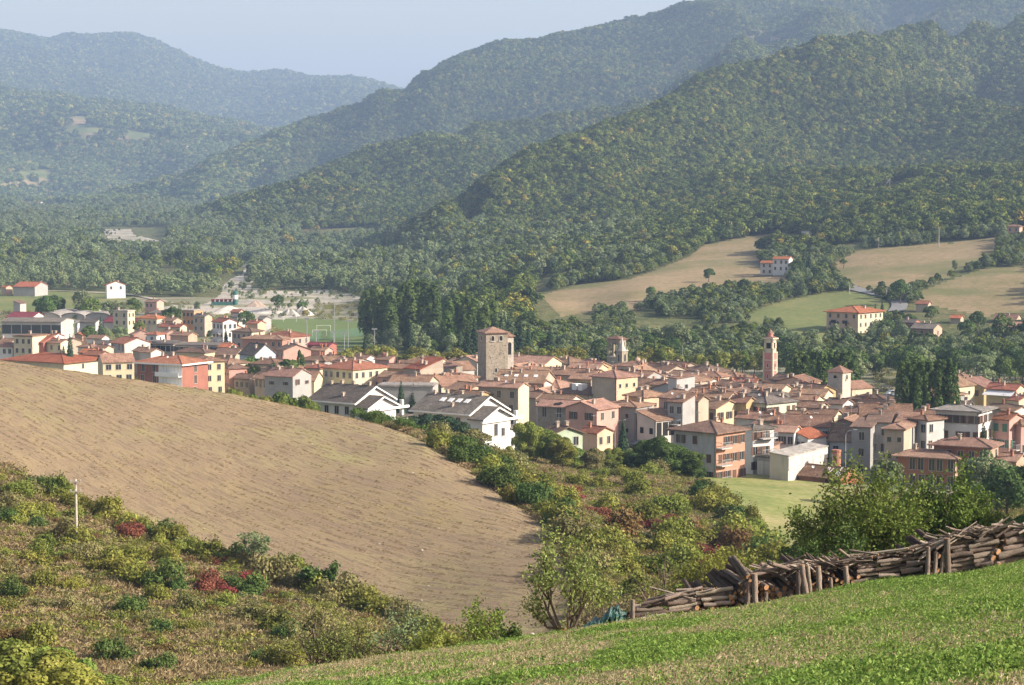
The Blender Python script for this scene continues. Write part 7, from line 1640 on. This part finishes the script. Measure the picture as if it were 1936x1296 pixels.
b = MB(); b.lathe([(5*s,0),(5*s,11*s)], 14, 0, 17*s); b.build("silo_base", mg, t); b = MB(); b.lathe([(5.1*s,11.02*s),(5.1*s,19*s)], 14, 0, 17*s); b.build("silo", m_white, t); b = MB(); b.lathe([(5.2*s,19.02*s),(5.2*s,24*s),(3*s,26.5*s),(.2,27*s)], 14, 0, 17*s); b.build("silo_top", mg, t)
def heap(u, vb, w, h, label, c=(.50,.46,.40), seed=0):
    p = gpoint(u, vb, 800); s = p.y/FOC; n, m_ = 26, 10; V = []; F = []; rng = np.random.RandomState(seed)
    for i in range(m_):
        rr = 1-i/(m_-1)
        for k in range(n):
            a = 6.283*k/n; q = rr*w/2*s*(1+.25*math.sin(a*2+seed)+.1*math.sin(a*5+seed*2)); z = h*s*(1-rr**1.4)*(1+.1*math.sin(a*3+seed)); V.append((p.x+math.cos(a)*q, p.y+math.sin(a)*q*.8, p.z-.1+z+rng.uniform(-.08,.08)))
    for i in range(m_-1):
        for k in range(n): F.append([i*n+k, i*n+(k+1)%n, (i+1)*n+(k+1)%n, (i+1)*n+k])
    F.append([(m_-1)*n+k for k in range(n)])
    tag(link("gravel_heap", np_mesh("gravel_heap", V, F), simple("heap_gravel", c, .95, .2, .6)), label, "gravel heap")
heap(430, 592, 66, 13, "wide pale gravel heap in front of the batching plant"); heap(483, 580, 34, 11, "small brownish rubble heap right of the batching plant", (.36,.28,.22), 1)
heap(500, 592, 80, 8, "long low bank of pale gravel", (.55,.51,.44), 2); heap(548, 597, 40, 13, "steep grey gravel heap, left of two", (.46,.42,.36), 3); heap(572, 596, 50, 16, "largest pale gravel heap beside the sports field", (.48,.44,.38), 4)
# ------------------------------------------------------------------ road over the slopes
m_road = ground("asphalt", [(.3,(.19,.19,.19)),(.7,(.26,.255,.25))], .1, 1, bs=.1)
def ribbon(name, pix, w, mt, y0=780, dz=.12):
    P = [gpoint(u, v, y0) for u, v in pix]; Q = []
    for a, c in zip(P, P[1:]):
        n = max(2, int((c-a).length/8))
        for i in range(n): Q.append(a.lerp(c, i/n))
    Q.append(P[-1])
    for _ in range(3): Q = [Q[0]]+[(Q[i-1]+Q[i]*2+Q[i+1])/4 for i in range(1, len(Q)-1)]+[Q[-1]]
    V = []
    for i, q in enumerate(Q):
        d = (Q[min(i+1,len(Q)-1)]-Q[max(i-1,0)]); d.z = 0; d.normalize(); nrm = Vector((-d.y, d.x, 0))
        for k in (-1,-.33,.33,1): p = q+nrm*w/2*k; V.append((p.x, p.y, float(gz(p.x, p.y))+dz+.25))
    F = [[i*4+k, i*4+k+1, (i+1)*4+k+1, (i+1)*4+k] for i in range(len(Q)-1) for k in range(3)]
    return tag(link(name, np_mesh(name, V, F), mt), kind="structure")
ribbon("road", [(1572,478),(1558,488),(1549,498),(1552,508),(1560,520),(1580,530),(1605,546),(1640,553),(1675,560),(1698,568),(1706,578),(1694,590)], 6.5, m_road)
ribbon("farm_track", [(1425,523),(1455,521),(1485,524),(1520,520),(1546,508)], 3.5, m_dry)
ribbon("gravel_road", [(0,551),(70,550),(140,552),(250,558),(330,575)], 4, m_gravel)

# ------------------------------------------------------------------ cars
def car_meshes(col):
    b = MB(); b.prism([(-2.1,.35),(2.05,.35),(2.1,.75),(1.25,.92),(.55,1.42),(-1.0,1.45),(-1.75,1.0),(-2.1,.9)], -.82, .82); body = b.mesh("body"); body.materials.append(simple("car_paint", col, .3, spec=.6))
    b = MB(); b.prism([(1.12,.95),(.5,1.36),(-.95,1.39),(-1.55,1.0)], -.835, .835); gl = b.mesh("windows"); gl.materials.append(m_glass)
    b = MB(); [b.add([(math.cos(6.283*k/12)*.32, y_, math.sin(6.283*k/12)*.32) for k in range(12)], [list(range(12)) if y_ > 0 else list(range(11,-1,-1))]) for y_ in (-.1,.1)]
    b.f += [[k, (k+1)%12, 12+(k+1)%12, 12+k] for k in range(12)]; b.m += [0]*12; wh = b.mesh("wheel"); wh.materials.append(m_dark); return body, gl, wh
CARS = {n: car_meshes(c) for n, c in (("white",(.75,.75,.74)),("silver",(.45,.46,.48)),("red",(.45,.04,.03)),("dark",(.04,.05,.07)))}
for i, (u, v, c, rz, lb) in enumerate(((1690,748,"white",20,"white car parked under the trees, leftmost in the car park"),(1699,752,"silver",30,"silver car beside the leftmost white one"),(1716,745,"white",25,"white car further right in the car park by the poplars"),(1680,755,"dark",10,"dark car nearest the pale stone tower in the car park"),(1830,752,"silver",60,"silver car beside the curved street lamp"),(1855,748,"white",60,"white car right of the curved street lamp"),
        (1198,838,"silver",40,"silver car behind the bushes by the grey plaster building"),(1207,846,"dark",40,"dark car behind the bushes by the grey plaster building"),(1735,845,"red",10,"red car tucked beside the small white house"),(385,602,"white",15,"white car on the street beside the orange building"),(397,608,"red",80,"red car on the street by the tall white apartment house"))):
    p = gpoint(u, v, 395); t = empty("car", p, R(rz)); tag(t, lb, "car"); bd, gl, wh = CARS[c]; link("body", bd, parent=t); link("windows", gl, parent=t)
    for x in (-1.3,1.3):
        for yy in (-.8,.8): w = link("wheel", wh, parent=t); w.location = (x, yy, .32)
# stones on the ploughed hill
rs_ = random.Random(8); ms = simple("pale_stone", (.58,.52,.44), .9, .1, 4)
STN = []
for i in range(3):
    b = MB(); r_ = random.Random(i); b.lathe([(.3,0),(.5,.15),(.42,.35),(.15,.45)], 7); b.v = [(x*(1+r_.uniform(-.25,.25)), y_*(1+r_.uniform(-.25,.25)), z) for x,y_,z in b.v]; me = b.mesh("stone"); me.materials.append(ms); STN.append(me)
for u, v, sz in ((536,1066,.5),(501,1052,.35),(780,895,.45),(798,1042,.5),(810,1109,.3),(797,1136,.3),(893,1141,.3),(717,1029,.3),(450,1012,.3),(590,840,.25),(1006,1200,.5),(360,911,.25),(830,1000,.25),(640,960,.25)):
    p = gpoint(u, v, 150); o = link("stone", rs_.choice(STN)); o.location = p; sz *= .6; o.scale = (sz*1.4, sz, sz); o.rotation_euler = (0,0,rs_.random()*6); tag(o, "pale stone lying on the ploughed hill", "stone", "stones on the ploughed hill")
# ------------------------------------------------------------------ haze
hb = MB(); hb.box(-9000, 9000, -60, 14700, float(GZ.min())-1.5, float(GZ.max())+25)
hm = bpy.data.materials.new("haze"); hm.use_nodes = True; hn = hm.node_tree; hn.nodes.clear()
ho = hn.nodes.new("ShaderNodeOutputMaterial"); pv = hn.nodes.new("ShaderNodeVolumePrincipled")
pv.inputs["Color"].default_value = (.47,.67,1,1); pv.inputs["Density"].default_value = HAZE_DENSITY; pv.inputs["Anisotropy"].default_value = 0.1
hn.links.new(pv.outputs[0], ho.inputs["Volume"])
tag(hb.build("haze", hm), kind="stuff")
